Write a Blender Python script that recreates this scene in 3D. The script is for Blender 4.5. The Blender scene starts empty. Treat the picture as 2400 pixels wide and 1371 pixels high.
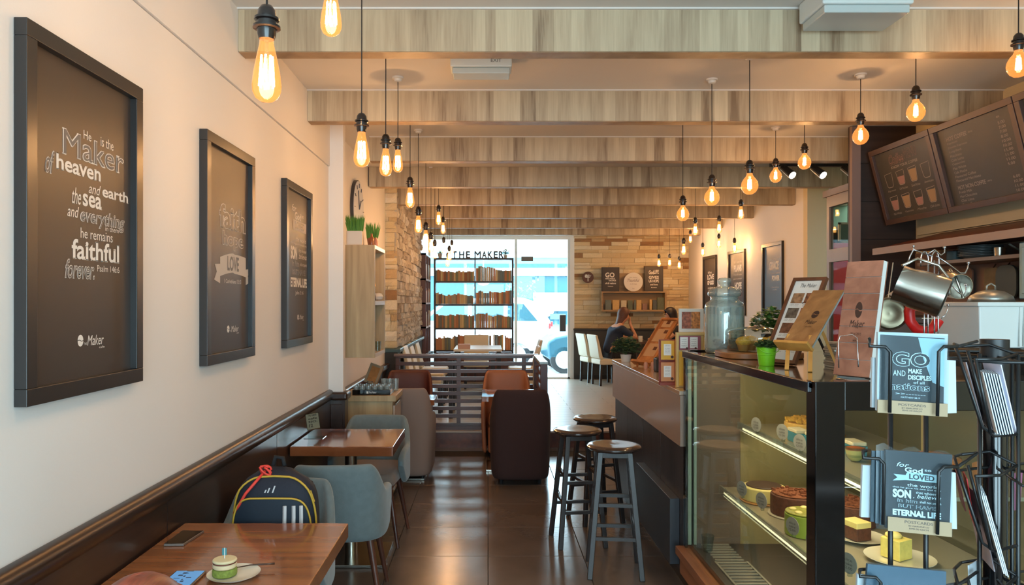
import bpy, math, random
from mathutils import Vector, Matrix, Euler
random.seed(7)
S = bpy.context.scene
COL = S.collection
F = 1720.0; CX = 1144.0; CY = 709.0; H = 1.6          # focal length and vanishing point in 2400x1371 pixels
PI = math.pi

# ---------------------------------------------------------------- camera, world, lights, exposure
cam_data = bpy.data.cameras.new('camera'); cam = bpy.data.objects.new('camera', cam_data); COL.objects.link(cam)
cam.location = (0, 0, H); cam.rotation_euler = (PI/2, 0, 0)
cam_data.sensor_fit = 'HORIZONTAL'; cam_data.sensor_width = 36; cam_data.lens = 36*F/2400
cam_data.shift_x = (1200-CX)/2400; cam_data.shift_y = (CY-685.5)/2400
cam_data.clip_start = .02; cam_data.clip_end = 200
S.camera = cam
world = bpy.data.worlds.new('world'); S.world = world; world.use_nodes = True
bg = world.node_tree.nodes['Background']; bg.inputs[0].default_value = (.74, .9, 1.0, 1); bg.inputs[1].default_value = 6.5
def area(name, loc, rot, sx, sy, power, color, portal=False, parent=None):
    l = bpy.data.lights.new(name, 'AREA'); l.shape = 'RECTANGLE'; l.size = sx; l.size_y = sy
    l.energy = power; l.color = color
    if portal: l.cycles.is_portal = True
    o = bpy.data.objects.new(name, l); o.location = loc; o.rotation_euler = rot; COL.objects.link(o)
    if parent: o.parent = parent
    return o
area('front_portal', (.65, -1.62, 1.5), (PI/2, 0, 0), 3.3, 2.4, 1, (1, 1, 1), True)
area('back_portal', (.25, 13.95, 1.5), (-PI/2, 0, 0), 2.7, 2.8, 1, (1, 1, 1), True)
S.view_settings.view_transform = 'Standard'; S.view_settings.look = 'None'
S.view_settings.exposure = .85; S.view_settings.gamma = 1; S.view_settings.use_curve_mapping = False
cy = S.cycles
cy.max_bounces = 7; cy.diffuse_bounces = 4; cy.glossy_bounces = 4; cy.transmission_bounces = 6; cy.transparent_max_bounces = 16
cy.sample_clamp_indirect = 4; cy.caustics_reflective = False; cy.caustics_refractive = False; cy.use_denoising = True

# ---------------------------------------------------------------- helpers
def P(px, py, Y):
    return Vector(((px-CX)*Y/F, Y, H-(py-CY)*Y/F))
def lin(c):
    return tuple(((v/255)/12.92 if v/255 <= .04045 else ((v/255+.055)/1.055)**2.4) for v in c)
_M = {}
def mat(name, col, rough=.6, metal=0, emis=None, estr=0, spec=.5, noise=0, nscale=8, bump=0, bscale=60, coat=0, stretch=None, alpha=None, sheen=0):
    if name in _M: return _M[name]
    m = bpy.data.materials.new(name); m.use_nodes = True; nt = m.node_tree; b = nt.nodes['Principled BSDF']
    c = lin(col); b.inputs['Base Color'].default_value = (*c, 1)
    b.inputs['Roughness'].default_value = rough; b.inputs['Metallic'].default_value = metal
    b.inputs['Specular IOR Level'].default_value = spec
    if coat: b.inputs['Coat Weight'].default_value = coat; b.inputs['Coat Roughness'].default_value = .1
    if sheen: b.inputs['Sheen Weight'].default_value = sheen
    if emis: b.inputs['Emission Color'].default_value = (*lin(emis), 1); b.inputs['Emission Strength'].default_value = estr
    if noise or bump:
        tc = nt.nodes.new('ShaderNodeTexCoord'); mp = nt.nodes.new('ShaderNodeMapping')
        nt.links.new(tc.outputs['Object'], mp.inputs[0])
        if stretch: mp.inputs['Scale'].default_value = stretch
    if noise:
        n = nt.nodes.new('ShaderNodeTexNoise'); n.inputs['Scale'].default_value = nscale; n.inputs['Detail'].default_value = 6
        nt.links.new(mp.outputs[0], n.inputs[0])
        r = nt.nodes.new('ShaderNodeValToRGB'); e = r.color_ramp.elements
        e[0].position = .3; e[1].position = .7
        e[0].color = (*[v*(1-noise) for v in c], 1); e[1].color = (*[min(1, v*(1+noise)) for v in c], 1)
        nt.links.new(n.outputs[0], r.inputs[0]); nt.links.new(r.outputs[0], b.inputs['Base Color'])
    if bump:
        n2 = nt.nodes.new('ShaderNodeTexNoise'); n2.inputs['Scale'].default_value = bscale; n2.inputs['Detail'].default_value = 4
        nt.links.new(mp.outputs[0], n2.inputs[0])
        bp = nt.nodes.new('ShaderNodeBump'); bp.inputs['Strength'].default_value = bump; bp.inputs['Distance'].default_value = .01
        nt.links.new(n2.outputs[0], bp.inputs['Height']); nt.links.new(bp.outputs[0], b.inputs['Normal'])
    _M[name] = m; return m
def wood(name, c1, c2, rough=.45, axis='x', scale=3, band=14, coat=0, rnd=0, spec=.5):
    """grain runs along axis; c1 light, c2 dark"""
    if name in _M: return _M[name]
    m = bpy.data.materials.new(name); m.use_nodes = True; nt = m.node_tree; b = nt.nodes['Principled BSDF']
    b.inputs['Roughness'].default_value = rough; b.inputs['Specular IOR Level'].default_value = spec
    if coat: b.inputs['Coat Weight'].default_value = coat; b.inputs['Coat Roughness'].default_value = .08
    tc = nt.nodes.new('ShaderNodeTexCoord'); mp = nt.nodes.new('ShaderNodeMapping')
    s = {'x': (.08, 1, 1), 'y': (1, .08, 1), 'z': (1, 1, .08)}[axis]
    mp.inputs['Scale'].default_value = [v*band for v in s]
    nt.links.new(tc.outputs['Object'], mp.inputs[0])
    n = nt.nodes.new('ShaderNodeTexNoise'); n.inputs['Scale'].default_value = scale; n.inputs['Detail'].default_value = 8; n.inputs['Distortion'].default_value = .6
    nt.links.new(mp.outputs[0], n.inputs[0])
    n3 = nt.nodes.new('ShaderNodeTexNoise'); n3.inputs['Scale'].default_value = scale*.22; n3.inputs['Detail'].default_value = 2
    nt.links.new(mp.outputs[0], n3.inputs[0])
    ad = nt.nodes.new('ShaderNodeMath'); ad.operation = 'MULTIPLY_ADD'; ad.inputs[1].default_value = .6
    nt.links.new(n.outputs[0], ad.inputs[0])
    ml = nt.nodes.new('ShaderNodeMath'); ml.operation = 'MULTIPLY'; ml.inputs[1].default_value = .5
    nt.links.new(n3.outputs[0], ml.inputs[0]); nt.links.new(ml.outputs[0], ad.inputs[2])
    last = ad
    if rnd:
        oi = nt.nodes.new('ShaderNodeObjectInfo'); a2 = nt.nodes.new('ShaderNodeMath'); a2.operation = 'MULTIPLY_ADD'
        a2.inputs[1].default_value = rnd; nt.links.new(oi.outputs['Random'], a2.inputs[0]); nt.links.new(ad.outputs[0], a2.inputs[2]); last = a2
    r = nt.nodes.new('ShaderNodeValToRGB'); e = r.color_ramp.elements
    e[0].position = .4+rnd*.2; e[1].position = .72+rnd*.6
    e[0].color = (*lin(c2), 1); e[1].color = (*lin(c1), 1)
    nt.links.new(last.outputs[0], r.inputs[0]); nt.links.new(r.outputs[0], b.inputs['Base Color'])
    bp = nt.nodes.new('ShaderNodeBump'); bp.inputs['Strength'].default_value = .12; bp.inputs['Distance'].default_value = .004
    nt.links.new(n.outputs[0], bp.inputs['Height']); nt.links.new(bp.outputs[0], b.inputs['Normal'])
    _M[name] = m; return m
def randmat(name, cols, rough=.7, bump=.4, bscale=40, noise=.12):
    """colour picked per object out of a short list (stones, books, leaves)"""
    if name in _M: return _M[name]
    m = bpy.data.materials.new(name); m.use_nodes = True; nt = m.node_tree; b = nt.nodes['Principled BSDF']
    b.inputs['Roughness'].default_value = rough
    oi = nt.nodes.new('ShaderNodeObjectInfo'); r = nt.nodes.new('ShaderNodeValToRGB'); r.color_ramp.interpolation = 'CONSTANT'
    e = r.color_ramp.elements
    while len(e) < len(cols): e.new(.5)
    for i, c in enumerate(cols): e[i].position = i/len(cols); e[i].color = (*lin(c), 1)
    nt.links.new(oi.outputs['Random'], r.inputs[0])
    tc = nt.nodes.new('ShaderNodeTexCoord'); n = nt.nodes.new('ShaderNodeTexNoise'); n.inputs['Scale'].default_value = bscale; n.inputs['Detail'].default_value = 5
    nt.links.new(tc.outputs['Object'], n.inputs[0])
    mx = nt.nodes.new('ShaderNodeMix'); mx.data_type = 'RGBA'; mx.blend_type = 'MULTIPLY'; mx.inputs[0].default_value = 1
    r2 = nt.nodes.new('ShaderNodeValToRGB'); r2.color_ramp.elements[0].color = (1-noise*2,)*3+(1,); r2.color_ramp.elements[1].color = (1, 1, 1, 1)
    r2.color_ramp.elements[0].position = .35; r2.color_ramp.elements[1].position = .6
    nt.links.new(n.outputs[0], r2.inputs[0]); nt.links.new(r.outputs[0], mx.inputs[6]); nt.links.new(r2.outputs[0], mx.inputs[7])
    nt.links.new(mx.outputs[2], b.inputs['Base Color'])
    if bump:
        bp = nt.nodes.new('ShaderNodeBump'); bp.inputs['Strength'].default_value = bump; bp.inputs['Distance'].default_value = .01
        nt.links.new(n.outputs[0], bp.inputs['Height']); nt.links.new(bp.outputs[0], b.inputs['Normal'])
    _M[name] = m; return m
def glass(name, tint=(235, 245, 245), refl=1.0, rough=.0, emis=None, estr=0, ior=1.45, haze=0):
    """thin pane: lets light through and mirrors a little by Fresnel"""
    if name in _M: return _M[name]
    m = bpy.data.materials.new(name); m.use_nodes = True; nt = m.node_tree
    for x in list(nt.nodes): nt.nodes.remove(x)
    out = nt.nodes.new('ShaderNodeOutputMaterial'); t = nt.nodes.new('ShaderNodeBsdfTransparent'); t.inputs[0].default_value = (*lin(tint), 1)
    g = nt.nodes.new('ShaderNodeBsdfGlossy'); g.inputs['Roughness'].default_value = rough
    lw = nt.nodes.new('ShaderNodeLayerWeight'); lw.inputs[0].default_value = .5
    pw = nt.nodes.new('ShaderNodeMath'); pw.operation = 'POWER'; pw.inputs[1].default_value = 5; nt.links.new(lw.outputs['Facing'], pw.inputs[0])
    fr = nt.nodes.new('ShaderNodeMath'); fr.operation = 'MULTIPLY_ADD'; fr.inputs[1].default_value = .9; fr.inputs[2].default_value = .04; nt.links.new(pw.outputs[0], fr.inputs[0])
    mu = nt.nodes.new('ShaderNodeMath'); mu.operation = 'MULTIPLY'; mu.inputs[1].default_value = refl; mu.use_clamp = True; nt.links.new(fr.outputs[0], mu.inputs[0])
    mx = nt.nodes.new('ShaderNodeMixShader'); nt.links.new(mu.outputs[0], mx.inputs[0]); nt.links.new(t.outputs[0], mx.inputs[1]); nt.links.new(g.outputs[0], mx.inputs[2])
    last = mx
    if haze:  # pale diffuse share: bright reflections and haze put into the glass colour
        d = nt.nodes.new('ShaderNodeBsdfDiffuse'); d.inputs[0].default_value = (*lin(tint), 1); m2 = nt.nodes.new('ShaderNodeMixShader'); m2.inputs[0].default_value = haze
        nt.links.new(last.outputs[0], m2.inputs[1]); nt.links.new(d.outputs[0], m2.inputs[2]); last = m2
    if emis:
        e = nt.nodes.new('ShaderNodeEmission'); e.inputs[0].default_value = (*lin(emis), 1); e.inputs[1].default_value = estr
        a = nt.nodes.new('ShaderNodeAddShader'); nt.links.new(last.outputs[0], a.inputs[0]); nt.links.new(e.outputs[0], a.inputs[1]); last = a
    nt.links.new(last.outputs[0], out.inputs[0])
    _M[name] = m; return m

def beam_material(name, c1, c2, width, m_rough=.5):
    """laminate of upright boards: a tone per board, fine upright grain, a few dark streaks"""
    m = bpy.data.materials.new(name); m.use_nodes = True; nt = m.node_tree; b = nt.nodes['Principled BSDF']; b.inputs['Roughness'].default_value = m_rough
    tc = nt.nodes.new('ShaderNodeTexCoord'); sx = nt.nodes.new('ShaderNodeSeparateXYZ'); nt.links.new(tc.outputs['Object'], sx.inputs[0])
    def math_(op, a, v=None, c=None):
        n = nt.nodes.new('ShaderNodeMath'); n.operation = op
        nt.links.new(a, n.inputs[0])
        if v is not None: n.inputs[1].default_value = v
        if c is not None: nt.links.new(c, n.inputs[2]) if op == 'MULTIPLY_ADD' else nt.links.new(c, n.inputs[1])
        return n.outputs[0]
    wob = nt.nodes.new('ShaderNodeTexNoise'); wob.noise_dimensions = '1D'; wob.inputs['Scale'].default_value = 3.1; nt.links.new(sx.outputs[0], wob.inputs['W'])
    x1 = math_('MULTIPLY_ADD', wob.outputs[0], .22, sx.outputs[0])
    fl = math_('FLOOR', math_('DIVIDE', x1, width))
    wn = nt.nodes.new('ShaderNodeTexWhiteNoise'); wn.noise_dimensions = '1D'; nt.links.new(fl, wn.inputs['W'])
    def grain(sc, zs, det):
        mp = nt.nodes.new('ShaderNodeMapping'); mp.inputs['Scale'].default_value = (sc, sc, zs); nt.links.new(tc.outputs['Object'], mp.inputs[0])
        n = nt.nodes.new('ShaderNodeTexNoise'); n.inputs['Scale'].default_value = 1; n.inputs['Detail'].default_value = det; n.inputs['Distortion'].default_value = .3; nt.links.new(mp.outputs[0], n.inputs[0]); return n.outputs[0]
    g1 = grain(110, 5, 4); g2 = grain(16, 1.6, 5)
    t = math_('MULTIPLY_ADD', g1, .3, math_('MULTIPLY', wn.outputs[0], .34)); t = math_('MULTIPLY_ADD', g2, .55, t)
    r = nt.nodes.new('ShaderNodeValToRGB'); e = r.color_ramp.elements; e[0].position = .34; e[1].position = .8
    e[0].color = (*lin(c2), 1); e[1].color = (*lin(c1), 1); k = e.new(.43); k.color = (*lin([.45*a+.55*q for a, q in zip(c1, c2)]), 1)
    nt.links.new(t, r.inputs[0]); nt.links.new(r.outputs[0], b.inputs['Base Color'])
    bp = nt.nodes.new('ShaderNodeBump'); bp.inputs['Strength'].default_value = .15; bp.inputs['Distance'].default_value = .003
    nt.links.new(g1, bp.inputs['Height']); nt.links.new(bp.outputs[0], b.inputs['Normal'])
    _M[name] = m; return m

STUFF = {'lettering', 'lettering_core', 'band_lettering', 'ribbon_lettering', 'cup_drawings', 'cup_fill', 'hour_marks', 'screen_picture', 'logo', 'filament', 'rib', 'twigs', 'stem', 'leaves'}
class MB:
    def __init__(s): s.v = []; s.f = []; s.m = None
    def _a(s, vs, fs):
        n = len(s.v); s.v += [Vector(v) for v in vs]; s.f += [tuple(i+n for i in f) for f in fs]; return s
    def box(s, x0, x1, y0, y1, z0, z1):
        return s._a([(x0,y0,z0),(x1,y0,z0),(x1,y1,z0),(x0,y1,z0),(x0,y0,z1),(x1,y0,z1),(x1,y1,z1),(x0,y1,z1)],
                    [(0,3,2,1),(4,5,6,7),(0,1,5,4),(1,2,6,5),(2,3,7,6),(3,0,4,7)])
    def hexa(s, pts):   # 4 bottom, 4 top corners
        return s._a(pts, [(0,3,2,1),(4,5,6,7),(0,1,5,4),(1,2,6,5),(2,3,7,6),(3,0,4,7)])
    def bar(s, p0, p1, w, d, up=(0,0,1)):
        p0 = Vector(p0); p1 = Vector(p1); a = (p1-p0).normalized(); u = Vector(up)
        if abs(a.dot(u)) > .95: u = Vector((0,1,0))
        x = a.cross(u).normalized(); y = x.cross(a).normalized()
        q = [x*w/2*i+y*d/2*j for i, j in ((-1,-1),(1,-1),(1,1),(-1,1))]
        return s.hexa([p0+k for k in q]+[p1+k for k in q])
    def cyl(s, p0, p1, r0, r1=None, n=14, cap=True):
        r1 = r0 if r1 is None else r1; p0 = Vector(p0); p1 = Vector(p1); a = (p1-p0)
        a = a.normalized() if a.length else Vector((0,0,1)); u = Vector((1,0,0)) if abs(a.x) < .9 else Vector((0,1,0))
        x = a.cross(u).normalized(); y = a.cross(x).normalized(); vs = []
        for p, r in ((p0, r0), (p1, r1)):
            vs += [p+x*r*math.cos(2*PI*i/n)+y*r*math.sin(2*PI*i/n) for i in range(n)]
        fs = [(i, (i+1) % n, n+(i+1) % n, n+i) for i in range(n)]
        if cap: fs += [tuple(range(n-1, -1, -1)), tuple(range(n, 2*n))]
        return s._a(vs, fs)
    def tube(s, pts, r, n=6, r2=None):
        pts = [Vector(p) for p in pts]; k = len(pts); vs = []; fs = []; prev = None
        for i, p in enumerate(pts):
            a = (pts[min(i+1, k-1)]-pts[max(i-1, 0)]).normalized()
            if prev is None: u = Vector((1,0,0)) if abs(a.x) < .9 else Vector((0,1,0)); x = a.cross(u).normalized()
            else: x = (prev-a*prev.dot(a)).normalized()
            prev = x; y = a.cross(x).normalized(); rr = r if r2 is None else r+(r2-r)*i/(k-1)
            vs += [p+x*rr*math.cos(2*PI*j/n)+y*rr*math.sin(2*PI*j/n) for j in range(n)]
        for i in range(k-1):
            fs += [(i*n+j, i*n+(j+1) % n, (i+1)*n+(j+1) % n, (i+1)*n+j) for j in range(n)]
        fs += [tuple(range(n-1, -1, -1)), tuple(range((k-1)*n, k*n))]
        return s._a(vs, fs)
    def lathe(s, prof, c=(0,0,0), n=20, sx=1, sy=1):
        c = Vector(c); vs = []; fs = []
        for r, z in prof: vs += [c+Vector((r*sx*math.cos(2*PI*i/n), r*sy*math.sin(2*PI*i/n), z)) for i in range(n)]
        k = len(prof)
        for i in range(k-1): fs += [(i*n+j, i*n+(j+1) % n, (i+1)*n+(j+1) % n, (i+1)*n+j) for j in range(n)]
        if prof[0][0] > 1e-5: fs.append(tuple(range(n-1, -1, -1)))
        if prof[-1][0] > 1e-5: fs.append(tuple(range((k-1)*n, k*n)))
        return s._a(vs, fs)
    def ball(s, c, r, n=12, m=8):
        r = (r, r, r) if not hasattr(r, '__len__') else r; c = Vector(c); vs = []; fs = []
        for i in range(m+1):
            t = PI*i/m; vs += [c+Vector((r[0]*math.sin(t)*math.cos(2*PI*j/n), r[1]*math.sin(t)*math.sin(2*PI*j/n), -r[2]*math.cos(t))) for j in range(n)]
        for i in range(m): fs += [(i*n+j, i*n+(j+1) % n, (i+1)*n+(j+1) % n, (i+1)*n+j) for j in range(n)]
        return s._a(vs, fs)
    def prism(s, poly, vec):
        k = len(poly); vec = Vector(vec); a = [Vector(p) for p in poly]
        return s._a(a+[p+vec for p in a], [tuple(range(k-1, -1, -1)), tuple(range(k, 2*k))]+[(i, (i+1) % k, k+(i+1) % k, k+i) for i in range(k)])
    def poly(s, pts): return s._a(pts, [tuple(range(len(pts)))])
    def xf(s, M, start=0):
        for i in range(start, len(s.v)): s.v[i] = M @ s.v[i]
        return s
    def build(s, name, m, parent=None, world=False, bev=0, smooth=False, seg=2, sub=0):
        off = Vector((0,0,0))
        if world and parent:
            q = parent
            while q: off = off+Vector(q.location); q = q.parent
        me = bpy.data.meshes.new(name); me.from_pydata([tuple(v-off) for v in s.v], [], s.f); me.validate()
        me.materials.append(m); o = bpy.data.objects.new(name, me); COL.objects.link(o)
        if parent: o.parent = parent
        if name in STUFF: o['kind'] = 'stuff'
        if smooth:
            for p in me.polygons: p.use_smooth = True
            if smooth == 2: me.set_sharp_from_angle(angle=math.radians(40))
        if bev:
            b = o.modifiers.new('bevel', 'BEVEL'); b.width = bev; b.segments = seg; b.limit_method = 'ANGLE'; b.angle_limit = math.radians(40)
            for p in me.polygons: p.use_smooth = True
            b.harden_normals = True
        if sub:
            b = o.modifiers.new('subdivision', 'SUBSURF'); b.levels = sub; b.render_levels = sub
            for p in me.polygons: p.use_smooth = True
        return o
def tag(o, label=None, cat=None, group=None, kind=None):
    if label: o['label'] = label
    if cat: o['category'] = cat
    if group: o['group'] = group
    if kind: o['kind'] = kind
    return o
def empty(name, loc, label=None, cat=None, group=None, rz=0):
    o = bpy.data.objects.new(name, None); o.location = loc; o.rotation_euler = (0, 0, rz); o.empty_display_size = .05
    COL.objects.link(o); return tag(o, label, cat, group)
def struct(o): o['kind'] = 'structure'; return o
def copy_tree(o, parent=None, loc=None, rz=None):
    c = o.copy(); COL.objects.link(c)
    c.parent = parent
    if loc is not None: c.location = loc
    if rz is not None: c.rotation_euler = (0, 0, rz)
    for ch in list(o.children): copy_tree(ch, c)
    return c
def inst(name, me, parent, loc, rot=(0,0,0), scale=(1,1,1)):
    o = bpy.data.objects.new(name, me); o.location = loc; o.rotation_euler = rot; o.scale = scale; COL.objects.link(o)
    if parent: o.parent = parent
    return o

# ---- lettering: text to mesh, fitted into the parallelogram O, U, V
_T = {}
def text_geo(s, weight=0, shear=0, outline=0):
    k = (s, weight, shear, outline)
    if k in _T: return _T[k]
    if weight and 'M' in s: return text_geo(s, 0, shear)      # the offset breaks the letter M: put() thickens it
    cu = bpy.data.curves.new('t', 'FONT'); cu.body = s; cu.size = 1; cu.shear = shear; cu.resolution_u = 3
    cu.offset = weight
    if outline: cu.fill_mode = 'NONE'; cu.bevel_depth = outline; cu.bevel_resolution = 0
    o = bpy.data.objects.new('t', cu); COL.objects.link(o)
    me = bpy.data.meshes.new_from_object(o)
    vs = [v.co.copy() for v in me.vertices]; fs = [tuple(p.vertices) for p in me.polygons]
    bpy.data.objects.remove(o); bpy.data.meshes.remove(me); bpy.data.curves.remove(cu)
    if outline:
        for v in vs: v.z = 0
    x0 = min(v.x for v in vs); x1 = max(v.x for v in vs); y0 = min(v.y for v in vs); y1 = max(v.y for v in vs)
    r = ([((v.x-x0)/(x1-x0), (v.y-y0)/(y1-y0)) for v in vs], fs, (x1-x0)/(y1-y0)); _T[k] = r; return r
INNER = MB()
def put(mb, s, O, U, V, weight=0, shear=0, outline=0):
    O = Vector(O); U = Vector(U); V = Vector(V)
    n = U.cross(V).normalized()
    def lay(to, w, O, U, V, n0):
        vs, fs, ra = text_geo(s, w, shear)
        if w and 'M' in s:
            dx = w/ra*.8; dy = w*.8
            for i, (ax, ay) in enumerate(((-1, -1), (1, -1), (-1, 1), (1, 1))):
                to._a([O+n*(n0+i*.00007)+U*(x*(1-2*dx)+dx+ax*dx)+V*(y*(1-2*dy)+dy+ay*dy) for x, y in vs], fs)
        else: to._a([O+n*n0+U*x+V*y for x, y in vs], fs)
    if outline:      # thick letter, with a thinner dark one laid on it
        lay(mb, weight+.03, O, U, V, 0); i = .012; lay(INNER, weight, O+U*i+V*.03, U*(1-2*i), V*.94, .0007); return
    lay(mb, weight, O, U, V, 0)
def flush_inner(m, parent):
    global INNER
    if INNER.v: INNER.build('lettering_core', m, parent, world=True)
    INNER = MB()
SER = {'M': ('01', '01'), 'a': ('r', ''), 'k': ('01', '0'), 'r': ('0', '0'), 'h': ('01', '0'), 'v': ('', '01'), 'n': ('01', '0'), 't': ('m', ''), 'f': ('m', ''),
       'i': ('m', 'x'), 'l': ('m', 'm'), 'u': ('r', '01'), 'd': ('r', 'r'), 'p': ('', '0'), 'G': ('', ''), 'H': ('01', '01'), 'E': ('0', '0'), 'K': ('01', '01'), 'R': ('01', '0'), 'A': ('01', ''), 'T': ('m', '')}
def put_serif(mb, s, O, U, V, weight=.02, outline=0):
    """letters one by one with slab feet and heads"""
    O = Vector(O); U = Vector(U); V = Vector(V)
    put(mb, s, O, U, V, weight, 0, outline)
    asc = any(c in 'bdfhklt' or c.isupper() for c in s)
    ratio = text_geo(s, weight)[2]; lb = .07*(1 if ratio < 2 else 2/ratio)+.012
    # advance of each letter from prefix widths
    cur = []
    for i, c in enumerate(s):
        a = text_geo(s[:i+1], weight)
        cur.append(a[2]*hgt(s[:i+1], weight))
    tot = cur[-1]
    for i, c in enumerate(s):
        w = text_geo(c, weight)[2]*hgt(c, weight)
        x1 = cur[i]/tot; x0 = x1-w/tot; b, t = SER.get(c, ('', ''))
        def bars(code, y):
            for q in code:
                xc = {'0': x0+.02, '1': x1-.02, 'r': x1-.005, 'm': (x0+x1)/2, 'x': (x0+x1)/2-.01}[q]
                mb._a([O+U*(xc-lb*.55)+V*(y-.025), O+U*(xc+lb*.55)+V*(y-.025), O+U*(xc+lb*.55)+V*(y+.025), O+U*(xc-lb*.55)+V*(y+.025)], [(0,1,2,3)])
        bars(b, .025); bars(t, .975 if (c in 'bdfhklt' or c.isupper() or not asc) else .72)
_H = {}
def hgt(s, weight):
    k = (s, weight)
    if k not in _H:
        cu = bpy.data.curves.new('t', 'FONT'); cu.body = s; cu.size = 1; cu.offset = weight; cu.resolution_u = 2
        o = bpy.data.objects.new('t', cu); COL.objects.link(o); bpy.context.view_layer.update(); _H[k] = o.dimensions.y or .1
        bpy.data.objects.remove(o); bpy.data.curves.remove(cu)
    return _H[k]
def wallpt(px, py, X):           # point of the plane x = X seen at a pixel
    Y = F*X/(px-CX); return Vector((X, Y, H-(py-CY)*Y/F))
def wtext(mb, s, X, px0, px1, yt, yb, **k):
    a = wallpt(px0, yb, X); t = wallpt(px0, yt, X); Y1 = F*X/(px1-CX)
    fn = put_serif if k.pop('serif', False) else put
    fn(mb, s, a, Vector((0, Y1-a.y, 0)), Vector((0, 0, t.z-a.z)), **k)
def ctext(mb, s, Y, px0, px1, yt, yb, slope=0, **k):   # plane y = Y
    a = P(px0, yb, Y); b = P(px1, yb+slope*(px1-px0), Y); t = P(px0, yt, Y)
    fn = put_serif if k.pop('serif', False) else put
    fn(mb, s, a, b-a, t-a, **k)
# ---------------------------------------------------------------- materials
white = mat('wall_paint', (229, 223, 218), .75, bump=.04, bscale=90)
ceilm = mat('ceiling_paint', (214, 208, 202), .8)
cream = mat('cream_paint', (214, 196, 160), .75)
green = mat('green_paint', (98, 118, 92), .8)
tilem = mat('floor_tile', (104, 91, 83), .21, noise=.14, nscale=3, bump=.05, bscale=30, spec=.9)
grout = mat('grout', (52, 47, 44), .8)
plankm = mat('far_floor_board', (176, 164, 150), .32, noise=.15, nscale=5, stretch=(.3, 3, 1))
beamw = beam_material('beam_laminate', (200, 182, 152), (128, 106, 82), .085)
underw = wood('beam_underside', (176, 146, 112), (126, 98, 72), .5, 'z', 1.3, 6)
darkw = wood('dark_wainscot', (62, 42, 33), (34, 22, 18), .28, 'y', 2, 10, spec=.6)
darkp = wood('dark_column_laminate', (62, 46, 40), (38, 28, 25), .5, 'x', 2, 8)
counterd = wood('counter_dark_panel', (66, 60, 62), (42, 38, 41), .4, 'z', 2, 14)
oak = wood('light_oak', (196, 170, 128), (150, 122, 84), .45, 'z', 2, 8)
taupe_lam = mat('taupe_laminate', (176, 158, 143), .3, spec=.5)
black = mat('black_metal', (24, 24, 26), .4)
gblack = mat('gloss_black', (10, 11, 13), .08, coat=.5)
chrome = mat('chrome', (200, 200, 205), .15, metal=1)
steel = mat('brushed_steel', (190, 186, 176), .22, metal=1)
whitep = mat('white_plastic', (230, 230, 226), .4)
greyp = mat('grey_plastic', (150, 152, 150), .5)
chalk = mat('chalk_lettering', (226, 219, 211), .8)
chalk2 = mat('chalk_dim', (150, 140, 130), .8)
ink = mat('dark_ink', (60, 36, 26), .7)
paper = mat('white_paper', (226, 226, 222), .7)
boardm = mat('poster_board', (58, 50, 46), .42, spec=.5)
framem = mat('poster_frame', (40, 38, 38), .32, spec=.6)
slate = mat('card_slate', (26, 38, 46), .5)
pane_m = glass('window_glass', (240, 250, 252), 1.0)
case_glass = glass('case_glass', (242, 245, 241), 1.1)
clear = glass('clear_glass', (232, 240, 240), 1.6, ior=1.5)
glassware = glass('glassware', (232, 238, 238), 4, haze=.16)  # pale diffuse share stands in for the bright edges of small glasses
edge_glass = mat('glass_edge', (130, 190, 180), .15, coat=.5)
redw = wood('red_brown_wood', (120, 66, 44), (78, 38, 26), .4, 'y', 2, 8)
screenw = wood('screen_wood', (98, 60, 50), (62, 36, 31), .35, 'x', 2, 8)

# ---------------------------------------------------------------- room shell
ground_z = .175
f0 = struct(MB().box(-1.6, 4.6, -1.5, 8.14, -.12, -.006).build('floor', grout))
tile = MB().box(-.2985, .2985, -.2985, .2985, -.006, 0)
tp = tile.build('tile', tilem, f0); me = tp.data
b = tp.modifiers.new('bevel', 'BEVEL'); b.width = .002; b.segments = 1
first = True
for i in range(-2, 6):
    for j in range(0, 16):
        cxx, cyy = -.3+.6*(i+1), 8.14-.31-.6*j+.02
        cyy = 4.63+.3+.6*5-.6*j
        if cyy > 7.9: continue
        if first: tp.location = (cxx, cyy, 0); first = False
        else:
            c = tp.copy(); COL.objects.link(c); c.location = (cxx, cyy, 0)
# strip of cut tiles in front of the step
for i in range(-2, 6):
    MB().box(-.3+.6*(i+1)-.2985, -.3+.6*(i+1)+.2985, 8.2315-.3+.0015-.0, 8.14, -.006, 0).build('tile', tilem, f0)
f1 = struct(MB().box(-1.6, 4.6, 8.14, 14.0, -.12, ground_z-.012).build('floor_raised', grout))
f1.name = 'floor'
struct(MB().box(-1.3, 3.8, 8.1, 8.14, 0, ground_z).build('trim_1', redw))
nos = struct(MB().box(-1.3, 3.8, 8.09, 8.16, ground_z-.012, ground_z+.008).build('trim_2', taupe_lam, bev=.003))
pm = None
for j in range(29):
    x = -1.3+(.6 if j % 2 else 0)
    cuts = [-1.3]+[v for v in [x+1.2*q for q in range(0, 5)] if -1.25 < v < 3.7]+[3.75]
    for q in range(len(cuts)-1):
        xa, xb = cuts[q], cuts[q+1]
        if pm is None: pm = MB().box(-.5, .5, -.098, .098, -.012, 0).build('plank', plankm, f1); o = pm
        else: o = pm.copy(); COL.objects.link(o)
        o.location = ((xa+xb)/2, 8.26+.2*j, ground_z); o.scale = (xb-xa-.004, 1, 1)
ce = struct(MB().box(-1.6, 5.2, -1.5, 14.0, 3.0, 3.1).build('ceiling', ceilm))
w = struct(MB().box(-1.45, -1.2, -1.5, 5.52, 0, 2.62).box(-1.45, -1.19, -1.5, 5.52, 2.624, 3.0).box(-1.45, -1.24, 5.6, 8.84, 0, 3.0).build('wall_left', white))
struct(MB().box(-1.45, -1.09, 5.52, 5.6, 0, 3.0).build('wall_left_pilaster', white)).name = 'pillar'
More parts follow.
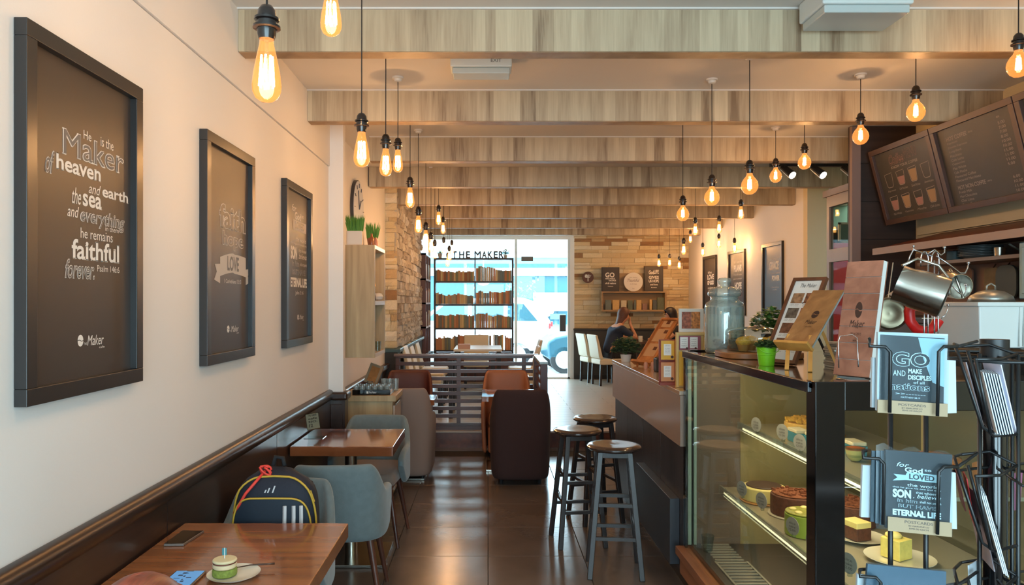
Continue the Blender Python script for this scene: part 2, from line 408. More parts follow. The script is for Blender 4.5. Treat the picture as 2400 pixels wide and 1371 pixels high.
# wainscot and its rounded cap, front part
ws = struct(MB().box(-1.2, -1.183, -1.5, 5.5, 0, .88).build('trim_3', darkw))
for k in range(5):
    MB().box(-1.184, -1.18, -1.5+k*1.4+.004, -1.5+(k+1)*1.4-.004, .02, .872).build('panel', darkw, ws)
cap = [(-1.2, 0, .945), (-1.19, 0, .948), (-1.172, 0, .942), (-1.158, 0, .922), (-1.157, 0, .9), (-1.165, 0, .88), (-1.178, 0, .868), (-1.2, 0, .868)]
MB().prism([(x, -1.5, z) for x, y, z in cap], (0, 7.01, 0)).build('cap_rail', darkw, ws, smooth=2)
ws2 = struct(MB().box(-1.2, -1.072, 5.495, 5.52, 0, .88).box(-1.09, -1.072, 5.52, 5.62, 0, .88).build('trim_4', darkw))
MB().box(-1.2, -1.05, 5.47, 5.63, .868, .93).build('cap_rail', darkw, ws2, bev=.02, seg=4)
MB().box(-1.18, -1.09, 5.488, 5.496, .06, .84).build('panel', darkw, ws2, bev=.003)
ws3 = struct(MB().box(-1.24, -1.222, 5.62, 8.84, 0, .82).build('trim_5', darkw))
MB().box(-1.24, -1.18, 5.62, 8.84, .81, .875).build('cap_rail', darkw, ws3, bev=.018, seg=3)
# left stone wall: body, camera-facing blocks, long face
stone_cols = [(240, 220, 178), (232, 210, 166), (246, 230, 196), (228, 204, 160), (240, 218, 178), (246, 232, 204), (236, 214, 172), (242, 224, 186), (214, 184, 142), (172, 132, 94)]
stm = randmat('ledge_stone', stone_cols, .85, .7, 30, .09)
stm2 = randmat('split_face_stone', [(240, 230, 214), (228, 214, 196), (248, 240, 228), (218, 202, 184), (242, 230, 214), (200, 184, 166)], .9, 1, 45, .2)
backm = mat('stone_joint', (186, 158, 118), .9)
swl = struct(MB().box(-1.4, -1.13, 8.88, 12.1, 0, 3.0).box(-1.4, -1.27, 12.1, 13.8, 0, 3.0).build('wall_left_stone', backm))
sb = struct(MB().box(-1.3, -1.085, 8.8, 12.1, 0, 1.0).build('trim_6', mat('dark_dado_panel', (44, 40, 38), .5)))
MB().box(-1.3, -1.05, 8.79, 12.1, 1.0, 1.045).build('cap_rail', mat('teal_cap', (70, 98, 106), .3), sb, bev=.01)
def stone_mesh(name, w, h, d, m, seed, nx=4):
    """one rough stone, front face towards -Y, centred"""
    r = random.Random(seed); mb = MB(); nz = 2; vs = []
    for i in range(nx+1):
        for j in range(nz+1):
            e = i in (0, nx) or j in (0, nz)
            vs.append((w*(i/nx-.5), -d*((.55 if nx == 4 else .3)+r.random()*(.45 if nx == 4 else .7))*(.8 if e else 1), h*(j/nz-.5)+(0 if j in (0, nz) else r.uniform(-.01, .01))))
    k = nz+1; fs = [(i*k+j, (i+1)*k+j, (i+1)*k+j+1, i*k+j+1) for i in range(nx) for j in range(nz)]
    n = len(vs); ring = [i*k for i in range(nx+1)]+[nx*k+j for j in range(1, nz+1)]+[i*k+nz for i in range(nx-1, -1, -1)]+[j for j in range(nz-1, 0, -1)]
    for q in ring: vs.append((vs[q][0], 0, vs[q][2]))
    L = len(ring); fs += [(ring[(q+1) % L], ring[q], n+q, n+(q+1) % L) for q in range(L)]
    me = bpy.data.meshes.new(name); me.from_pydata(vs, [], fs); me.materials.append(m); return me
sm = [stone_mesh('stone', 1, 1, 1, stm, 10+i) for i in range(8)]; sm2 = [stone_mesh('split_stone', 1, 1, 1, stm2, 40+i, 7) for i in range(8)]
rs = random.Random(3)
z = 1.05
while z < 2.97:      # narrow face looking to the front
    h = rs.choice((.05, .085, .085, .12)); h = min(h, 2.99-z); x = -1.34
    while x < -1.12:
        ww = rs.uniform(.12, .3); x1 = min(x+ww, -1.1); x1 = -1.1 if -1.1-x1 < .06 else x1
        inst('stone', rs.choice(sm), swl, ((x+x1)/2, 8.88, z+h/2), (0, 0, 0), (x1-x-.004, rs.uniform(.02, .05), h-.004)); x = x1
    z += h
z = 1.05; row = 0
while z < 2.98:      # long split face looking across the room
    h = rs.choice((.08, .1, .12)); h = min(h, 2.995-z); y = 8.86
    while y < 12.05:
        ll = rs.uniform(.16, .4); y1 = min(y+ll, 12.12)
        inst('stone', rs.choice(sm2), swl, (-1.13, (y+y1)/2, z+h/2), (0, 0, PI/2), (y1-y-.005, rs.uniform(.02, .075), h-.005)); y = y1
    z += h
# back wall right of the glass
bw = struct(MB().box(1.6, 3.9, 13.73, 13.95, 0, 3.0).build('wall_back', backm))
z = 1.115; rs = random.Random(11)
while z < 2.85:
    h = rs.choice((.045, .06, .075, .09)); x = 1.6
    while x < 3.75:
        ll = rs.uniform(.16, .5); x1 = min(x+ll, 3.75); x1 = 3.75 if 3.75-x1 < .1 else x1
        inst('stone', rs.choice(sm), bw, ((x+x1)/2, 13.73, z+h/2), (0, 0, 0), (x1-x-.005, rs.uniform(.015, .05), h-.005)); x = x1
    z += h
dk = struct(MB().box(1.6, 3.75, 13.66, 13.74, ground_z, 1.1).build('trim_7', mat('charcoal_panel', (62, 60, 58), .55)))
MB().box(1.59, 3.75, 13.64, 13.75, 1.08, 1.115).build('cap_rail', mat('charcoal_cap', (54, 50, 47), .5), dk, bev=.006)
struct(MB().box(1.6, 3.75, 13.65, 13.67, ground_z, ground_z+.08).build('baseboard_back', mat('charcoal_base', (46, 44, 43), .5)))
# right wall with the three posters, casing, green room
struct(MB().box(3.75, 3.95, 8.66, 13.95, 0, 3.0).build('wall_right', white))
tc_ = struct(MB().box(3.72, 3.97, 8.55, 8.66, 0, 2.95).build('trim_8', cream))
struct(MB().box(3.96, 6.2, 10.6, 10.75, 0, 3.0).build('wall_green', green)).name = 'wall_back_room'
struct(MB().box(3.39, 3.6, -1.5, 5.82, 0, 3.0).build('wall_right_bar', cream)).name = 'wall_right'
struct(MB().box(6.0, 6.2, 5.8, 10.6, 0, 3.0).build('wall_side_room', green)).name = 'wall_right'
struct(MB().box(3.6, 6.2, 5.7, 5.82, 0, 3.0).build('wall_front_room', green)).name = 'wall_front'
struct(MB().box(3.5, 6.2, 5.7, 10.6, -.1, -.005).build('floor', grout))
struct(MB().box(-1.45, -1.0, -1.6, -1.5, 0, 3.0).box(2.3, 3.6, -1.6, -1.5, 0, 3.0).box(-1.0, 2.3, -1.6, -1.5, 0, .3).box(-1.0, 2.3, -1.6, -1.5, 2.7, 3.0).build('wall_front', white))  # unseen front wall, added with a narrowed opening so the case post reflects dark
co = struct(MB().box(2.88, 3.39, 5.83, 5.87, 0, 3.0).box(3.16, 3.62, 5.87, 6.38, 0, 3.0).build('pillar', darkp))
for k in range(10):
    MB().box(2.89, 3.39, 5.815, 5.83, k*.3+.003, (k+1)*.3-.003).build('panel', darkp, co)
struct(MB().box(2.872, 2.94, 5.79, 5.83, 0, 2.99).build('trim_9', mat('mauve_trim', (126, 106, 100), .5)))
# beams
for k, (Y, x0, x1) in enumerate([(3.49, -1.19, 3.39), (4.83, -1.19, 3.39), (6.19, -1.0, 3.15), (7.57, -1.23, 3.8), (8.95, -1.12, 3.75), (10.35, -1.12, 3.75), (11.72, -1.12, 3.75), (12.95, -1.12, 3.75)]):
    d = .1
    bm_ = struct(MB().box(x0, x1, Y, Y+d, 2.795, 3.0).build('ceiling_beam', beamw, bev=.004))
    MB().box(x0+.004, x1-.004, Y+.004, Y+d-.004, 2.7915, 2.7955).build('soffit_board', underw, bm_)
    if k < 3: MB().box(x0, x1, Y-.012, Y, 2.992, 3.0).build('shadow_bead', ceilm, bm_)
# glass front: frame, door, panes
wf = struct(MB().box(-1.12, 1.62, 13.72, 13.8, 2.78, 2.86).box(1.53, 1.61, 13.7, 13.8, .16, 2.8).box(-1.12, 1.6, 13.72, 13.78, .1, ground_z+.03).box(-1.12, -1.08, 13.72, 13.78, .16, 2.8).build('window_1', mat('white_frame', (232, 236, 238), .4)))
MB().box(-1.08, .52, 13.745, 13.753, ground_z, 2.8).build('pane', pane_m, wf)
dr = struct(MB().box(.5, .545, 13.72, 13.78, ground_z, 2.78).box(1.49, 1.53, 13.72, 13.78, ground_z, 2.78).build('door_1', mat('door_frame_white', (226, 232, 236), .4)))
MB().box(.545, 1.49, 13.745, 13.757, ground_z, 2.78).build('pane', pane_m, dr)
MB().box(1.335, 1.45, 13.68, 13.742, 1.06, 1.37).build('door_handle', mat('handle_plate', (72, 78, 84), .4), dr, bev=.01)
MB().box(.62, .84, 13.7, 13.742, 2.37, 2.46).build('door_sign', mat('sign_grey', (110, 108, 106), .5), dr)
struct(MB().box(-1.6, 4.6, 13.8, 14.0, 2.86, 3.1).build('wall_back_lintel', white)).name = 'wall_back'

wq = struct(MB().box(-1.0, -.94, -1.57, -1.53, .3, 2.7).box(2.24, 2.3, -1.57, -1.53, .3, 2.7).box(-1.0, 2.3, -1.57, -1.53, .3, .36).box(-1.0, 2.3, -1.57, -1.53, 2.64, 2.7).box(.62, .68, -1.57, -1.53, .36, 2.64).build('window_2', framem))
MB().box(-.94, .62, -1.553, -1.547, .36, 2.64).build('pane', pane_m, wq); MB().box(.68, 2.24, -1.553, -1.547, .36, 2.64).build('pane', pane_m, wq)
# ---------------------------------------------------------------- outside the glass
struct(MB().box(-30, 40, 14.0, 45, -.1, 0).build('pavement', mat('pavement_concrete', (214, 214, 210), .9)))
bd = empty('building', (2, 26, 0), 'pale shop block with blue tinted glazing across the street', 'building')
tglass = mat('blue_tinted_glazing', (52, 98, 114), .3)
tg2 = mat('pale_blue_cladding', (132, 172, 190), .6)
wb = mat('white_render', (235, 238, 240), .8)
MB().box(-14, 18, 26.2, 27, 0, 3.4).build('wall', tg2, bd, world=True)
MB().box(-14, 18, 25.9, 26.2, 2.54, 2.82).build('fascia', wb, bd, world=True)
MB().box(-14, 18, 25.95, 26.2, 3.2, 3.3).build('ledge', wb, bd, world=True)
for k in range(8):
    x = -4+k*1.62
    MB().box(x, x+1.5, 26.12, 26.22, .83, 2.53).build('window', tglass, bd, world=True)
    MB().box(x, x+1.5, 26.14, 26.22, 2.83, 2.98).build('window', tglass, bd, world=True)
MB().box(1.6, 2.9, 26.05, 26.12, 1.3, 1.95).ball((2.0, 26.08, 1.3), (.35, .04, .22), 10, 6).build('shop_sign', wb, bd, world=True)
MB().box(2.2, 2.75, 26.03, 26.08, 1.0, 1.2).build('notice_panel', mat('notice_grey', (90, 110, 120), .6), bd, world=True)
def tree_out(x, y, h):
    t = empty('street_tree', (x, y, 0), 'leafy street tree beyond the parked white car', 'tree')
    MB().tube([(0, 0, 0), (.03, 0, h*.4), (0, .02, h*.8)], .07, 6, .03).build('trunk', mat('bark', (90, 76, 62), .9), t)
    r = random.Random(4); mb = MB()
    for k in range(420):
        a = r.uniform(0, 2*PI); rr = r.random()**.5*.55; z = h*.75+r.uniform(-.7, .6); p = Vector((rr*math.cos(a), rr*math.sin(a), z)); q = Vector((r.uniform(-1, 1), r.uniform(-1, 1), r.uniform(-1, 1))).normalized()*.07
        w_ = q.cross(Vector((0, 0, 1))).normalized()*.035
        mb._a([p-q, p+w_, p+q, p-w_], [(0, 1, 2, 3)])
    mb.build('foliage', mat('outdoor_leaf', (86, 130, 110), .7), t)
tree_out(1.0, 23, 2.2)
# vehicles
def car(name, loc, rz, body, glassm, sc, label, prof, win, hub, wheels, width=1.75, red=None):
    c = empty(name, loc, label, 'car', rz=rz)
    MB().prism([(x, -width/2, z) for x, z in prof], (0, width, 0)).build('body', body, c, bev=.07, seg=3)
    for wpoly in win:
        m_ = MB()
        for s in (-1, 1):
            yy = s*(width/2+.004); m_.prism([(x, yy, z) for x, z in wpoly], (0, s*.01, 0))
        m_.build('side_window', glassm, c)
    for wx in wheels:
        for s in (-1, 1):
            yy = s*(width/2-.1)
            t = MB().cyl((wx, yy-.1, .31), (wx, yy+.1, .31), .31, n=24).build('wheel', mat('tyre', (38, 42, 46), .8), c, bev=.02)
            hb = MB().cyl((wx, yy+s*.09, .31), (wx, yy+s*.115, .31), .2, n=20)
            hb.build('rim', mat('alloy', (180, 196, 204), .4), t)
            sp = MB()
            for k in range(5):
                a = k*2*PI/5; sp.bar((wx, yy+s*.12, .31), (wx+.18*math.cos(a), yy+s*.12, .31+.18*math.sin(a)), .05, .02)
            sp.build('spoke', mat('alloy_spoke', (228, 234, 238), .4), t)
    if red:
        for s in (-1, 1): MB().box(red[0], red[0]+.05, s*width/2*.9-.09, s*width/2*.9+.09, red[1], red[1]+.14).build('tail_light', mat('tail_red', (200, 60, 60), .4), c, bev=.02)
    return c
suv = [(-2.2, .35), (-2.25, .8), (-2.05, 1.02), (-1.2, 1.12), (-.55, 1.6), (-.2, 1.7), (1.4, 1.72), (1.75, 1.6), (2.1, 1.1), (2.15, .4)]
car('parked_car', (-.5, 19.3, 0), -.12, mat('white_car_paint', (232, 236, 238), .25), mat('car_glass', (60, 96, 108), .1), 1,
    'white off-road car parked behind the window bookcase', suv,
    [[(-1.0, 1.14), (-.48, 1.55), (.1, 1.6), (.1, 1.14)], [(.2, 1.14), (.2, 1.6), (1.0, 1.6), (1.0, 1.14)], [(1.1, 1.14), (1.1, 1.6), (1.5, 1.56), (1.85, 1.14)]], None, (-1.4, 1.35), red=(2.12, .95))
hb_ = [(-1.95, .3), (-1.98, .7), (-1.8, .82), (-1.0, .98), (-.4, 1.38), (.2, 1.48), (1.1, 1.45), (1.6, 1.1), (1.95, .95), (1.98, .35)]
car('hatchback_car', (3.28, 17.4, 0), .04, mat('teal_car_paint', (42, 88, 106), .25), mat('car_glass', (60, 96, 108), .1), 1,
    'teal blue hatchback car seen through the glass door', hb_,
    [[(-.85, 1.0), (-.36, 1.34), (.2, 1.4), (.2, 1.0)], [(.3, 1.0), (.3, 1.4), (1.05, 1.38), (1.45, 1.05)]], None, (-1.6, 1.25), width=1.65)
lampo = empty('globe_lamp', (-.1, 15.6, 2.15), 'round white globe lamp hanging outside above the books', 'lamp')
MB().ball((0, 0, 0), (.19, .19, .19), 20, 12).build('globe', mat('globe_white', (240, 242, 242), .4), lampo, smooth=True)
MB().tube([(0, 0, .18), (0, 0, 1.75)], .012, 6).build('rod', whitep, lampo)
struct(MB().box(-.6, .4, 14.0, 15.8, 3.9, 4.0).build('ceiling_canopy', wb)).name = 'ceiling'
# ---------------------------------------------------------------- posters
def bean(mb, put_pt, n=20, gap=.07):
    """the round bean mark: two half ovals with an s-shaped slit; put_pt maps unit square to space"""
    for sgn in (1, -1):
        pts = []
        for i in range(n+1):
            a = PI*i/n; pts.append((.5+.5*math.cos(a), .5+sgn*(.5*math.sin(a)*(1-gap))+sgn*gap*.4))
        # slit edge
        m_ = [(x, .5+.06*math.sin(2*PI*x)+sgn*gap*.45) for x in (.1, .3, .5, .7, .9)]
        mb._a([put_pt(x, y) for x, y in pts+m_], [tuple(range(len(pts)+len(m_)))])
def wall_frame(name, X, sgn, y0, y1, z0, z1, label, cat='poster', d=.034, fw=.045, parent=None):
    """framed board on the plane x = X; sgn is the side the face looks to"""
    t = empty(name, (X, (y0+y1)/2, z0), label, cat, group=None)
    xs = sorted((X, X+sgn*d))
    fr = MB()
    fr.box(*xs, y0, y1, z0, z0+fw).box(*xs, y0, y1, z1-fw, z1).box(*xs, y0, y0+fw, z0+fw, z1-fw).box(*xs, y1-fw, y1, z0+fw, z1-fw)
    fr.build('frame', framem, t, world=True, bev=.002)
    xb = sorted((X, X+sgn*d*.35)); MB().box(*xb, y0+fw, y1-fw, z0+fw, z1-fw).build('board', boardm, t, world=True)
    return t
XF = -1.165; XT = -1.1866
a = wall_frame('framed_poster', -1.199, 1, 1.854, 2.48, 1.335, 2.322, 'largest-looking black framed dark poster with chalk-style verse about heaven and earth')
L = MB()
for s, x0, x1, yt, yb, k in [('He', 196, 214, 304, 325, {}), ('is the', 236, 266, 319, 342, {}), ('of', 106, 128, 346, 404, dict(shear=.3, outline=.012)),
        ('in them', 247, 278, 529, 541, {}), ('he remains', 189, 264, 533, 557, {}), ('Psalm 146:6', 228, 280, 621, 636, {}),
        ('the', 169, 190, 437, 476, dict(shear=.3)), ('and', 208, 236, 428, 452, dict(shear=.3)), ('and', 158, 185, 479, 506, dict(shear=.3)), ('everything', 188, 292, 484, 528, dict(shear=.2, outline=.014)),
        ('forever.', 152, 222, 605, 652, dict(shear=.3, outline=.014))]:
    wtext(L, s, XT, x0, x1, yt, yb, **k)
for s, x0, x1, yt, yb in [('heaven', 132, 236, 356, 395), ('earth', 240, 300, 434, 461), ('sea', 194, 238, 452, 482), ('faithful', 168, 279, 558, 606)]:
    wtext(L, s, XT, x0, x1, yt, yb, serif=True, weight=.02)
wtext(L, 'Maker', XT, 147, 290, 298, 360, serif=True, weight=0, outline=.012)
def logo_wall(L, X, x0, x1, yt, yb):
    w = x1-x0
    p0 = wallpt(x0, yb, X); p1 = wallpt(x0+w*.21, yb, X); t0 = wallpt(x0, yt, X)
    bean(L, lambda u, v: p0+Vector((0, (p1.y-p0.y)*u, (t0.z-p0.z)*v)))
    h = yb-yt
    wtext(L, 'THE', X, x0+w*.24, x0+w*.34, yb-h*.35, yb-h*.15); wtext(L, 'Maker', X, x0+w*.36, x0+w*.97, yt+h*.05, yb-h*.1, shear=.25)
    wtext(L, 'cafe', X, x0+w*.8, x1, yb-h*.08, yb+h*.1)
logo_wall(L, XT, 182, 245, 785, 813)
L.build('lettering', chalk, a, world=True)
flush_inner(mat('chalk_fill', (118, 108, 100), .8), a)
a = wall_frame('framed_poster', -1.199, 1, 3.046, 3.674, 1.335, 2.322, 'black framed dark poster reading faith hope love over a ribbon, between two verse posters')
L = MB(); wtext(L, 'faith', XT, 514, 575, 473, 532, serif=True, outline=.014, weight=.02); wtext(L, 'hope', XT, 521, 571, 538, 583, outline=.014, weight=.02)
wtext(L, '1 Corinthians 13:13', XT, 526, 565, 653, 663); logo_wall(L, XT, 532, 560, 763, 780)
L.build('lettering', chalk, a, world=True); flush_inner(boardm, a)
L = MB()
arc = []
for i in range(13):
    u = i/12; x = 516+60*u; b = 8*math.sin(PI*u); arc.append((x, 602-b+(3 if u > .5 else 0)))
low = [(x, y+45+(0)) for x, y in reversed(arc)]
L._a([wallpt(x, y, XT) for x, y in arc+low], [tuple(range(26))])
for q in ([(516, 618), (503, 618), (508, 636), (502, 655), (516, 664)], [(576, 632), (585, 630), (581, 648), (586, 662), (576, 668)]):
    L._a([wallpt(x, y, XT+.0002) for x, y in q], [tuple(range(5))])
L.build('ribbon', mat('ribbon_chalk', (196, 188, 180), .85), a, world=True)
L = MB(); wtext(L, 'LOVE', XT+.0008, 533, 560, 599, 634, weight=.03); L.build('ribbon_lettering', boardm, a, world=True)
def sonposter(a, w):
    """w(s, x0, x1, yt, yb) places words in the 0..1 frame of the verse block"""
    L = MB()
    w(L, 'for', .08, .34, 1, .93, shear=.3); w(L, 'God', .25, .62, .93, .85, serif=True); w(L, 'so', .66, .8, .92, .89)
    w(L, 'the world', .3, .95, .67, .62); w(L, 'that he gave his one and only', 0, 1, .605, .575)
    w(L, 'SON', 0, .38, .56, .42, weight=.05); w(L, 'that whoever', .48, .98, .55, .51); w(L, ', believes', .42, 1, .5, .43, shear=.3)
    w(L, 'in him', .1, .52, .41, .35, outline=.02); w(L, 'shall not perish', .56, 1, .4, .35); w(L, 'BUT HAVE', .12, .9, .32, .26, outline=.02)
    w(L, 'ETERNAL LIFE', 0, 1, .23, .13, weight=.05)
    return L
a = wall_frame('framed_poster', -1.199, 1, 4.252, 4.876, 1.335, 2.322, 'black framed dark poster of a for God so loved verse, beside the white pilaster')
def w3(L, s, u0, u1, v1, v0, **k):
    yy0, yy1, zz0, zz1 = 4.41, 4.8, 1.62, 2.2
    fn = put_serif if k.pop('serif', False) else put
    fn(L, s, (XT, yy0+(yy1-yy0)*u0, zz0+(zz1-zz0)*v0), (0, (yy1-yy0)*(u1-u0), 0), (0, 0, (zz1-zz0)*(v1-v0)), **k)
L = sonposter(a, w3); w3(L, 'John 3:16', .28, .78, .09, .04); logo_wall(L, XT, 697, 712, 737, 750)
L.build('lettering', chalk, a, world=True); flush_inner(boardm, a)
MB().poly([(XT+.0012, 4.46, 2.045), (XT+.0012, 4.78, 2.045), (XT+.0012, 4.78, 2.108), (XT+.0012, 4.46, 2.108)]).build('ribbon', mat('ribbon_chalk', (196, 188, 180), .85), a, world=True)
L = MB(); w3(L, 'LOVED', .24, .82, .83, .75, weight=.03); L.xf(Matrix.Translation((.0022, 0, 0))).build('ribbon_lettering', boardm, a, world=True)
# right wall
XR = 3.749; XS = 3.7366
for (pa, pb, words, lab) in [((1790, 1838), None, [('GRACE', 1803, 1825, 614, 634, .05), ('my grace is sufficient for you', 1801, 1828, 607, 611, 0), ('for my', 1801, 1810, 628, 634, 0), ('made perfect in weakness', 1802, 1828, 640, 644, 0), ('POWER', 1809, 1827, 646, 659, .05), ('2 Corinthians', 1806, 1826, 672, 675, 0), ('cafe', 1811, 1821, 678, 680, 0)], 'dark framed poster about grace and power, nearest the bar column'),
                         ((1710, 1749), None, [('for I know the', 1720, 1738, 612, 618, 0), ('PLANS', 1720, 1738, 622, 638, .05), ('I have for you', 1719, 1738, 642, 648, 0), ('plans to prosper', 1719, 1739, 652, 657, 0), ('HOPE', 1722, 1738, 662, 678, .05), ('and a future', 1720, 1738, 682, 687, 0)], 'dark framed poster about plans, middle of three on the pink-white side wall'),
                         ((1651, 1681), None, [('the', 1659, 1668, 636, 642, 0), ('LOVE', 1658, 1673, 644, 656, .03), ('OF GOD', 1658, 1673, 658, 668, .05), ('endures', 1659, 1672, 672, 678, 0), ('forever', 1659, 1672, 682, 688, 0)], 'dark framed verse poster next to the stone corner')]:
    y1 = F*3.75/(pa[0]-CX); y0 = F*3.75/(pa[1]-CX)
    t = wall_frame('framed_poster', XR, -1, y0, y1, 1.41, 2.385, lab)
    L = MB()
    for s, x0, x1, yt, yb, w_ in words:
        aa = wallpt(x0, yb, XS); tt = wallpt(x0, yt, XS); Y1 = F*XS/(x1-CX)
        put(L, s, aa, Vector((0, Y1-aa.y, 0)), Vector((0, 0, tt.z-aa.z)), weight=w_)
    L.build('lettering', chalk, t, world=True)

# ---------------------------------------------------------------- pendant bulbs
cordm = mat('pendant_cord', (34, 26, 22), .7); bake = mat('bakelite_socket', (30, 22, 20), .25, coat=.3)
rosem = mat('ceiling_rose', (222, 216, 208), .5)
bulbg = glass('amber_bulb_glass', (255, 228, 190), 1.6, emis=(255, 160, 80), estr=.3)  # faint emission in the glass imitates the halo round the filament
fil = mat('glowing_filament', (255, 190, 110), .5, emis=(255, 206, 130), estr=60)
def bulb_mesh(kind):
    mb = MB()
    if kind == 'pear': prof = [(.0001, -.145), (.012, -.1435), (.024, -.136), (.0305, -.122), (.032, -.108), (.029, -.08), (.022, -.045), (.016, -.018), (.0145, 0)]
    else: prof = [(.0001, -.125), (.018, -.1225), (.033, -.112), (.044, -.094), (.0475, -.076), (.044, -.056), (.034, -.038), (.022, -.024), (.0165, -.012), (.0155, 0)]
    return mb.lathe(prof, n=24)
def build_pendant(kind, loc, length, label, grp):
    """origin at the bulb's tip"""
    hb = .145 if kind == 'pear' else .125
    t = empty('pendant_lamp', loc, label, 'lamp', grp)
    o = bulb_mesh(kind); o.xf(Matrix.Translation((0, 0, hb))); b = o.build('bulb', bulbg, t, smooth=True)
    f_ = MB(); zc = hb*.47; hh = .034 if kind == 'pear' else .026
    fr_ = 1.35 if kind == 'pear' else .9
    for k in range(7):
        a = 2*PI*k/7; a2 = a+.35; f_.tube([(.012*fr_*math.cos(a), .012*fr_*math.sin(a), zc-hh), (.009*fr_*math.cos(a2), .009*fr_*math.sin(a2), zc+hh)], .0023, 4)
    f_.build('filament', fil, b)
    MB().cyl((0, 0, zc+hh), (0, 0, hb-.005), .003, .005, 8).build('glass_stem', clear, b)
    MB().lathe([(.017, hb-.006), (.02, hb+.004), (.021, hb+.016), (.03, hb+.018), (.03, hb+.023), (.0215, hb+.025), (.0215, hb+.034), (.027, hb+.036), (.027, hb+.041), (.021, hb+.044), (.019, hb+.058), (.012, hb+.068), (.005, hb+.071)], n=18).build('socket', bake, t, smooth=2)
    MB().tube([(0, 0, hb+.069), (.0005, 0, hb+length*.5), (0, 0, length)], .0026, 5).build('cord', cordm, t)
    MB().lathe([(.012, length-.03), (.022, length-.026), (.026, length-.012), (.036, length-.01), (.036, length)], n=16).build('ceiling_rose', rosem, t, smooth=2)
    l = bpy.data.lights.new('bulb_light', 'POINT'); l.energy = 3.3; l.color = (1, .71, .47); l.shadow_soft_size = .006
    lo = bpy.data.objects.new('bulb_light', l); lo.location = (0, 0, zc); COL.objects.link(lo); lo.parent = t
    return t
pl = [  # kind, px, y of the tip, Y
 ('pear', 625, 240, 1.62, 'nearest pear bulb pendant hanging before the largest black poster', 0), ('pear', 776, 85, 2.2, 'pear bulb pendant high up beside the first ceiling beam', 0),
 ('pear', 847.5, 392, 2.92, 'pear bulb pendant hanging in front of the end of the second beam', 0),
 ('pear', 904, 413, 3.75, 'pear bulb pendant hanging low of the close pair before the third beam', 0), ('pear', 932.5, 404, 4.56, 'thinner-looking bulb of the close pair, cord up to a white ceiling rose', 0),
 ('pear', 961, 487, 5.1, 'pear bulb pendant hanging before the top of the split stone wall', 0), ('pear', 980.5, 546, 5.95, 'pear bulb pendant glowing against the stone wall under its first step', 0),
 ('pear', 998, 574, 6.9, '', 1), ('pear', 1010, 592, 7.6, '', 1), ('pear', 1019, 606, 8.3, '', 1), ('pear', 1028, 527, 7.9, 'pear bulb higher of the two hanging before the deep beams', 0), ('pear', 1038.5, 548, 9.1, 'pear bulb lower of the two hanging before the deep beams', 0),
 ('pear', 1040, 594, 9.6, '', 1), ('pear', 1059, 597, 10.6, '', 1), ('pear', 1053, 612, 10.2, '', 1), ('pear', 1049, 625, 11.2, '', 1),
 ('globe', 2387, 181, 3.25, 'round globe bulb pendant above the menu boards, cut by the picture edge', 0), ('globe', 2146.5, 285, 3.98, 'round globe bulb pendant in front of the second beam over the menu boards', 0),
 ('globe', 2017, 339, 4.5, 'round globe bulb pendant in front of the dark column', 0), ('globe', 1885.5, 397, 5.45, 'round globe bulb pendant above the track spotlights', 0),
 ('globe', 1818, 428, 5.86, 'round globe bulb pendant beside the end of the spotlight track', 0), ('globe', 1757, 456, 4.15, 'biggest-looking round globe bulb pendant over the counter', 0),
 ('globe', 1668.5, 482, 4.6, 'round globe bulb pendant over the glass jar', 0), ('globe', 1600.5, 518, 5.6, 'round globe bulb pendant over the bar end of the counter', 0),
 ('pear', 1629.5, 552, 8.6, 'pear bulb pendant hanging before the far stone corner', 0), ('pear', 1685.5, 546, 9.0, 'pear bulb pendant hanging above another bulb before the white side wall', 0), ('pear', 1736.5, 514, 7.9, 'pear bulb pendant at the stepped end of the deep beams', 0),
 ('pear', 1602.5, 597, 9.4, 'pear bulb pendant low before the stone wall edge', 0), ('pear', 1618, 569, 12.3, '', 2), ('pear', 1647, 600, 11.7, '', 2), ('pear', 1685, 581, 11.0, '', 2), ('pear', 1721.5, 592, 10.6, 'pear bulb pendant over the plans poster', 0),
 ('pear', 1544.5, 625, 12.6, '', 3), ('pear', 1569.5, 624, 12.75, '', 3), ('pear', 1592, 630, 12.6, '', 3)]
gl = {1: ('pear bulb pendant of the cluster blazing before the bright window', 'bulbs hanging before the bright window'), 2: ('distant pear bulb pendant near the white side wall', 'distant bulbs by the side wall'),
      3: ('small pear bulb pendant of the trio over the seated women', 'trio of bulbs over the seated women')}
protos = {}
for kind, px, py, Y, lab, g in pl:
    p = P(px, py, Y); length = 3.0-p.z
    grp = None
    if g: lab, grp = gl[g]
    build_pendant(kind, p, length, lab, grp)

# ---------------------------------------------------------------- ceiling fittings
def emergency(px0, px1, yt, yb, Y, label):
    a = P(px0, yb, Y); b = P(px1, yt, Y)
    t = empty('emergency_light', ((a.x+b.x)/2, Y, 3.0), label, 'light')
    MB().box(a.x, b.x, Y, Y+.13, 2.9, 3.0).build('housing', mat('fitting_white', (214, 220, 218), .4), t, world=True, bev=.008)
    MB().hexa([(a.x+.02, Y+.01, 2.86), (b.x-.02, Y+.01, 2.86), (b.x-.02, Y+.12, 2.86), (a.x+.02, Y+.12, 2.86), (a.x+.005, Y, 2.9), (b.x-.005, Y, 2.9), (b.x-.005, Y+.13, 2.9), (a.x+.005, Y+.13, 2.9)]).build('diffuser', mat('clear_diffuser', (190, 198, 196), .2), t, world=True, bev=.004)
    L = MB(); put(L, 'EXIT', (b.x-.14, Y-.0006, 2.94), (.06, 0, 0), (0, 0, .02)); L.build('lettering', mat('grey_ink', (120, 124, 124), .6), t, world=True)
    return t
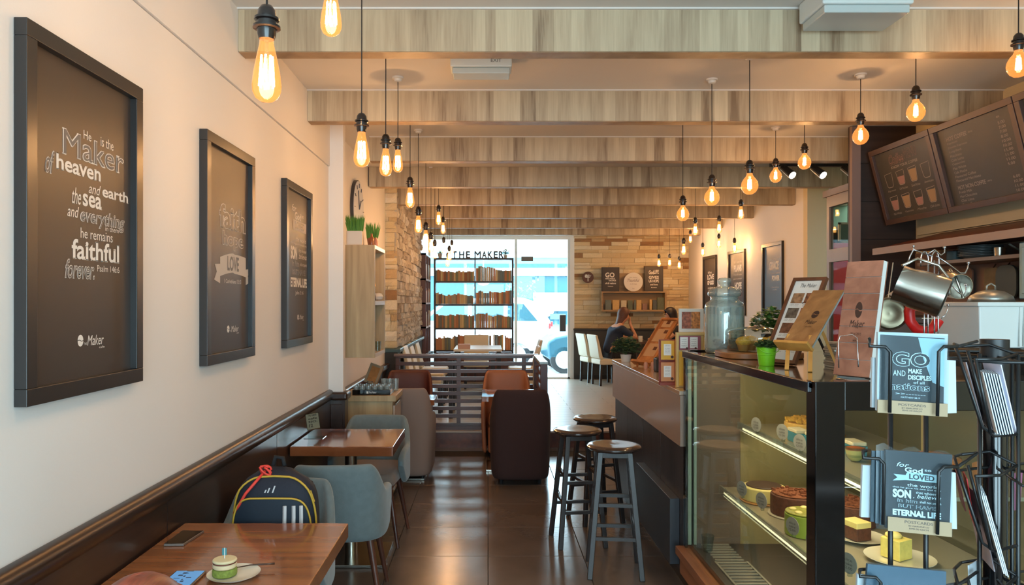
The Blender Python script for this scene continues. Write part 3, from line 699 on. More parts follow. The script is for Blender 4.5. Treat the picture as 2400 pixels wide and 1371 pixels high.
def em2(x0, x1, y0, y1, z0, z1, label):
    t = empty('emergency_light', ((x0+x1)/2, (y0+y1)/2, 3.0), label, 'light')
    MB().box(x0, x1, y0, y1, z0+.035, z1).build('housing', mat('fitting_white', (214, 220, 218), .4), t, world=True, bev=.008)
    MB().box(x0+.012, x1-.012, y0+.012, y1-.012, z0, z0+.035).build('diffuser', mat('clear_diffuser', (190, 198, 196), .2), t, world=True, bev=.006)
    L = MB(); put(L, 'EXIT', (x1-.12, y0-.0008, z1-.04), (.06, 0, 0), (0, 0, .02), weight=.02); L.build('lettering', mat('grey_ink', (120, 124, 124), .6), t, world=True)
em2(-.215, .135, 4.15, 4.3, 2.9, 3.0, 'white emergency light fitting on the ceiling between first and second beams')
em2(1.46, 1.86, 3.2, 3.45, 2.87, 3.0, 'large white emergency light fitting on the ceiling in front of the first beam')
# track with spotlights
tr = empty('spotlight_track', (2.6, 5.9, 3.0), 'black ceiling track carrying three lit spotlights beside the dark column', 'light')
a = P(1802, 388, 5.3)
Yt = 6.95; zt = P(0, 386, Yt).z; x0 = P(1805, 0, Yt).x; x1 = 3.62
MB().box(x0, x1, Yt-.02, Yt+.02, zt-.02, zt+.02).build('rail', black, tr, world=True)
MB().box(x0+.05, x0+.09, Yt-.01, Yt+.01, zt+.02, 3.0).box(x1-.2, x1-.16, Yt-.01, Yt+.01, zt+.02, 3.0).build('drop_rod', black, tr, world=True)
for px in (1842, 1913, 1984):
    c = P(px, 400, Yt)
    sp_ = MB().tube([(c.x, Yt, zt-.02), (c.x, Yt, c.z)], .012, 6).cyl((c.x-.03, Yt, c.z+.03), (c.x+.02, Yt-.1, c.z-.06), .032, .04, 14).build('spotlight', black, tr, world=True)
    MB().cyl((c.x+.0205, Yt-.101, c.z-.061), (c.x+.022, Yt-.104, c.z-.0635), .034, n=14).build('spot_lens', mat('spot_glow', (255, 250, 235), .5, emis=(255, 244, 220), estr=14), sp_, world=True)
# ---------------------------------------------------------------- seating and tables, front room
def shell(w, db, df, zb, H, ha, hf, lean=.05, taper=0, arm_t=1.0, m_back=1.0, rows=6, flat=.55, cut=.86):
    """wrap-around chair shell facing +Y; returns an open surface to be thickened"""
    A = [(-1+2*i/18)*PI/2 for i in range(19)]; cols = []
    for a in A:
        x = w*math.copysign(abs(math.sin(a))**flat, a); y = -db*abs(math.cos(a))**flat
        t = abs(a)/(PI/2); k = 1 if t < .45 else max(0, 1-(t-.45)/(cut-.45)); k = k*k*(3-2*k)
        cols.append((x, y, ha+(H-ha)*k, k))
    front = [(df*q/4, ha+(hf-ha)*(q/4)**2) for q in range(1, 5)]
    L = [(-w, y, z, 0) for y, z in reversed(front)]; R = [(w, y, z, 0) for y, z in front]
    cols = L+cols+R; vs = []; n = len(cols)
    for i, (x, y, zt, k) in enumerate(cols):
        e = min(i, n-1-i); zbb = zb+(max(0, 3-e)*.05 if m_back else 0)
        for j in range(rows+1):
            v = j/rows; z = zbb+(zt-zbb)*v
            tp = 1-taper*(1-v)**2
            ln = lean*k*max(0, (z-zb)/(H-zb))**1.3
            vs.append((x*tp, y*tp-ln, z))
    r = rows+1; fs = [(i*r+j, (i+1)*r+j, (i+1)*r+j+1, i*r+j+1) for i in range(n-1) for j in range(rows)]
    mb = MB(); mb._a(vs, fs); return mb
def thicken(o, t):
    s = o.modifiers.new('solidify', 'SOLIDIFY'); s.thickness = t; s.offset = 1 if False else 0
    b = o.modifiers.new('subdivision', 'SUBSURF'); b.levels = 2; b.render_levels = 2
    for p in o.data.polygons: p.use_smooth = True
greyf = mat('blue_grey_upholstery', (104, 116, 118), .9, bump=.15, bscale=300, noise=.08, nscale=30, sheen=.3)
greys = mat('seat_taupe_fabric', (128, 112, 102), .9, bump=.1, bscale=300, sheen=.2)
legw = wood('chair_leg_walnut', (112, 66, 48), (66, 36, 28), .35, 'z', 2, 12)
def arm_chair(label):
    t = empty('armchair', (0, 0, 0), label, 'chair')
    thicken(shell(.235, .25, .2, .38, .79, .62, .56, .06).build('backrest', greyf, t), .04)
    MB().prism([(x, y, .40) for x, y in ((-.2, -.2), (-.1, -.225), (.1, -.225), (.2, -.2), (.215, .0), (.205, .24), (.12, .27), (-.12, .27), (-.205, .24), (-.215, 0))], (0, 0, .085)).build('seat', greys, t, bev=.03, seg=4)
    MB().box(-.18, .18, -.17, .2, .37, .4).build('seat_frame', legw, t, bev=.005)
    for sx in (-1, 1):
        for sy in (-1, 1):
            MB().cyl((sx*.16, sy*.16+.02, .38), (sx*.225, sy*.21+.02, 0), .02, .011, 10).build('leg', legw, t, smooth=2)
    return t
c1 = arm_chair('blue-grey armchair with its back to us, tucked under the second slab table')
c1.location = (-.79, 3.97, 0); c1.rotation_euler[2] = .06
c2 = copy_tree(c1, None, (-.92, 3.1, 0), PI+.02); c2['label'] = 'blue-grey armchair behind the front table with the navy backpack against it'
c3 = copy_tree(c1, None, (-.80, 5.02, 0), PI-.05); c3['label'] = 'blue-grey armchair beyond the second slab table, facing us, beside the oak cabinet'
# tables of slab wood
slab = wood('slab_table_wood', (166, 104, 62), (104, 58, 32), .22, 'x', 2.2, 9, coat=.6)
slab2 = wood('slab_table_wood_glossy', (158, 94, 58), (98, 52, 30), .12, 'x', 1.6, 8, coat=1)
def slab_table(x0, x1, y0, y1, z, m, label, wav, edge=.055, base=True):
    t = empty('slab_table', ((x0+x1)/2, (y0+y1)/2, 0), label, 'table')
    n = 14; r = random.Random(wav); mb = MB(); vs = []
    f_ = [(x0+(x1-x0)*i/n, y0+r.uniform(-.006, .008)) for i in range(n+1)]
    b_ = [(x1-(x1-x0)*i/n, y1+r.uniform(-.004, .004)) for i in range(n+1)]
    mb.prism([(x, y, z-edge) for x, y in f_+b_], (0, 0, edge)).build('tabletop', m, t, world=True, bev=.004)
    if base:
        cx_, cy_ = (x0+x1)/2, (y0+y1)/2
        MB().box(cx_-.2, cx_+.2, cy_-.2, cy_+.2, z-edge-.012, z-edge).build('top_plate', black, t, world=True)
        MB().cyl((cx_, cy_, .02), (cx_, cy_, z-edge-.01), .038, n=18).build('column', steel, t, world=True, smooth=2)
        MB().box(cx_-.24, cx_+.24, cy_-.22, cy_+.22, 0, .02).build('base_plate', steel, t, world=True, bev=.004)
    return t
slab_table(-1.17, -.538, 2.05, 2.83, .75, slab, 'reddish wood slab table in front, carrying two phones and a small cake', 3)
slab_table(-1.17, -.56, 4.325, 4.94, .75, slab2, 'glossy thick slab table with an acrylic sign at the wall end', 5, .058)
slab_table(-1.14, -.485, 6.62, 7.0, .72, slab2, 'small dark glossy table between the taupe and the dark red tub chairs', 7, .05)
slab_table(-.06, .5, 6.86, 7.45, .72, slab2, 'small table hidden behind the dark brown tub chair', 9, .05)
# tub chairs
def tub_chair(m, label, loc, rz, seatm=None):
    t = empty('tub_chair', loc, label, 'chair', rz=rz)
    thicken(shell(.25, .26, .24, .05, .86, .6, .55, .1, taper=.07, m_back=0, flat=.42, cut=.97).build('shell', m, t), .045)
    MB().box(-.2, .2, -.17, .27, .06, .33).build('base', m, t, bev=.03, seg=3)
    MB().box(-.195, .195, -.16, .28, .33, .44).build('seat', seatm or m, t, bev=.04, seg=4)
    for sx in (-1, 1):
        for sy in (-1, 1): MB().cyl((sx*.17, sy*.17+.04, 0), (sx*.17, sy*.17+.04, .06), .018, n=10).build('foot', black, t)
    return t
tub_chair(mat('dark_brown_fabric', (58, 36, 34), .9, bump=.15, bscale=250), 'dark chocolate brown tub chair standing with its back to us in the aisle', (.285, 6.63, 0), 0)
tub_chair(mat('taupe_fabric', (142, 122, 112), .9, bump=.15, bscale=250), 'taupe tub chair with its back to us beside the oak cabinet', (-.765, 6.76, 0), 0)
tub_chair(mat('tan_leather', (166, 108, 78), .5, bump=.08, bscale=120), 'tan leather tub chair facing us behind the chocolate brown one', (.2, 7.74, 0), PI)
tub_chair(mat('oxblood_leather', (84, 36, 28), .45, bump=.08, bscale=120), 'dark red-brown tub chair facing us next to the slatted screen', (-.86, 7.74, 0), PI)
# bar stools
sseat = wood('stool_seat', (84, 66, 58), (50, 38, 34), .2, 'x', 2, 8, coat=.7); sleg = mat('stool_leg_dark', (50, 42, 40), .35)
def stool(label, loc, rz):
    t = empty('bar_stool', loc, label, 'stool', 'round bar stools at the counter', rz=rz)
    MB().lathe([(.001, .722), (.12, .722), (.15, .727), (.162, .738), (.162, .746), (.15, .756), (.12, .757), (.001, .752)], n=36).build('seat', sseat, t, smooth=2)
    MB().box(-.1, .1, -.1, .1, .69, .722).build('seat_frame', sleg, t, bev=.003)
    T = {}
    for sx in (-1, 1):
        for sy in (-1, 1):
            a = Vector((sx*.085, sy*.085, .72)); b = Vector((sx*.15, sy*.15, 0)); T[sx, sy] = (a, b)
            MB().bar(b, a, .03, .03, (0, 1, 0)).build('leg', sleg, t, bev=.003)
    def pt(k, z): a, b = T[k]; return b+(a-b)*(z/.72)
    for z, pairs in ((.23, (((-1, -1), (1, -1)), ((-1, 1), (1, 1)))), (.3, (((-1, -1), (-1, 1)), ((1, -1), (1, 1)))), (.42, (((-1, -1), (1, -1)), ((-1, 1), (1, 1)))), (.47, (((-1, -1), (-1, 1)), ((1, -1), (1, 1))))):
        for p, q in pairs: MB().bar(pt(p, z), pt(q, z), .02, .02).build('rung', sleg, t)
    return t
s1 = stool('dark round bar stool standing closest to us by the counter', (.752, 4.38, 0), -.1)
s2 = copy_tree(s1, None, (.6, 4.92, 0), .12); s2['label'] = 'dark round bar stool on the aisle side, middle one of three'
s3 = copy_tree(s1, None, (.79, 5.42, 0), .3); s3['label'] = 'dark round bar stool nearest the counter end, partly behind the others'
# slatted screen on the step
sc = empty('slatted_screen', (-.27, 8.2, ground_z), 'low dark wood slatted screen on the step behind the tub chairs', 'screen')
for k in range(10):
    z = 1.02-.083*k-.02
    if k == 9: z = ground_z+.06
    MB().box(-1.03, .5, 8.18, 8.22, z-.02, z+.02).build('slat', screenw, sc, world=True, bev=.002)
MB().box(-1.05, .56, 8.16, 8.24, 1.0, 1.025).build('top_rail', mat('screen_cap', (120, 100, 98), .25), sc, world=True, bev=.003)
MB().box(-1.03, .56, 8.165, 8.235, ground_z+.009, ground_z+.05).build('bottom_rail', screenw, sc, world=True)
for x in (-1.01, -.33, .4, .53): MB().box(x-.022, x+.022, 8.185, 8.235, ground_z+.009, 1.0).build('upright', screenw, sc, world=True)
sd = empty('side_screen', (.53, 7.6, 0), 'slatted side panel running from the screen towards the brown tub chair, pale top', 'screen')
for k in range(12): MB().box(.515, .555, 7.15, 8.07, .05+k*.083, .085+k*.083).build('slat', screenw, sd, world=True)
MB().box(.5, .58, 7.1, 8.07, 1.0, 1.025).build('top_rail', mat('side_cap', (150, 176, 186), .25), sd, world=True, bev=.003)
MB().box(.505, .575, 7.08, 7.13, 0, 1.0).build('end_post', mat('oxblood_post', (74, 34, 34), .4), sd, world=True, bev=.003)
MB().box(.505, .565, 8.02, 8.07, 0, 1.0).build('end_post', screenw, sd, world=True)

# ---------------------------------------------------------------- oak cabinet with tray, wall shelf, clock
cb = empty('oak_cabinet', (-.96, 6.1, 0), 'low light oak cabinet against the wall, tray of small glasses on top', 'cabinet')
MB().box(-1.165, -.765, 5.87, 6.28, .06, .81).build('carcass', oak, cb, world=True, bev=.002)
MB().box(-1.15, -.78, 5.9, 6.26, 0, .06).build('plinth', black, cb, world=True)
MB().box(-1.175, -.735, 5.85, 6.3, .81, .857).build('worktop', oak, cb, world=True, bev=.003)
MB().box(-.763, -.745, 5.88, 6.27, .62, .775).build('drawer', taupe_lam, cb, world=True, bev=.002)
for z0, z1 in ((.1, .61),):
    d_ = MB().box(-.763, -.745, 5.88, 6.27, z0, z1).build('door', taupe_lam, cb, world=True, bev=.002)
MB().box(-.745, -.735, 5.9, 6.26, .776, .79).build('handle', steel, cb, world=True, bev=.002)
ws_ = empty('wall_cabinet', (-1.06, 6.0, 1.17), 'light oak wall cabinet with open niches, grass pots on top', 'cabinet')
X0, X1, Y0, Y1, Z0, Z1 = -1.24, -.884, 5.72, 6.3, 1.17, 2.05
lam = mat('niche_edge', (196, 178, 156), .4)
MB().box(X0, X1, Y0, Y0+.025, Z0, Z1).build('side_panel', oak, ws_, world=True, bev=.001)
MB().box(X0, X1, Y1-.025, Y1, Z0, Z1).build('side_panel', oak, ws_, world=True, bev=.001)
MB().box(X0, X0+.02, Y0+.025, Y1-.025, Z0, Z1).build('back_panel', oak, ws_, world=True)
for z, h in ((Z0, .03), (1.58, .035), (Z1-.03, .03)): MB().box(X0+.02, X1, Y0+.025, Y1-.025, z, z+h).build('shelf', lam, ws_, world=True, bev=.001)
# on and in the wall cabinet
grassm = mat('wheat_grass', (86, 136, 50), .7)
def grass_pot(loc, w, d, h, gh, label, potm, round_=False, n=170, name='grass_planter'):
    t = empty(name, loc, label, 'plant')
    if round_: MB().lathe([(w*.36, 0), (w*.5, h), (w*.46, h), (w*.44, h-.01), (0.001, h-.01)], n=16).build('pot', potm, t, smooth=2)
    else: MB().box(-w/2, w/2, -d/2, d/2, 0, h).build('pot', potm, t, bev=.004)
    r = random.Random(n); mb = MB()
    for k in range(n):
        x = r.uniform(-.44, .44)*w; y = r.uniform(-.44, .44)*d; hh = gh*r.uniform(.7, 1.05); dx = (x/w)*.05+r.uniform(-.012, .012); dy = (y/d)*.04+r.uniform(-.012, .012); b_ = .0035
        mb._a([(x-b_, y, h-.005), (x+b_, y, h-.005), (x+dx*.5+b_*.8, y+dy*.5, h+hh*.6), (x+dx, y+dy, h+hh), (x+dx*.5-b_*.8, y+dy*.5, h+hh*.6)], [(0, 1, 2, 3, 4)])
    g = mb.build('grass', grassm, t); g['kind'] = 'stuff'
    return t
grass_pot((-1.055, 5.83, 2.05), .125, .09, .115, .13, 'clump of bright green grass in a white oblong box on the wall cabinet', mat('white_box', (214, 204, 194), .7))
grass_pot((-.955, 6.05, 2.05), .09, .09, .08, .13, 'darker tuft of grass in a round glass pot on the wall cabinet', mat('amber_pot', (150, 104, 78), .3), True, 90)
def lathe_thing(name, loc, prof, m, label, cat, grp=None, n=18, world=False):
    o = MB().lathe(prof, n=n).build(name, m, None, smooth=2); o.location = loc; return tag(o, label, cat, grp)
lathe_thing('amber_bottle', (-.93, 5.86, 2.05), [(.018, 0), (.02, .01), (.02, .06), (.008, .08), (.008, .1), (0, .1)], mat('amber_glass', (136, 76, 46), .15), 'small amber bottle between the two grass pots', 'bottle')
lathe_thing('cork_bottle', (-.905, 5.93, 2.05), [(.016, 0), (.018, .01), (.017, .045), (.007, .06), (.007, .075), (0, .075)], mat('pink_glass', (188, 130, 110), .2), 'tiny pink glass bottle at the edge of the wall cabinet', 'bottle')
t = empty('flame_figurine', (-.93, 5.93, 1.615), 'small dark figurine with a glowing amber flame shape in the upper niche', 'figurine')
MB().lathe([(.025, 0), (.022, .04), (.012, .07), (.02, .09), (0, .11)], n=12).build('figure', mat('dark_bronze', (52, 34, 28), .4), t, smooth=True)
MB().lathe([(.004, .08), (.02, .12), (.014, .17), (0, .23)], n=10).build('flame', mat('amber_flame', (232, 150, 60), .3, emis=(255, 160, 60), estr=.8), t, smooth=True)
lathe_thing('white_pebble', (-.91, 6.06, 1.615), [(0, 0), (.035, .01), (.045, .035), (.03, .06), (0, .066)], mat('pebble', (214, 206, 196), .6), 'round white stone beside the figurine in the upper niche', 'ornament')
t = empty('twig_vase', (-.945, 5.93, 1.2), 'dark red twigs standing in a small vase in the lower niche', 'vase')
MB().lathe([(.02, 0), (.032, .03), (.03, .08), (.018, .12), (.022, .13)], n=14).build('vase', mat('dark_vase', (58, 26, 22), .3), t, smooth=2)
mb = MB()
for k in range(7): a = k*.9; mb.tube([(0, 0, .1), (.02*math.cos(a), .02*math.sin(a), .2), (.03*math.cos(a), .045*math.sin(a), .29)], .003, 5)
mb.build('twigs', mat('twig_red', (96, 40, 30), .6), t)
lathe_thing('drinking_glass', (-.91, 6.05, 1.2), [(.022, .002), (.026, .08), (.025, .08), (.0215, .006), (0, .006)], clear, 'clear little glass standing in the lower niche', 'glass')
ck = empty('wall_clock', (-1.24, 6.86, 2.47), 'large thin round wall clock seen edge-on above the grass pots', 'clock')
MB().cyl((0, 0, 0), (.03, 0, 0), .27, n=48).build('case', mat('clock_rim', (60, 60, 66), .4), ck)
MB().cyl((.03, 0, 0), (.033, 0, 0), .262, n=48).build('dial', mat('clock_dial', (198, 202, 212), .5), ck)
mb = MB()
for k in range(12):
    a = k*PI/6; mb.bar((.034, .2*math.sin(a), .2*math.cos(a)), (.034, .24*math.sin(a), .24*math.cos(a)), .012, .002)
mb.build('hour_marks', mat('clock_ink', (90, 92, 104), .5), ck)
MB().bar((.036, 0, 0), (.036, .09, .09), .012, .003).build('hand', mat('clock_ink', (90, 92, 104), .5), ck)
MB().bar((.037, 0, 0), (.037, -.05, .17), .009, .003).build('hand', mat('clock_ink', (90, 92, 104), .5), ck)
# tray with little glasses
tray = empty('serving_tray', (-.94, 6.0, .857), 'black tray full of little glasses on the oak cabinet', 'tray')
mb = MB().box(-1.09, -.785, 5.885, 6.12, .857, .866)
mb.box(-1.09, -.785, 5.885, 5.895, .866, .9).box(-1.09, -.785, 6.11, 6.12, .866, .9).box(-1.09, -1.08, 5.895, 6.11, .866, .9).box(-.795, -.785, 5.895, 6.11, .866, .9)
mb.build('tray_body', gblack, tray, world=True, bev=.003)
L = MB(); put(L, 'The Maker', (-.955, 5.8842, .872), (.06, 0, 0), (0, 0, .014)); L.build('lettering', paper, tray, world=True)
MB().poly([(-.975, 5.8845, .87), (-.96, 5.8845, .87), (-.96, 5.8845, .888), (-.975, 5.8845, .888)]).build('label_mark', paper, tray, world=True)
glm = MB().lathe([(.001, .003), (.017, .003), (.019, .0), (.024, .058), (.0225, .058), (.018, .006)], n=14)
gproto = glm.build('shot_glass', glassware, None, smooth=2); first = True
for i in range(6):
    for j in range(4):
        loc = (-1.065+i*.05+(.008 if j % 2 else 0), 5.925+j*.052, .8665)
        o = gproto if first else gproto.copy()
        if not first: COL.objects.link(o)
        first = False; o.location = loc; tag(o, 'little clear glass among the rows standing in the black tray', 'glass', 'glasses in the black tray')
for i in range(3):
    o = gproto.copy(); COL.objects.link(o); o.location = (-.88+i*.05, 6.2, .858); o.scale = (1.1, 1.1, 1.7); tag(o, 'taller clear glass in the short row behind the black tray', 'glass', 'taller glasses behind the tray')
# tilted picture frame behind the tray
t = empty('wood_picture_frame', (-1.0, 6.22, .857), 'small tilted wooden frame standing behind the glasses on the cabinet', 'frame')
mb = MB(); mb.box(-.06, .06, -.01, .01, 0, .02).box(-.06, .06, -.01, .01, .15, .17).box(-.06, -.04, -.01, .01, .02, .15).box(.04, .06, -.01, .01, .02, .15)
R_ = Matrix.Translation((0, 0, .055)) @ Euler((-.25, .3, -.3)).to_matrix().to_4x4()
mb.xf(R_).build('frame', mat('frame_pale_wood', (150, 124, 96), .5), t)
MB().box(-.04, .04, -.002, .006, .02, .15).xf(R_).build('picture', mat('amber_picture', (178, 112, 58), .5, noise=.25, nscale=25), t)
MB().box(-.025, .025, -.003, .05, 0, .075).build('stand', black, t)
# acrylic sign on the second table
t = empty('table_sign', (-1.09, 4.62, .75), 'clear acrylic sign holder with a printed card at the wall end of the glossy table', 'sign')
MB().box(-.06, .06, -.05, .05, 0, .003).build('foot', clear, t)
q = Matrix.Rotation(.95, 4, 'Z') @ Matrix.Rotation(-.2, 4, 'X')
MB().box(-.055, .055, -.0035, -.0015, 0, .155).xf(q).build('sleeve', clear, t)
MB().box(-.05, .05, -.001, .001, .055, .15).xf(q).build('card', mat('printed_card', (196, 178, 156), .6), t)
L = MB()
for i, s in enumerate(('THE MAKER', 'cafe', 'NO.', '12')): put(L, s, (-.035, -.0022, .135-.02*i-(.008 if i == 3 else 0)), (.07 if i != 3 else .03, 0, 0), (0, 0, .012 if i < 3 else .022), weight=.02)
L.xf(q).build('lettering', mat('card_ink', (70, 56, 48), .7), t)
# ---------------------------------------------------------------- counter
ct = empty('service_counter', (1.38, 5.1, 0), 'long service counter with pale mauve band over dark panels', 'counter')
band = mat('mauve_band', (160, 138, 122), .3, noise=.08, nscale=2, spec=.5)
MB().box(1.09, 1.7, 4.03, 6.2, .1, 1.08).build('carcass', counterd, ct, world=True)
for k in range(4): MB().box(1.075, 1.09, 4.03+k*.5425+.002, 4.03+(k+1)*.5425-.002, .1, .81).build('panel', counterd, ct, world=True, bev=.001)
MB().box(1.055, 1.09, 4.03, 6.22, .808, 1.09).build('band', band, ct, world=True, bev=.002)
MB().box(1.05, 1.74, 4.03, 6.24, 1.09, 1.115).build('worktop', mat('counter_top', (178, 152, 126), .16, spec=.6, coat=.3), ct, world=True, bev=.004)
MB().box(1.11, 1.68, 4.05, 6.18, 0, .1).build('plinth', black, ct, world=True)
MB().box(1.02, 1.075, 4.12, 5.05, .13, .5).build('kick_box', mat('kick_box_grey', (58, 60, 66), .4), ct, world=True, bev=.003)

# ---------------------------------------------------------------- cake display case
XC, YN, YF, ZB, ZT = 1.07, 2.42, 4.0, .27, 1.335
dc = empty('cake_display_case', (1.5, 3.2, 0), 'glass cake display case with a gloss black corner post and two shelves', 'display case')
MB().box(XC+.02, 1.95, YN, YF+.02, 0, ZB).build('base', mat('case_base_dark', (64, 44, 36), .45), dc, world=True)
MB().box(XC-.045, XC+.03, YN-.06, YF+.02, ZB-.045, ZB).build('front_ledge', wood('ledge_wood', (176, 116, 80), (122, 76, 50), .4, 'y', 2, 8), dc, world=True, bev=.003)
MB().box(XC-.02, XC+.02, YN-.05, YF+.02, .12, ZB-.045).build('front_ledge', wood('ledge_wood', (176, 116, 80), (122, 76, 50), .4, 'y', 2, 8), dc, world=True, bev=.002)
MB().box(XC+.03, 1.93, YN+.02, YF-.01, ZB, ZB+.02).build('case_floor', mat('case_floor_grey', (62, 60, 58), .4), dc, world=True)
MB().box(1.14, 1.15, YN+.1, 3.7, ZB+.02, ZB+.026).box(1.3, 1.31, YN+.1, 3.7, ZB+.02, ZB+.026).build('vent_frame', mat('vent_grey', (150, 150, 140), .4), dc, world=True)
vs_ = MB().box(-.073, .073, -.006, .006, 0, .006).build('vent_slat', mat('vent_grey', (150, 150, 140), .4), dc)
for k in range(40):
    o = vs_ if k == 0 else vs_.copy()
    if k: COL.objects.link(o)
    o.location = Vector((1.225, YN+.12+k*.0395, ZB+.02))-dc.location
MB().box(XC, XC+.006, YN+.05, YF, ZB, ZT-.03).build('front_pane', case_glass, dc, world=True)
MB().box(XC+.1, 1.93, YN+.012, YN+.018, ZB, ZT-.09).build('end_pane', case_glass, dc, world=True)
MB().box(XC+.012, XC+.03, YF-.03, YF-.004, ZB+.02, ZT-.03).box(XC+.045, XC+.058, YF-.03, YF-.004, ZB+.02, ZT-.03).build('glass_edge_strip', mat('pale_teal_edge', (176, 206, 200), .2, coat=.3), dc, world=True)
MB().box(XC, XC+.012, YF-.02, YF+.02, ZB, ZT-.03).build('far_post', gblack, dc, world=True)
MB().box(XC+.06, XC+.3, YF-.012, YF+.01, ZB+.02, ZT-.03).build('far_panel', mat('far_panel_reflection', (120, 104, 90), .3), dc, world=True)  # brown-grey reflection in the end wall, put into the panel colour
MB().box(XC+.3, 1.95, YF-.015, YF+.01, ZB+.02, ZT-.03).build('far_panel', mat('far_panel_cream', (150, 136, 92), .35), dc, world=True)
for y0, y1 in ((YN+.02, YN+.8), (YN+.79, YF-.02)):
    MB().box(1.925, 1.935, y0, y1, ZB+.02, ZT-.04).build('back_door', mat('back_door_glass', (96, 92, 72), .2, coat=.3), dc, world=True, bev=.002)
    MB().box(1.905, 1.925, y0, y0+.02, ZB+.02, ZT-.04).build('door_stile', mat('brass_stile', (188, 168, 118), .3), dc, world=True)
MB().box(XC, 1.95, YN, YF+.02, ZT-.02, ZT).build('top_pane', mat('case_top_reflected_wood', (58, 42, 32), .06, coat=1), dc, world=True, bev=.002)  # dark glass; the wood it reflects is put into the brown base
MB().box(XC-.008, XC+.03, YN+.02, YF+.02, ZT-.035, ZT+.003).build('top_rail', mat('rail_blue_highlight', (22, 30, 40), .1, coat=1), dc, world=True, bev=.004)  # black rail with its blue highlight put into the base colour
MB().box(XC, XC+.098, YN-.02, YN+.05, ZB-.04, ZT+.006).build('corner_post', gblack, dc, world=True, bev=.003)
MB().box(XC+.098, 1.95, YN-.015, YN+.03, ZT-.09, ZT+.006).build('end_rail', gblack, dc, world=True, bev=.003)
MB().box(XC+.098, 1.95, YN-.01, YN+.03, ZB-.03, ZB+.02).build('end_sill', gblack, dc, world=True)
shm = mat('shelf_metal', (168, 160, 140), .3, metal=.3)
for xs_, zs in ((1.35, .95), (1.25, .61)):
    MB().box(xs_, 1.9, YN+.03, YF-.06, zs-.015, zs).build('shelf', shm, dc, world=True, bev=.002)
    MB().box(xs_-.012, xs_-.004, YN+.03, YF-.06, zs-.03, zs+.014).build('shelf_lip', glass('lip_glass', (232, 238, 234), 2, haze=.1), dc, world=True)
    MB().box(xs_+.002, xs_+.018, YN+.05, YF-.1, zs-.026, zs-.016).build('light_tube', mat('warm_tube', (255, 244, 214), .5, emis=(255, 232, 190), estr=4), dc, world=True)
    area('shelf_light', (xs_+.1, 3.2, zs-.03), (0, -.5, 0), .05, 1.4, 2.0, (1, .82, .52), parent=None)
MB().box(XC+.05, XC+.08, YN+.06, YF-.1, ZT-.04, ZT-.028).build('light_tube', mat('warm_tube', (255, 244, 214), .5, emis=(255, 232, 190), estr=4), dc, world=True)
area('case_light', (XC+.12, 3.2, ZT-.045), (0, -.45, 0), .05, 1.4, 2.8, (1, .82, .52))
# price tags on the shelf edges
tagm = mat('tag_paper', (170, 168, 160), .5)
for k, (px, py, X) in enumerate([(1772, 995, 1.33), (1833, 1012, 1.33), (1874, 1037, 1.33), (1738, 1145, 1.233), (1784, 1173, 1.233), (1857, 1233, 1.233), (1905, 1268, 1.233), (1988, 1320, 1.233)]):
    c = wallpt(px, py, X); row = 'upper' if k < 3 else 'lower'
    t = empty('price_tag', c, 'oval white price tag clipped on the %s shelf edge in front of the cakes' % row, 'price tag', 'price tags on the %s shelf' % row)
    R_ = Matrix.Rotation(.35, 4, 'Z')
    MB().cyl((0, 0, 0), (.002, 0, 0), .036, n=24).xf(R_).build('disc', tagm, t)
    L = MB()
    for i, s in enumerate(('slice', 'cake', '12.00')): put(L, s, (-.0012, .018, .008-.014*i), (0, -.036, 0), (0, 0, .009))
    L.xf(R_).build('lettering', mat('tag_ink', (84, 80, 78), .7), t)
    MB().box(-.001, .012, -.006, .006, -.045, -.03).build('clip', clear, t)
# cakes
def cyl_cake(name, loc, layers, label, n=26, wedge=None, sx=1):
    """layers: (material, radius, z0, z1)"""
    t = empty(name, loc, label, 'cake')
    for i, (nm, m, r, z0, z1) in enumerate(layers):
        if wedge:
            a0, a1 = wedge; pts = [(0, 0, z0)]+[(r*math.cos(a0+(a1-a0)*k/14), r*math.sin(a0+(a1-a0)*k/14), z0) for k in range(15)]
            MB().prism(pts, (0, 0, z1-z0)).build(nm, m, t, bev=.004)
        else: MB().cyl((0, 0, z0), (0, 0, z1), r, n=n).build(nm, m, t, bev=.006, seg=3)
    return t
def crumbs(t, r, z, n, m, s=.008, name='crumble', seed=1, sy=1):
    q = random.Random(seed); mb = MB()
    for k in range(n):
        a = q.uniform(0, 2*PI); rr = r*q.random()**.5; x, y = rr*math.cos(a), rr*math.sin(a)*sy; e = s*q.uniform(.5, 1.2); zz = z+q.uniform(-.3, .9)*s
        mb.box(x-e, x+e, y-e*.8, y+e*.8, zz-e*.5, zz+e*.6)
    o = mb.build(name, m, t); o['kind'] = 'stuff'; return o
choc = mat('chocolate_cake', (92, 50, 34), .7, noise=.3, nscale=60, bump=.3, bscale=150); chocf = mat('cocoa_top', (128, 70, 40), .9, noise=.25, nscale=90)
cream_c = mat('cheesecake_cream', (236, 218, 140), .6); berry = mat('blueberry_topping', (66, 44, 44), .3, noise=.5, nscale=60)
gold = mat('golden_crumble', (226, 176, 70), .8, noise=.2, nscale=80); sponge = mat('sponge', (222, 178, 96), .8, noise=.12, nscale=120)
film = mat('matcha_green', (150, 172, 60), .4); bluecase = mat('turquoise_case', (60, 140, 160), .5); cardb = mat('gold_card', (180, 130, 70), .5)
t = cyl_cake('crumble_cake', (1.6, 3.62, .951), [('cake_board', cardb, .15, 0, .006), ('sponge', sponge, .13, .006, .06)], 'round cake covered in golden crumble on a board, upper shelf')
crumbs(t, .125, .066, 170, gold, .009)
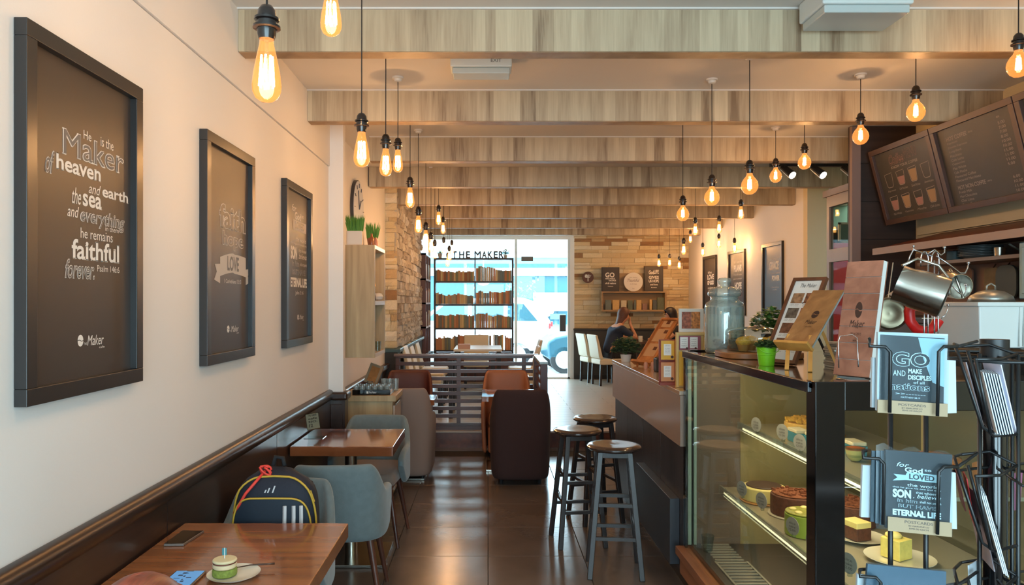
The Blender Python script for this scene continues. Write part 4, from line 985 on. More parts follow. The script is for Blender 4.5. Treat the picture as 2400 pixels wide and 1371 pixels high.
for k, (x, y) in enumerate([(1.445, 3.42), (1.475, 3.3), (1.56, 3.13)]):
    t = empty('wrapped_cake_slice', (x, y, .951), 'cream topped slice in a turquoise case, %s, upper shelf' % ('touching the crumble cake', 'middle of the three', 'seen past the black post')[k], 'cake')
    MB().hexa([(-.03, -.05, 0), (.03, -.05, 0), (.03, .05, 0), (-.03, .05, 0), (-.033, -.053, .045), (.033, -.053, .045), (.033, .053, .045), (-.033, .053, .045)]).build('paper_case', bluecase, t, bev=.002)
    MB().box(-.031, .031, -.051, .051, .045, .062).build('cream_top', mat('pale_cream', (226, 214, 180), .6, noise=.1, nscale=90), t, bev=.005)
t = empty('dessert_bowl', (1.5, 3.0, .951), 'small glass bowl dessert with caramel top next to the black post', 'dessert')
MB().lathe([(.018, .002), (.034, .02), (.04, .06), (.038, .06), (.032, .02), (0, .004)], n=20).build('bowl', clear, t, smooth=2)
MB().lathe([(.017, .004), (.032, .021), (.0365, .048), (0, .048)], n=20).build('pudding', cream_c, t, smooth=2)
MB().lathe([(.0365, .048), (.037, .056), (.02, .06), (0, .06)], n=20).build('caramel', mat('caramel', (176, 96, 50), .4), t, smooth=2)
t = empty('orange_tart', (1.74, 2.86, .951), 'orange topped round tart on the upper shelf behind the card rack', 'cake')
MB().lathe([(.08, 0), (.1, .03), (.097, .036), (.0, .03)], n=26).build('crust', sponge, t, smooth=2)
MB().lathe([(.094, .031), (.09, .05), (.05, .062), (0, .064)], n=26).build('filling', mat('orange_glaze', (214, 112, 44), .2, noise=.2, nscale=30), t, smooth=True)
t = cyl_cake('blueberry_cheesecake', (1.375, 3.66, .611), [('paper_base', cardb, .115, 0, .008), ('cake', cream_c, .105, .008, .075), ('topping', berry, .085, .075, .082)], 'pale cheesecake with dark berry topping on the lower shelf')
t = cyl_cake('chocolate_cake', (1.43, 3.42, .611), [('paper_base', mat('white_card', (200, 190, 170), .5), .12, 0, .006), ('cake', choc, .108, .006, .098), ('cocoa_top', chocf, .1, .098, .104)], 'tall chocolate cake with cocoa top on the lower shelf')
crumbs(t, .1, .104, 60, chocf, .007, seed=4)
t = cyl_cake('chocolate_cake', (1.64, 3.29, .611), [('cake', choc, .1, 0, .09), ('cocoa_top', chocf, .092, .09, .096)], 'second cocoa dusted chocolate cake, behind the green one')
crumbs(t, .09, .096, 60, chocf, .008, seed=5)
t = cyl_cake('matcha_cake', (1.352, 3.13, .611), [('cake', film, .082, 0, .092), ('glaze', mat('matcha_glaze', (150, 150, 52), .3), .08, .092, .1)], 'green matcha cake with white cream dots on the lower shelf')
for a in range(5):
    MB().ball((.05*math.cos(a*1.26), .05*math.sin(a*1.26), .102), (.016, .016, .007), 10, 6).build('cream_dot', cream_c, t, smooth=True)
pl_prof = [(.001, .004), (.06, .004), (.075, .002), (.078, .006), (.12, .016), (.13, .02), (.13, .022), (.118, .019), (.07, .008), (.001, .008)]
platem = mat('white_porcelain', (232, 226, 208), .15, coat=.4)
def plate(loc, label, s=1.0):
    o = MB().lathe([(r*s, z*s) for r, z in pl_prof], n=40).build('plate', platem, None, smooth=2); o.location = loc; return tag(o, label, 'plate')
plate((1.545, 3.06, .611), 'white plate under the layered chocolate and cream slice', .82)
plate((1.57, 2.8, .611), 'white plate under the pale yellow cake cube, nearest in the case', .95)
def slice_cake(loc, rz, layers, label, w=.075, d=.085):
    t = empty('cake_slice', loc, label, 'cake', rz=rz)
    for nm, m, z0, z1 in layers: MB().hexa([(-w/2, -d/2, z0), (w/2, -d/2, z0), (w/2*.9, d/2, z0), (-w/2*.9, d/2, z0), (-w/2, -d/2, z1), (w/2, -d/2, z1), (w/2*.9, d/2, z1), (-w/2*.9, d/2, z1)]).build(nm, m, t, bev=.003)
    return t
slice_cake((1.53, 3.05, .621), .3, [('base_layer', choc, 0, .05), ('cream_layer', cream_c, .05, .075)], 'square slice with chocolate bottom and yellow cream on a plate')
t = slice_cake((1.567, 2.82, .6215), .5, [('cake', mat('butter_cake', (232, 214, 120), .7, noise=.1, nscale=60), 0, .075)], 'pale yellow cube of cake with a cream dollop on the nearest plate', .08, .08)
MB().ball((0, .01, .082), (.03, .03, .014), 14, 8).build('cream_dollop', cream_c, t, smooth=True)
o = lathe_thing('plastic_cup', (1.155, 3.86, ZB+.021), [(.024, 0), (.034, .085), (.0325, .085), (.023, .003), (0, .003)], clear, 'empty clear plastic cup on the case floor in the far corner', 'cup')
t = empty('pastry_box', (1.36, 2.62, ZB+.021), 'pink and white carton lying on the floor of the case beside the post', 'box')
MB().box(-.09, .09, -.07, .07, 0, .06).build('carton', mat('pink_carton', (222, 190, 184), .6), t, bev=.002)
MB().box(-.091, .091, -.03, .03, .058, .062).build('band', mat('magenta_band', (170, 70, 90), .6), t)

# ---------------------------------------------------------------- things standing on the case
TZ = ZT+.0005
# big lidded jar
t = empty('glass_jar', (1.24, 3.85, TZ), 'tall glass jar with a knobbed lid at the far end of the cake case', 'jar')
MB().lathe([(.085, 0), (.098, .008), (.1, .03), (.1, .24), (.094, .262), (.074, .275), (.07, .285), (.073, .3), (.07, .3), (.066, .285), (.07, .272), (.09, .258), (.096, .24), (.096, .03), (.08, .01), (0, .01)], n=36).build('body', glass('jar_glass', (224, 238, 238), 3.2, haze=.14), t, smooth=True)  # pale diffuse share imitates bright window reflections on the jar
MB().lathe([(.066, .292), (.084, .3), (.086, .312), (.08, .33), (.05, .345), (.022, .35), (.03, .362), (.036, .376), (.028, .392), (0, .396)], n=30).build('lid', glass('jar_glass', (214, 232, 232), 2.4, ior=1.6), t, smooth=True)
mb = MB(); q = random.Random(5)
for k in range(26): a = q.uniform(0, 6.28); r_ = q.random()**.5*.07; mb.ball((r_*math.cos(a), r_*math.sin(a), .022+q.random()*.05), (.02, .015, .012), 7, 5)
o = mb.build('biscuits', mat('biscuit', (150, 112, 76), .8), t, smooth=True); o['kind'] = 'stuff'
# cake dome on wooden board
t = empty('serving_board', (1.31, 3.56, TZ), 'round-ended wooden board under the glass cake dome', 'board')
MB().prism([(.19*math.copysign(abs(math.cos(a))**.6, math.cos(a)), .17*math.copysign(abs(math.sin(a))**.6, math.sin(a)), 0) for a in [k*2*PI/32 for k in range(32)]], (0, 0, .028)).build('board', wood('serving_board_wood', (168, 112, 66), (120, 74, 42), .4, 'x', 2, 8), t, bev=.005, seg=3)
t = empty('cake_dome', (1.32, 3.57, TZ+.029), 'low glass cake dome with a ball knob covering muffins', 'dome')
MB().lathe([(.15, 0), (.15, .085), (.14, .1), (.1, .112), (.03, .12), (.012, .125), (.012, .135)], n=40).build('dome', glass('dome_glass', (228, 236, 232), 2.2, ior=1.55), t, smooth=True)
MB().ball((0, 0, .155), .022, 16, 10).build('knob', glass('dome_glass', (228, 236, 232), 2.2, ior=1.55), t, smooth=True)
for k, (x, y) in enumerate([(1.235, 3.55), (1.31, 3.5), (1.295, 3.62), (1.385, 3.57)]):
    m_ = empty('muffin', (x, y, TZ+.03), 'golden muffin under the glass dome', 'muffin', 'muffins under the glass dome')
    MB().lathe([(.022, 0), (.032, .04)], n=16).build('paper_cup', cardb, m_, smooth=2)
    MB().ball((0, 0, .045), (.037, .037, .026), 14, 8).build('muffin_top', gold, m_, smooth=True)
# plants
leafm = mat('pot_leaf', (74, 112, 50), .45, noise=.35, nscale=40)
def leafy(loc, w, h, n, ls, label, potm, pot, name='potted_plant', col=None, seed=2, stemz=0):
    t = empty(name, loc, label, 'plant'); r = random.Random(seed)
    MB().lathe(pot, n=22).build('pot', potm, t, smooth=2); pz = pot[-1][1]
    st = MB(); lf = MB()
    for k in range(14):
        a = r.uniform(0, 6.28); rr = r.uniform(.2, 1)*w*.42; st.tube([(0, 0, pz-.01), (rr*.4*math.cos(a), rr*.4*math.sin(a), pz+h*.4), (rr*math.cos(a), rr*math.sin(a), pz+h*r.uniform(.5, .9))], .0016, 4)
    st.build('stem', mat('plant_stem', (80, 100, 50), .7), t)
    for k in range(n):
        a = r.uniform(0, 6.28); rr = r.random()**.5*w*.5; z = pz+h*(.12+.8*r.random()*(1-(rr/(w*.5))**2*.55)); p = Vector((rr*math.cos(a), rr*math.sin(a), z))
        d = Vector((math.cos(a+r.uniform(-1, 1)), math.sin(a+r.uniform(-1, 1)), r.uniform(-.3, .7))).normalized()*ls; sd_ = d.cross(Vector((0, 0, 1))).normalized()*ls*.42; up = Vector((0, 0, ls*.12))
        lf._a([p-d*.5, p-d*.15+sd_, p+d*.25+sd_*.8, p+d*.6, p+d*.25-sd_*.8, p-d*.15-sd_, p+up], [(0, 1, 6), (1, 2, 6), (2, 3, 6), (3, 4, 6), (4, 5, 6), (5, 0, 6)])
    f_ = lf.build('foliage', col or leafm, t); f_['kind'] = 'stuff'
    return t
leafy((1.49, 3.84, TZ), .22, .16, 420, .03, 'bushy bright green plant in a dark pot behind the framed menu', mat('dark_pot', (44, 40, 36), .5), [(.05, 0), (.06, .1), (.057, .1), (.05, .095), (.001, .095)])
bk = leafy((1.168, 3.08, TZ), .092, .045, 320, .017, 'tiny plant in a lime green metal bucket on the case', mat('lime_bucket', (120, 190, 30), .35), [(.03, 0), (.031, .004), (.0405, .076), (.043, .078), (.041, .08), (.039, .076), (.001, .07)], 'bucket_plant', mat('dark_moss', (58, 82, 34), .8), 3)
MB().tube([(.041*math.cos(a), -.041*abs(math.sin(a))*.5-.03, .075-.02*math.sin(a)) for a in [k*PI/10 for k in range(11)]], .0015, 5).build('handle', mat('lime_bucket', (120, 190, 30), .35), bk)
MB().lathe([(.0365, .045), (.038, .047), (.0372, .05)], n=22).build('ring', mat('lime_bucket', (120, 190, 30), .35), bk, smooth=True)
# leaning panels that look towards the aisle
def lean_panel(B, th, w, s, rise, thick):
    """local frame of a panel leaning back: origin at lower left, U along the width, V up the face, N out of the face"""
    U = Vector((math.cos(th), -math.sin(th), 0)); V = Vector((s*math.sin(th), s*math.cos(th), rise)); h = V.length; V.normalize(); N = U.cross(V)
    M = Matrix((( U.x, V.x, N.x, B[0]), (U.y, V.y, N.y, B[1]), (U.z, V.z, N.z, B[2]), (0, 0, 0, 1)))
    return M, h
TH = math.radians(60)
def beanlogo(M, cx_, cy_, w, h, words, m, parent):
    L = MB()
    bean(L, lambda u, v: Vector((cx_-w/2+w*u, cy_-h/2+h*v, .0008)))
    for s, y, tw, thh in words: put(L, s, (cx_-tw/2, y, .0008), (tw, 0, 0), (0, thh, 0), shear=.25 if s == 'Maker' else 0)
    L.xf(M).build('lettering', m, parent, world=True)
# framed menu
M, h = lean_panel((1.191, 3.2, 1.345), TH, .167, .213, .367, .015); W = .167
t = empty('framed_menu', (1.25, 3.2, TZ), 'brown framed menu sheet with food photos leaning back on the case', 'menu')
MB().box(0, W, 0, .016, -.018, 0).box(0, W, h-.016, h, -.018, 0).box(0, .016, .016, h-.016, -.018, 0).box(W-.016, W, .016, h-.016, -.018, 0).xf(M).build('frame', wood('menu_frame_brown', (124, 78, 52), (84, 48, 32), .4, 'z', 2, 8), t, world=True, bev=.001)
MB().box(.016, W-.016, .016, h-.016, -.014, -.006).xf(M).build('sheet', paper, t, world=True)
phm = randmat('food_photo', [(150, 96, 66), (120, 80, 60), (170, 130, 96), (110, 100, 88)], .5, 0, 60, .3)
for i in range(2):
    for j in range(4):
        MB().box(.03+i*.066, .086+i*.066, .07+j*.075, .12+j*.075, -.0058, -.005).xf(M).build('photo', phm, t, world=True)
L = MB(); 
for i in range(2):
    for j in range(4):
        for k in range(2): put(L, ('cake slice', 'with cream')[k], (.03+i*.066, .062+j*.075-.008*k, -.0052), (.045, 0, 0), (0, .005, 0))
put(L, 'The Maker', (.05, h-.05, -.0052), (.08, 0, 0), (0, .02, 0), shear=.3); L.xf(M).build('lettering', mat('tag_ink', (84, 80, 78), .7), t, world=True)
MB().bar((1.37, 3.2, 1.6), (1.5, 3.22, TZ), .012, .006).build('prop', black, t, world=True)
# wood menu on easel
M, h = lean_panel((1.176, 2.95, 1.43), TH, .14, .2017, .222, .01); W = .14
t = empty('wood_menu_book', (1.2, 2.9, 1.43), 'plywood covered menu with a bean emblem leaning on a small easel', 'menu')
plym = wood('plywood_cover', (190, 140, 88), (140, 94, 54), .4, 'x', 1.6, 14)
MB().box(0, W, 0, h, -.006, 0).xf(M).build('cover', plym, t, world=True, bev=.003)
MB().box(.002, W-.002, .002, h-.002, -.014, -.006).xf(M).build('pages', mat('menu_pages', (170, 176, 176), .6), t, world=True)
beanlogo(M, W*.55, h*.55, .03, .04, [('Maker', h*.55-.05, .05, .02), ('THE', h*.55-.05, .012, .005), ('menu book', h*.55-.068, .03, .005)], ink, t)
easelm = wood('easel_beech', (222, 164, 84), (190, 128, 58), .4, 'x', 2, 8)
t = empty('table_easel', (1.25, 2.95, TZ), 'small beech easel with an orange ledge holding the plywood menu', 'easel')
MB().box(-.01, W+.005, -.014, -.002, -.016, .035).xf(M).build('ledge', easelm, t, world=True, bev=.002)
p0 = M @ Vector((.02, -.008, -.005)); p1 = M @ Vector((W-.02, -.008, -.005))
for p, q in ((p0, Vector((p0.x-.012, p0.y-.05, TZ))), (p1, Vector((p1.x-.01, p1.y-.055, TZ)))): MB().bar(q, p+Vector((.03, .03, .05)), .015, .008).build('leg', easelm, t, world=True)
MB().bar(M @ Vector((W*.5, h*.55, -.024)), Vector((1.385, 2.9, TZ)), .013, .008).build('leg', easelm, t, world=True)
# tall plank menu book and its wire stand
M, h = lean_panel((1.222, 2.6, 1.345), TH, .1335, .083, .402, .02); W = .1335
t = empty('plank_menu_book', (1.28, 2.58, TZ), 'tall menu book with planked wood cover and bean emblem', 'menu')
plk = wood('planked_cover', (178, 122, 98), (128, 80, 62), .55, 'x', 1.6, 14, rnd=.2)
for k in range(7):
    z0_ = h*k/7; MB().box(0, W, z0_+.0008, z0_+h/7-.0008, -.004, 0).xf(M).build('plank', plk, t, world=True, bev=.0006, seg=1)
MB().box(.001, W-.001, .001, h-.001, -.026, -.0045).xf(M).build('pages', paper, t, world=True)
MB().box(0, W, 0, h, -.03, -.0265).xf(M).build('back_cover', plk, t, world=True)
beanlogo(M, W*.5, h*.57, .026, .058, [('Maker', h*.57-.062, .056, .026), ('THE', h*.57-.066, .012, .006), ('2014-2015', h*.57-.09, .04, .009), ('MENU', h*.57-.112, .016, .006)], ink, t)
t = empty('wire_stand', (1.26, 2.5, TZ), 'bent chrome wire stand in front of the tall menu book', 'stand')
def wp(px, py, Y): return P(px, py, Y)
MB().tube([wp(1966, 862, 2.53), wp(1965, 800, 2.56), wp(1969, 788, 2.56), wp(1998, 784, 2.53), wp(2009, 792, 2.52), wp(2012, 860, 2.48)], .002, 6).build('wire', chrome, t, world=True, smooth=True)
q = [Vector((1.20, 2.53, TZ+.003)), Vector((1.215, 2.47, TZ+.003)), Vector((1.29, 2.46, TZ+.003)), Vector((1.3, 2.53, TZ+.003))]
MB().tube(q, .002, 6).build('wire', chrome, t, world=True, smooth=True)
# pile of booklets behind the easel
bpm = randmat('booklet_cover', [(190, 186, 176), (150, 150, 144), (206, 200, 188), (120, 126, 124)], .5, 0, 30, .05)
for k in range(11):
    o = MB().box(-.075, .075, -.055, .055, 0, .0085).build('booklet', bpm, None, bev=.001, seg=1); o.location = (1.475+random.uniform(-.006, .006), 3.0+random.uniform(-.006, .006), TZ+k*.0095); o.rotation_euler[2] = random.uniform(-.08, .08)
    tag(o, 'thin booklet in the pile behind the plywood menu', 'booklet', 'pile of booklets on the case')
# chrome rack with milk jugs
Y = 2.72
t = empty('jug_rack', P(2180, 0, Y)*1.0, 'chrome wire tree rack with ball-tipped hooks above the cake case', 'rack')
t.location.z = TZ
for dx in (-14, -5, 10, 19):
    top = 610 if dx in (-5, 10) else 640
    MB().tube([wp(2180+dx, top, Y), (P(2180+dx, 800, Y).x, Y, TZ+.006)], .0028, 7).build('post', chrome, t, world=True, smooth=True)
for cx_, w_ in ((2167, 9), (2192, 9)):
    MB().tube([wp(cx_-w_, 625, Y)]+[wp(cx_-w_*math.cos(a), 612-45*math.sin(a)*.5, Y) for a in [k*PI/8 for k in range(9)]]+[wp(cx_+w_, 640, Y)], .0026, 7).build('top_loop', chrome, t, world=True, smooth=True)
MB().box(P(2160, 0, Y).x, P(2206, 0, Y).x, Y-.002, Y+.002, P(0, 747, Y).z, P(0, 745, Y).z).build('cross_wire', chrome, t, world=True)
MB().tube([(P(2183, 0, Y).x+.07*math.cos(a), Y+.07*math.sin(a), TZ+.004) for a in [k*2*PI/24 for k in range(25)]], .003, 6).build('base_ring', chrome, t, world=True, smooth=True)
for pts in ([(2128, 615), (2133, 600), (2141, 585), (2141, 577)], [(2175, 595), (2190, 585), (2205, 598), (2214, 592), (2214, 580)], [(2195, 600), (2225, 620), (2250, 640), (2262, 640), (2268, 628), (2270, 616)], [(2230, 668), (2250, 688), (2260, 690), (2264, 682), (2264, 668)], [(2205, 745), (2215, 740), (2221, 725), (2222, 715)]):
    MB().tube([wp(a, b, Y-.03) for a, b in pts], .0026, 7).build('hook', chrome, t, world=True, smooth=True)
    MB().ball(wp(*pts[-1], Y-.03), .0055, 10, 8).build('hook_tip', chrome, t, world=True, smooth=True)
MB().tube([wp(2141, 585, Y-.03), wp(2160, 592, Y-.01), wp(2185, 600, Y)], .0026, 7).build('hook', chrome, t, world=True, smooth=True)
def jug(p0, p1, r, label, spout=True, m=steel, name='milk_jug', hd=None):
    """mouth at p1; lathe along the axis"""
    p0 = Vector(p0); p1 = Vector(p1); a = (p1-p0).normalized(); Lg = (p1-p0).length; q = Vector((0, 0, 1)).rotation_difference(a).to_matrix().to_4x4(); M = Matrix.Translation(p0) @ q
    t = empty(name, p0, label, 'jug')
    MB().lathe([(r*.9, 0), (r, .006), (r, Lg*.55), (r*.93, Lg*.8), (r*.95, Lg), (r*.92, Lg), (r*.9, Lg*.8), (r*.97, Lg*.55), (r*.96, .008), (0, .008)], n=36).xf(M).build('body', m, t, world=True, smooth=2)
    if hd: MB().tube([wp(x, y, yy) for x, y, yy in hd], .005, 8).build('handle', m, t, world=True, smooth=True)
    return t
jug(P(2218, 700, 2.58), P(2104, 664, 2.66), .072, 'big shiny steel milk jug hanging sideways from the chrome rack', hd=[(2115, 622, 2.6), (2150, 606, 2.62), (2200, 622, 2.6), (2222, 650, 2.58), (2226, 690, 2.56)])
jug(P(2222, 665, 2.86), P(2250, 672, 2.78), .05, 'smaller steel jug hanging behind the big one, dark inside', hd=[(2226, 630, 2.84), (2240, 650, 2.82), (2258, 700, 2.8)])
t = empty('steel_saucepan_lid', P(2085, 735, 2.85), 'round tarnished steel lid hanging beside the tall menu book', 'lid')
q = Matrix.Rotation(-.5, 4, 'Z') @ Matrix.Rotation(PI/2, 4, 'X')
MB().lathe([(.06, 0), (.062, .004), (.055, .012), (.04, .014), (.03, .01), (0, .012)], n=36).xf(q).build('disc', mat('tarnished_steel', (130, 120, 98), .3, metal=.9), t, smooth=2)
MB().lathe([(.061, -.002), (.064, .002), (.061, .005)], n=36).xf(q).build('rim', chrome, t, smooth=True)
MB().cyl((.01, .02, .055), (.05, .04, .075), .02, n=14).build('handle', chrome, t)
MB().tube([(0, .01, .06), (.03, .03, .2)], .002, 5).build('hanging_wire', chrome, t)
o = MB().tube([wp(2150, 702, 2.8), wp(2137, 712, 2.8), wp(2131, 730, 2.8), wp(2133, 752, 2.8), wp(2146, 770, 2.8), wp(2170, 778, 2.8), wp(2188, 768, 2.8), wp(2200, 750, 2.8)], .019, 12).build('red_pouring_spout', mat('red_silicone', (206, 30, 26), .35), None, smooth=2)
tag(o, 'curved glossy red silicone mitt hooked at the foot of the chrome rack', 'mitt')
# ---------------------------------------------------------------- menu boards over the bar
Zt_, Zb_, Xt_, Xb_ = 2.777, 2.205, 2.985, 3.129
brownf = mat('menu_frame', (74, 54, 48), .45); slateb = mat('menu_slate', (56, 54, 52), .5, noise=.12, nscale=4)
chalk3 = mat('menu_chalk', (150, 138, 132), .8); chalk4 = mat('menu_pink_chalk', (150, 112, 108), .8); chalk5 = mat('menu_tan_chalk', (150, 124, 96), .8)
def menu_board(Ya, Yb, label, fill):
    """far edge Ya, near edge Yb"""
    O = Vector((Xb_, Ya, Zb_)); U = Vector((0, Yb-Ya, 0)); V = Vector((Xt_-Xb_, 0, Zt_-Zb_)); W_, Hh = U.length, V.length
    u, v = U.normalized(), V.normalized(); n = u.cross(v)
    M = Matrix(((u.x, v.x, n.x, O.x), (u.y, v.y, n.y, O.y), (u.z, v.z, n.z, O.z), (0, 0, 0, 1)))
    t = empty('menu_board', (Xb_, (Ya+Yb)/2, Zb_), label, 'menu board'); f = .04
    MB().box(0, W_, 0, f, -.03, .012).box(0, W_, Hh-f, Hh, -.03, .012).box(0, f, f, Hh-f, -.03, .012).box(W_-f, W_, f, Hh-f, -.03, .012).xf(M).build('frame', brownf, t, world=True, bev=.002)
    MB().box(f, W_-f, f, Hh-f, -.02, -.01).xf(M).build('slate', slateb, t, world=True)
    for x in (.15, W_-.15): MB().tube([M @ Vector((x, Hh*.9, -.03)), Vector((3.39, (M @ Vector((x, 0, 0))).y, Zt_-.02))], .006, 6).build('wall_bracket', black, t, world=True)
    fill(t, M, W_, Hh); return t
def cup(L, x, y, w, h, kind):
    """outline cup drawing in the board plane"""
    z = -.0092; a = .12*w
    o_ = [(x, y+h), (x+a, y+h*.12), (x+a*2, y), (x+w-a*2, y), (x+w-a, y+h*.12), (x+w, y+h)]
    for i in range(5):
        p, q = Vector((*o_[i], z)), Vector((*o_[i+1], z)); d = (q-p).normalized(); s_ = Vector((-d.y, d.x, 0))*.0022
        L._a([p-s_, q-s_, q+s_, p+s_], [(0, 1, 2, 3)])
    p, q = Vector((x, y+h, z)), Vector((x+w, y+h*1.06, z)); L._a([p, q, q+Vector((0, .003, 0)), p+Vector((0, .003, 0))], [(0, 1, 2, 3)])
def fill1(t, M, W_, Hh):
    L = MB(); z = -.009
    put(L, 'Coffee', (W_*.27, Hh*.74, z), (W_*.25, 0, 0), (0, Hh*.13, 0), shear=.35, outline=.01); put(L, 'MENU', (W_*.53, Hh*.765, z), (W_*.2, 0, 0), (0, Hh*.12, 0), outline=.01)
    L.xf(M).build('lettering', chalk4, t, world=True)
    INNER.xf(M); flush_inner(slateb, t)
    L = MB(); put(L, 'KNOW YOUR COFFEE', (W_*.29, Hh*.69, z), (W_*.43, 0, 0), (0, Hh*.035, 0), weight=.02)
    names = [['Espresso', 'Cafe Macchiato', 'Caramel Macchiato', 'Americano'], ['Flat White', 'Cappuccino', 'Mocha', 'Cafe Latte']]
    LF = MB(); LF2 = MB()
    for r in range(2):
        for c in range(4):
            x = W_*(.14+.2*c); y = Hh*(.47-.3*r) + 0; w, h = W_*.13, Hh*.17; cup(L, x, y, w, h, c)
            fh = (.35, .62, .9, .6, .75, .9, .55, .9)[r*4+c]; F_ = LF if (r+c) % 2 else LF2
            if r*4+c not in (0, 3): F_._a([(x+w*.2, y+h*.04, z-.0006), (x+w*.8, y+h*.04, z-.0006), (x+w*(.86+.1*fh), y+h*fh, z-.0006), (x+w*(.14-.1*fh), y+h*fh, z-.0006)], [(0, 1, 2, 3)])
            put(L, names[r][c], (x, y-Hh*.06, z), (w*1.05, 0, 0), (0, Hh*.028, 0), shear=.3)
            IN2 = MB(); 
    L.xf(M).build('cup_drawings', chalk3, t, world=True); LF.xf(M).build('cup_fill', chalk4, t, world=True); LF2.xf(M).build('cup_fill', chalk5, t, world=True)
def fill2(t, M, W_, Hh):
    L = MB(); z = -.009
    put(L, 'HOT COFFEE', (W_*.16, Hh*.79, z), (W_*.26, 0, 0), (0, Hh*.045, 0), weight=.01); put(L, '(RM)', (W_*.44, Hh*.8, z), (W_*.05, 0, 0), (0, Hh*.02, 0)); put(L, 'RM', (W_*.78, Hh*.85, z), (W_*.03, 0, 0), (0, Hh*.02, 0))
    items = [('Espresso', '5.00'), ('Double Espresso', '7.00'), ('Long Black', '7.00'), ('Macchiato', '8.00'), ('Cafe Latte', '10.00'), ('Cappuccino', '10.00'), ('Flat White', '11.00'), ('Cafe Mocha', '11.00'), ('Flavoured Coffee', '11.00'), ('Flavoured Macchiato', '5.00')]
    for i, (s, p) in enumerate(items):
        y = Hh*(.745-.047*i); put(L, s, (W_*.16, y, z), (W_*.016*len(s), 0, 0), (0, Hh*.028, 0)); put(L, p, (W_*.78, y+Hh*.04, z), (W_*.018*len(p), 0, 0), (0, Hh*.028, 0))
    put(L, 'HOT NON-COFFEE', (W_*.16, Hh*.235, z), (W_*.34, 0, 0), (0, Hh*.045, 0), weight=.01); put(L, '(RM)', (W_*.52, Hh*.245, z), (W_*.05, 0, 0), (0, Hh*.02, 0))
    for i, (s, p) in enumerate([('Fresh Milk', '6.00'), ('Hot Chocolate', '10.00'), ('Chai Latte', '11.00'), ('Green Tea Latte', '10.00')]):
        y = Hh*(.19-.047*i)*1.0; put(L, s, (W_*.16, y, z), (W_*.016*len(s), 0, 0), (0, Hh*.028, 0)); put(L, p, (W_*.8, y+Hh*.035, z), (W_*.018*len(p), 0, 0), (0, Hh*.028, 0))
    L.xf(M).build('lettering', chalk3, t, world=True)
def fill3(t, M, W_, Hh):
    L = MB(); z = -.009; put(L, 'ICED COFFEE', (W_*.16, Hh*.79, z), (W_*.26, 0, 0), (0, Hh*.045, 0), weight=.01)
    L.xf(M).build('lettering', chalk3, t, world=True)
menu_board(5.75, 4.975, 'dark menu board of coffee cup drawings, next to the dark column', fill1)
menu_board(4.965, 4.18, 'dark menu board listing hot drinks and prices, beside the cup drawings', fill2)
menu_board(4.17, 3.4, 'menu board cut off by the picture edge, beyond the price list', fill3)

# ---------------------------------------------------------------- bar back
hood = empty('bar_hood', (3.1, 4.2, 2.0), 'red-brown sloping bulkhead with a pale lip under the menu boards', 'bulkhead')
MB().prism([(3.389, 2.0, 2.12), (3.389, 2.0, 1.99), (2.9, 2.0, 1.97), (2.9, 2.0, 2.0)], (0, 3.5, 0)).build('bulkhead', redw, hood, world=True)
MB().box(2.88, 2.9, 2.0, 5.5, 1.955, 2.003).build('lip', mat('lip_mauve', (140, 120, 112), .5), hood, world=True)
MB().box(3.36, 3.389, 2.0, 5.75, 2.125, 2.19).build('pale_band', cream, hood, world=True)
sp = empty('splash_panel', (3.37, 4, 1.45), 'mauve-brown splash panel behind the bar shelf', 'panel')
for k in range(8): MB().box(3.37, 3.388, 2.0+k*.475, 2.0+k*.475+.47, 1.5, 1.985).build('panel', mat('splash_mauve', (138, 112, 102), .4), sp, world=True, bev=.002)
MB().box(3.36, 3.388, 2.0, 5.8, 1.0, 1.5).build('lower_panel', mat('splash_dark', (92, 72, 62), .5), sp, world=True)
sh = empty('bar_shelf', (3.25, 4.6, 1.87), 'narrow shelf under the bulkhead carrying plates', 'shelf')
MB().box(3.1, 3.368, 4.2, 5.3, 1.862, 1.886).build('board', mat('shelf_mauve', (142, 124, 114), .5), sh, world=True, bev=.002)
for y in (4.4, 4.28): MB().bar((3.12, y, 1.95), (3.35, y-.05, 1.8), .01, .01).build('strut', steel, sh, world=True)
plm = mat('grey_plate', (120, 128, 130), .25)
prot = MB().lathe([(r, z) for r, z in pl_prof], n=28).build('plate', plm, None, smooth=2)
for k in range(7):
    o = prot if k == 0 else prot.copy()
    if k: COL.objects.link(o)
    o.location = (3.24, 4.83, 1.8865+k*.0105); tag(o, 'grey plate in the stack on the bar shelf', 'plate', 'stack of plates on the bar shelf')
lathe_thing('steel_mug', (3.22, 4.62, 1.8865), [(.03, 0), (.034, .06), (.031, .06), (.028, .005), (0, .005)], steel, 'small steel mug beside the plate stack on the bar shelf', 'mug')
lathe_thing('blue_canister', (3.22, 5.06, 1.8865), [(.05, 0), (.052, .005), (.052, .065), (.03, .07), (0, .07)], mat('blue_tin', (70, 104, 116), .4), 'blue-grey canister past the plate stack on the bar shelf', 'canister')
def hang_board(y0, y1, z0, z1, m, label, name='chopping_board', rr=.03, X=3.33):
    t = empty(name, (X, (y0+y1)/2, z0), label, 'chopping board')
    pts = []
    for cxx, czz, a0 in ((y1-rr, z1-rr, 0), (y0+rr, z1-rr, 90), (y0+rr, z0+rr, 180), (y1-rr, z0+rr, 270)):
        for k in range(5): a = math.radians(a0+k*22.5); pts.append((X, cxx+rr*math.cos(a), czz+rr*math.sin(a)))
    MB().prism(pts, (.014, 0, 0)).build('board', m, t, world=True, bev=.002)
    MB().tube([(X+.007, (y0+y1)/2, z1-.01), (X+.03, (y0+y1)/2, min(z1+.03, 1.855))], .004, 6).build('hook', steel, t, world=True)
hang_board(4.78, 4.93, 1.64, 1.83, mat('worn_wood_board', (136, 122, 98), .7, noise=.2, nscale=12), 'narrow worn wooden board hanging under the bar shelf')
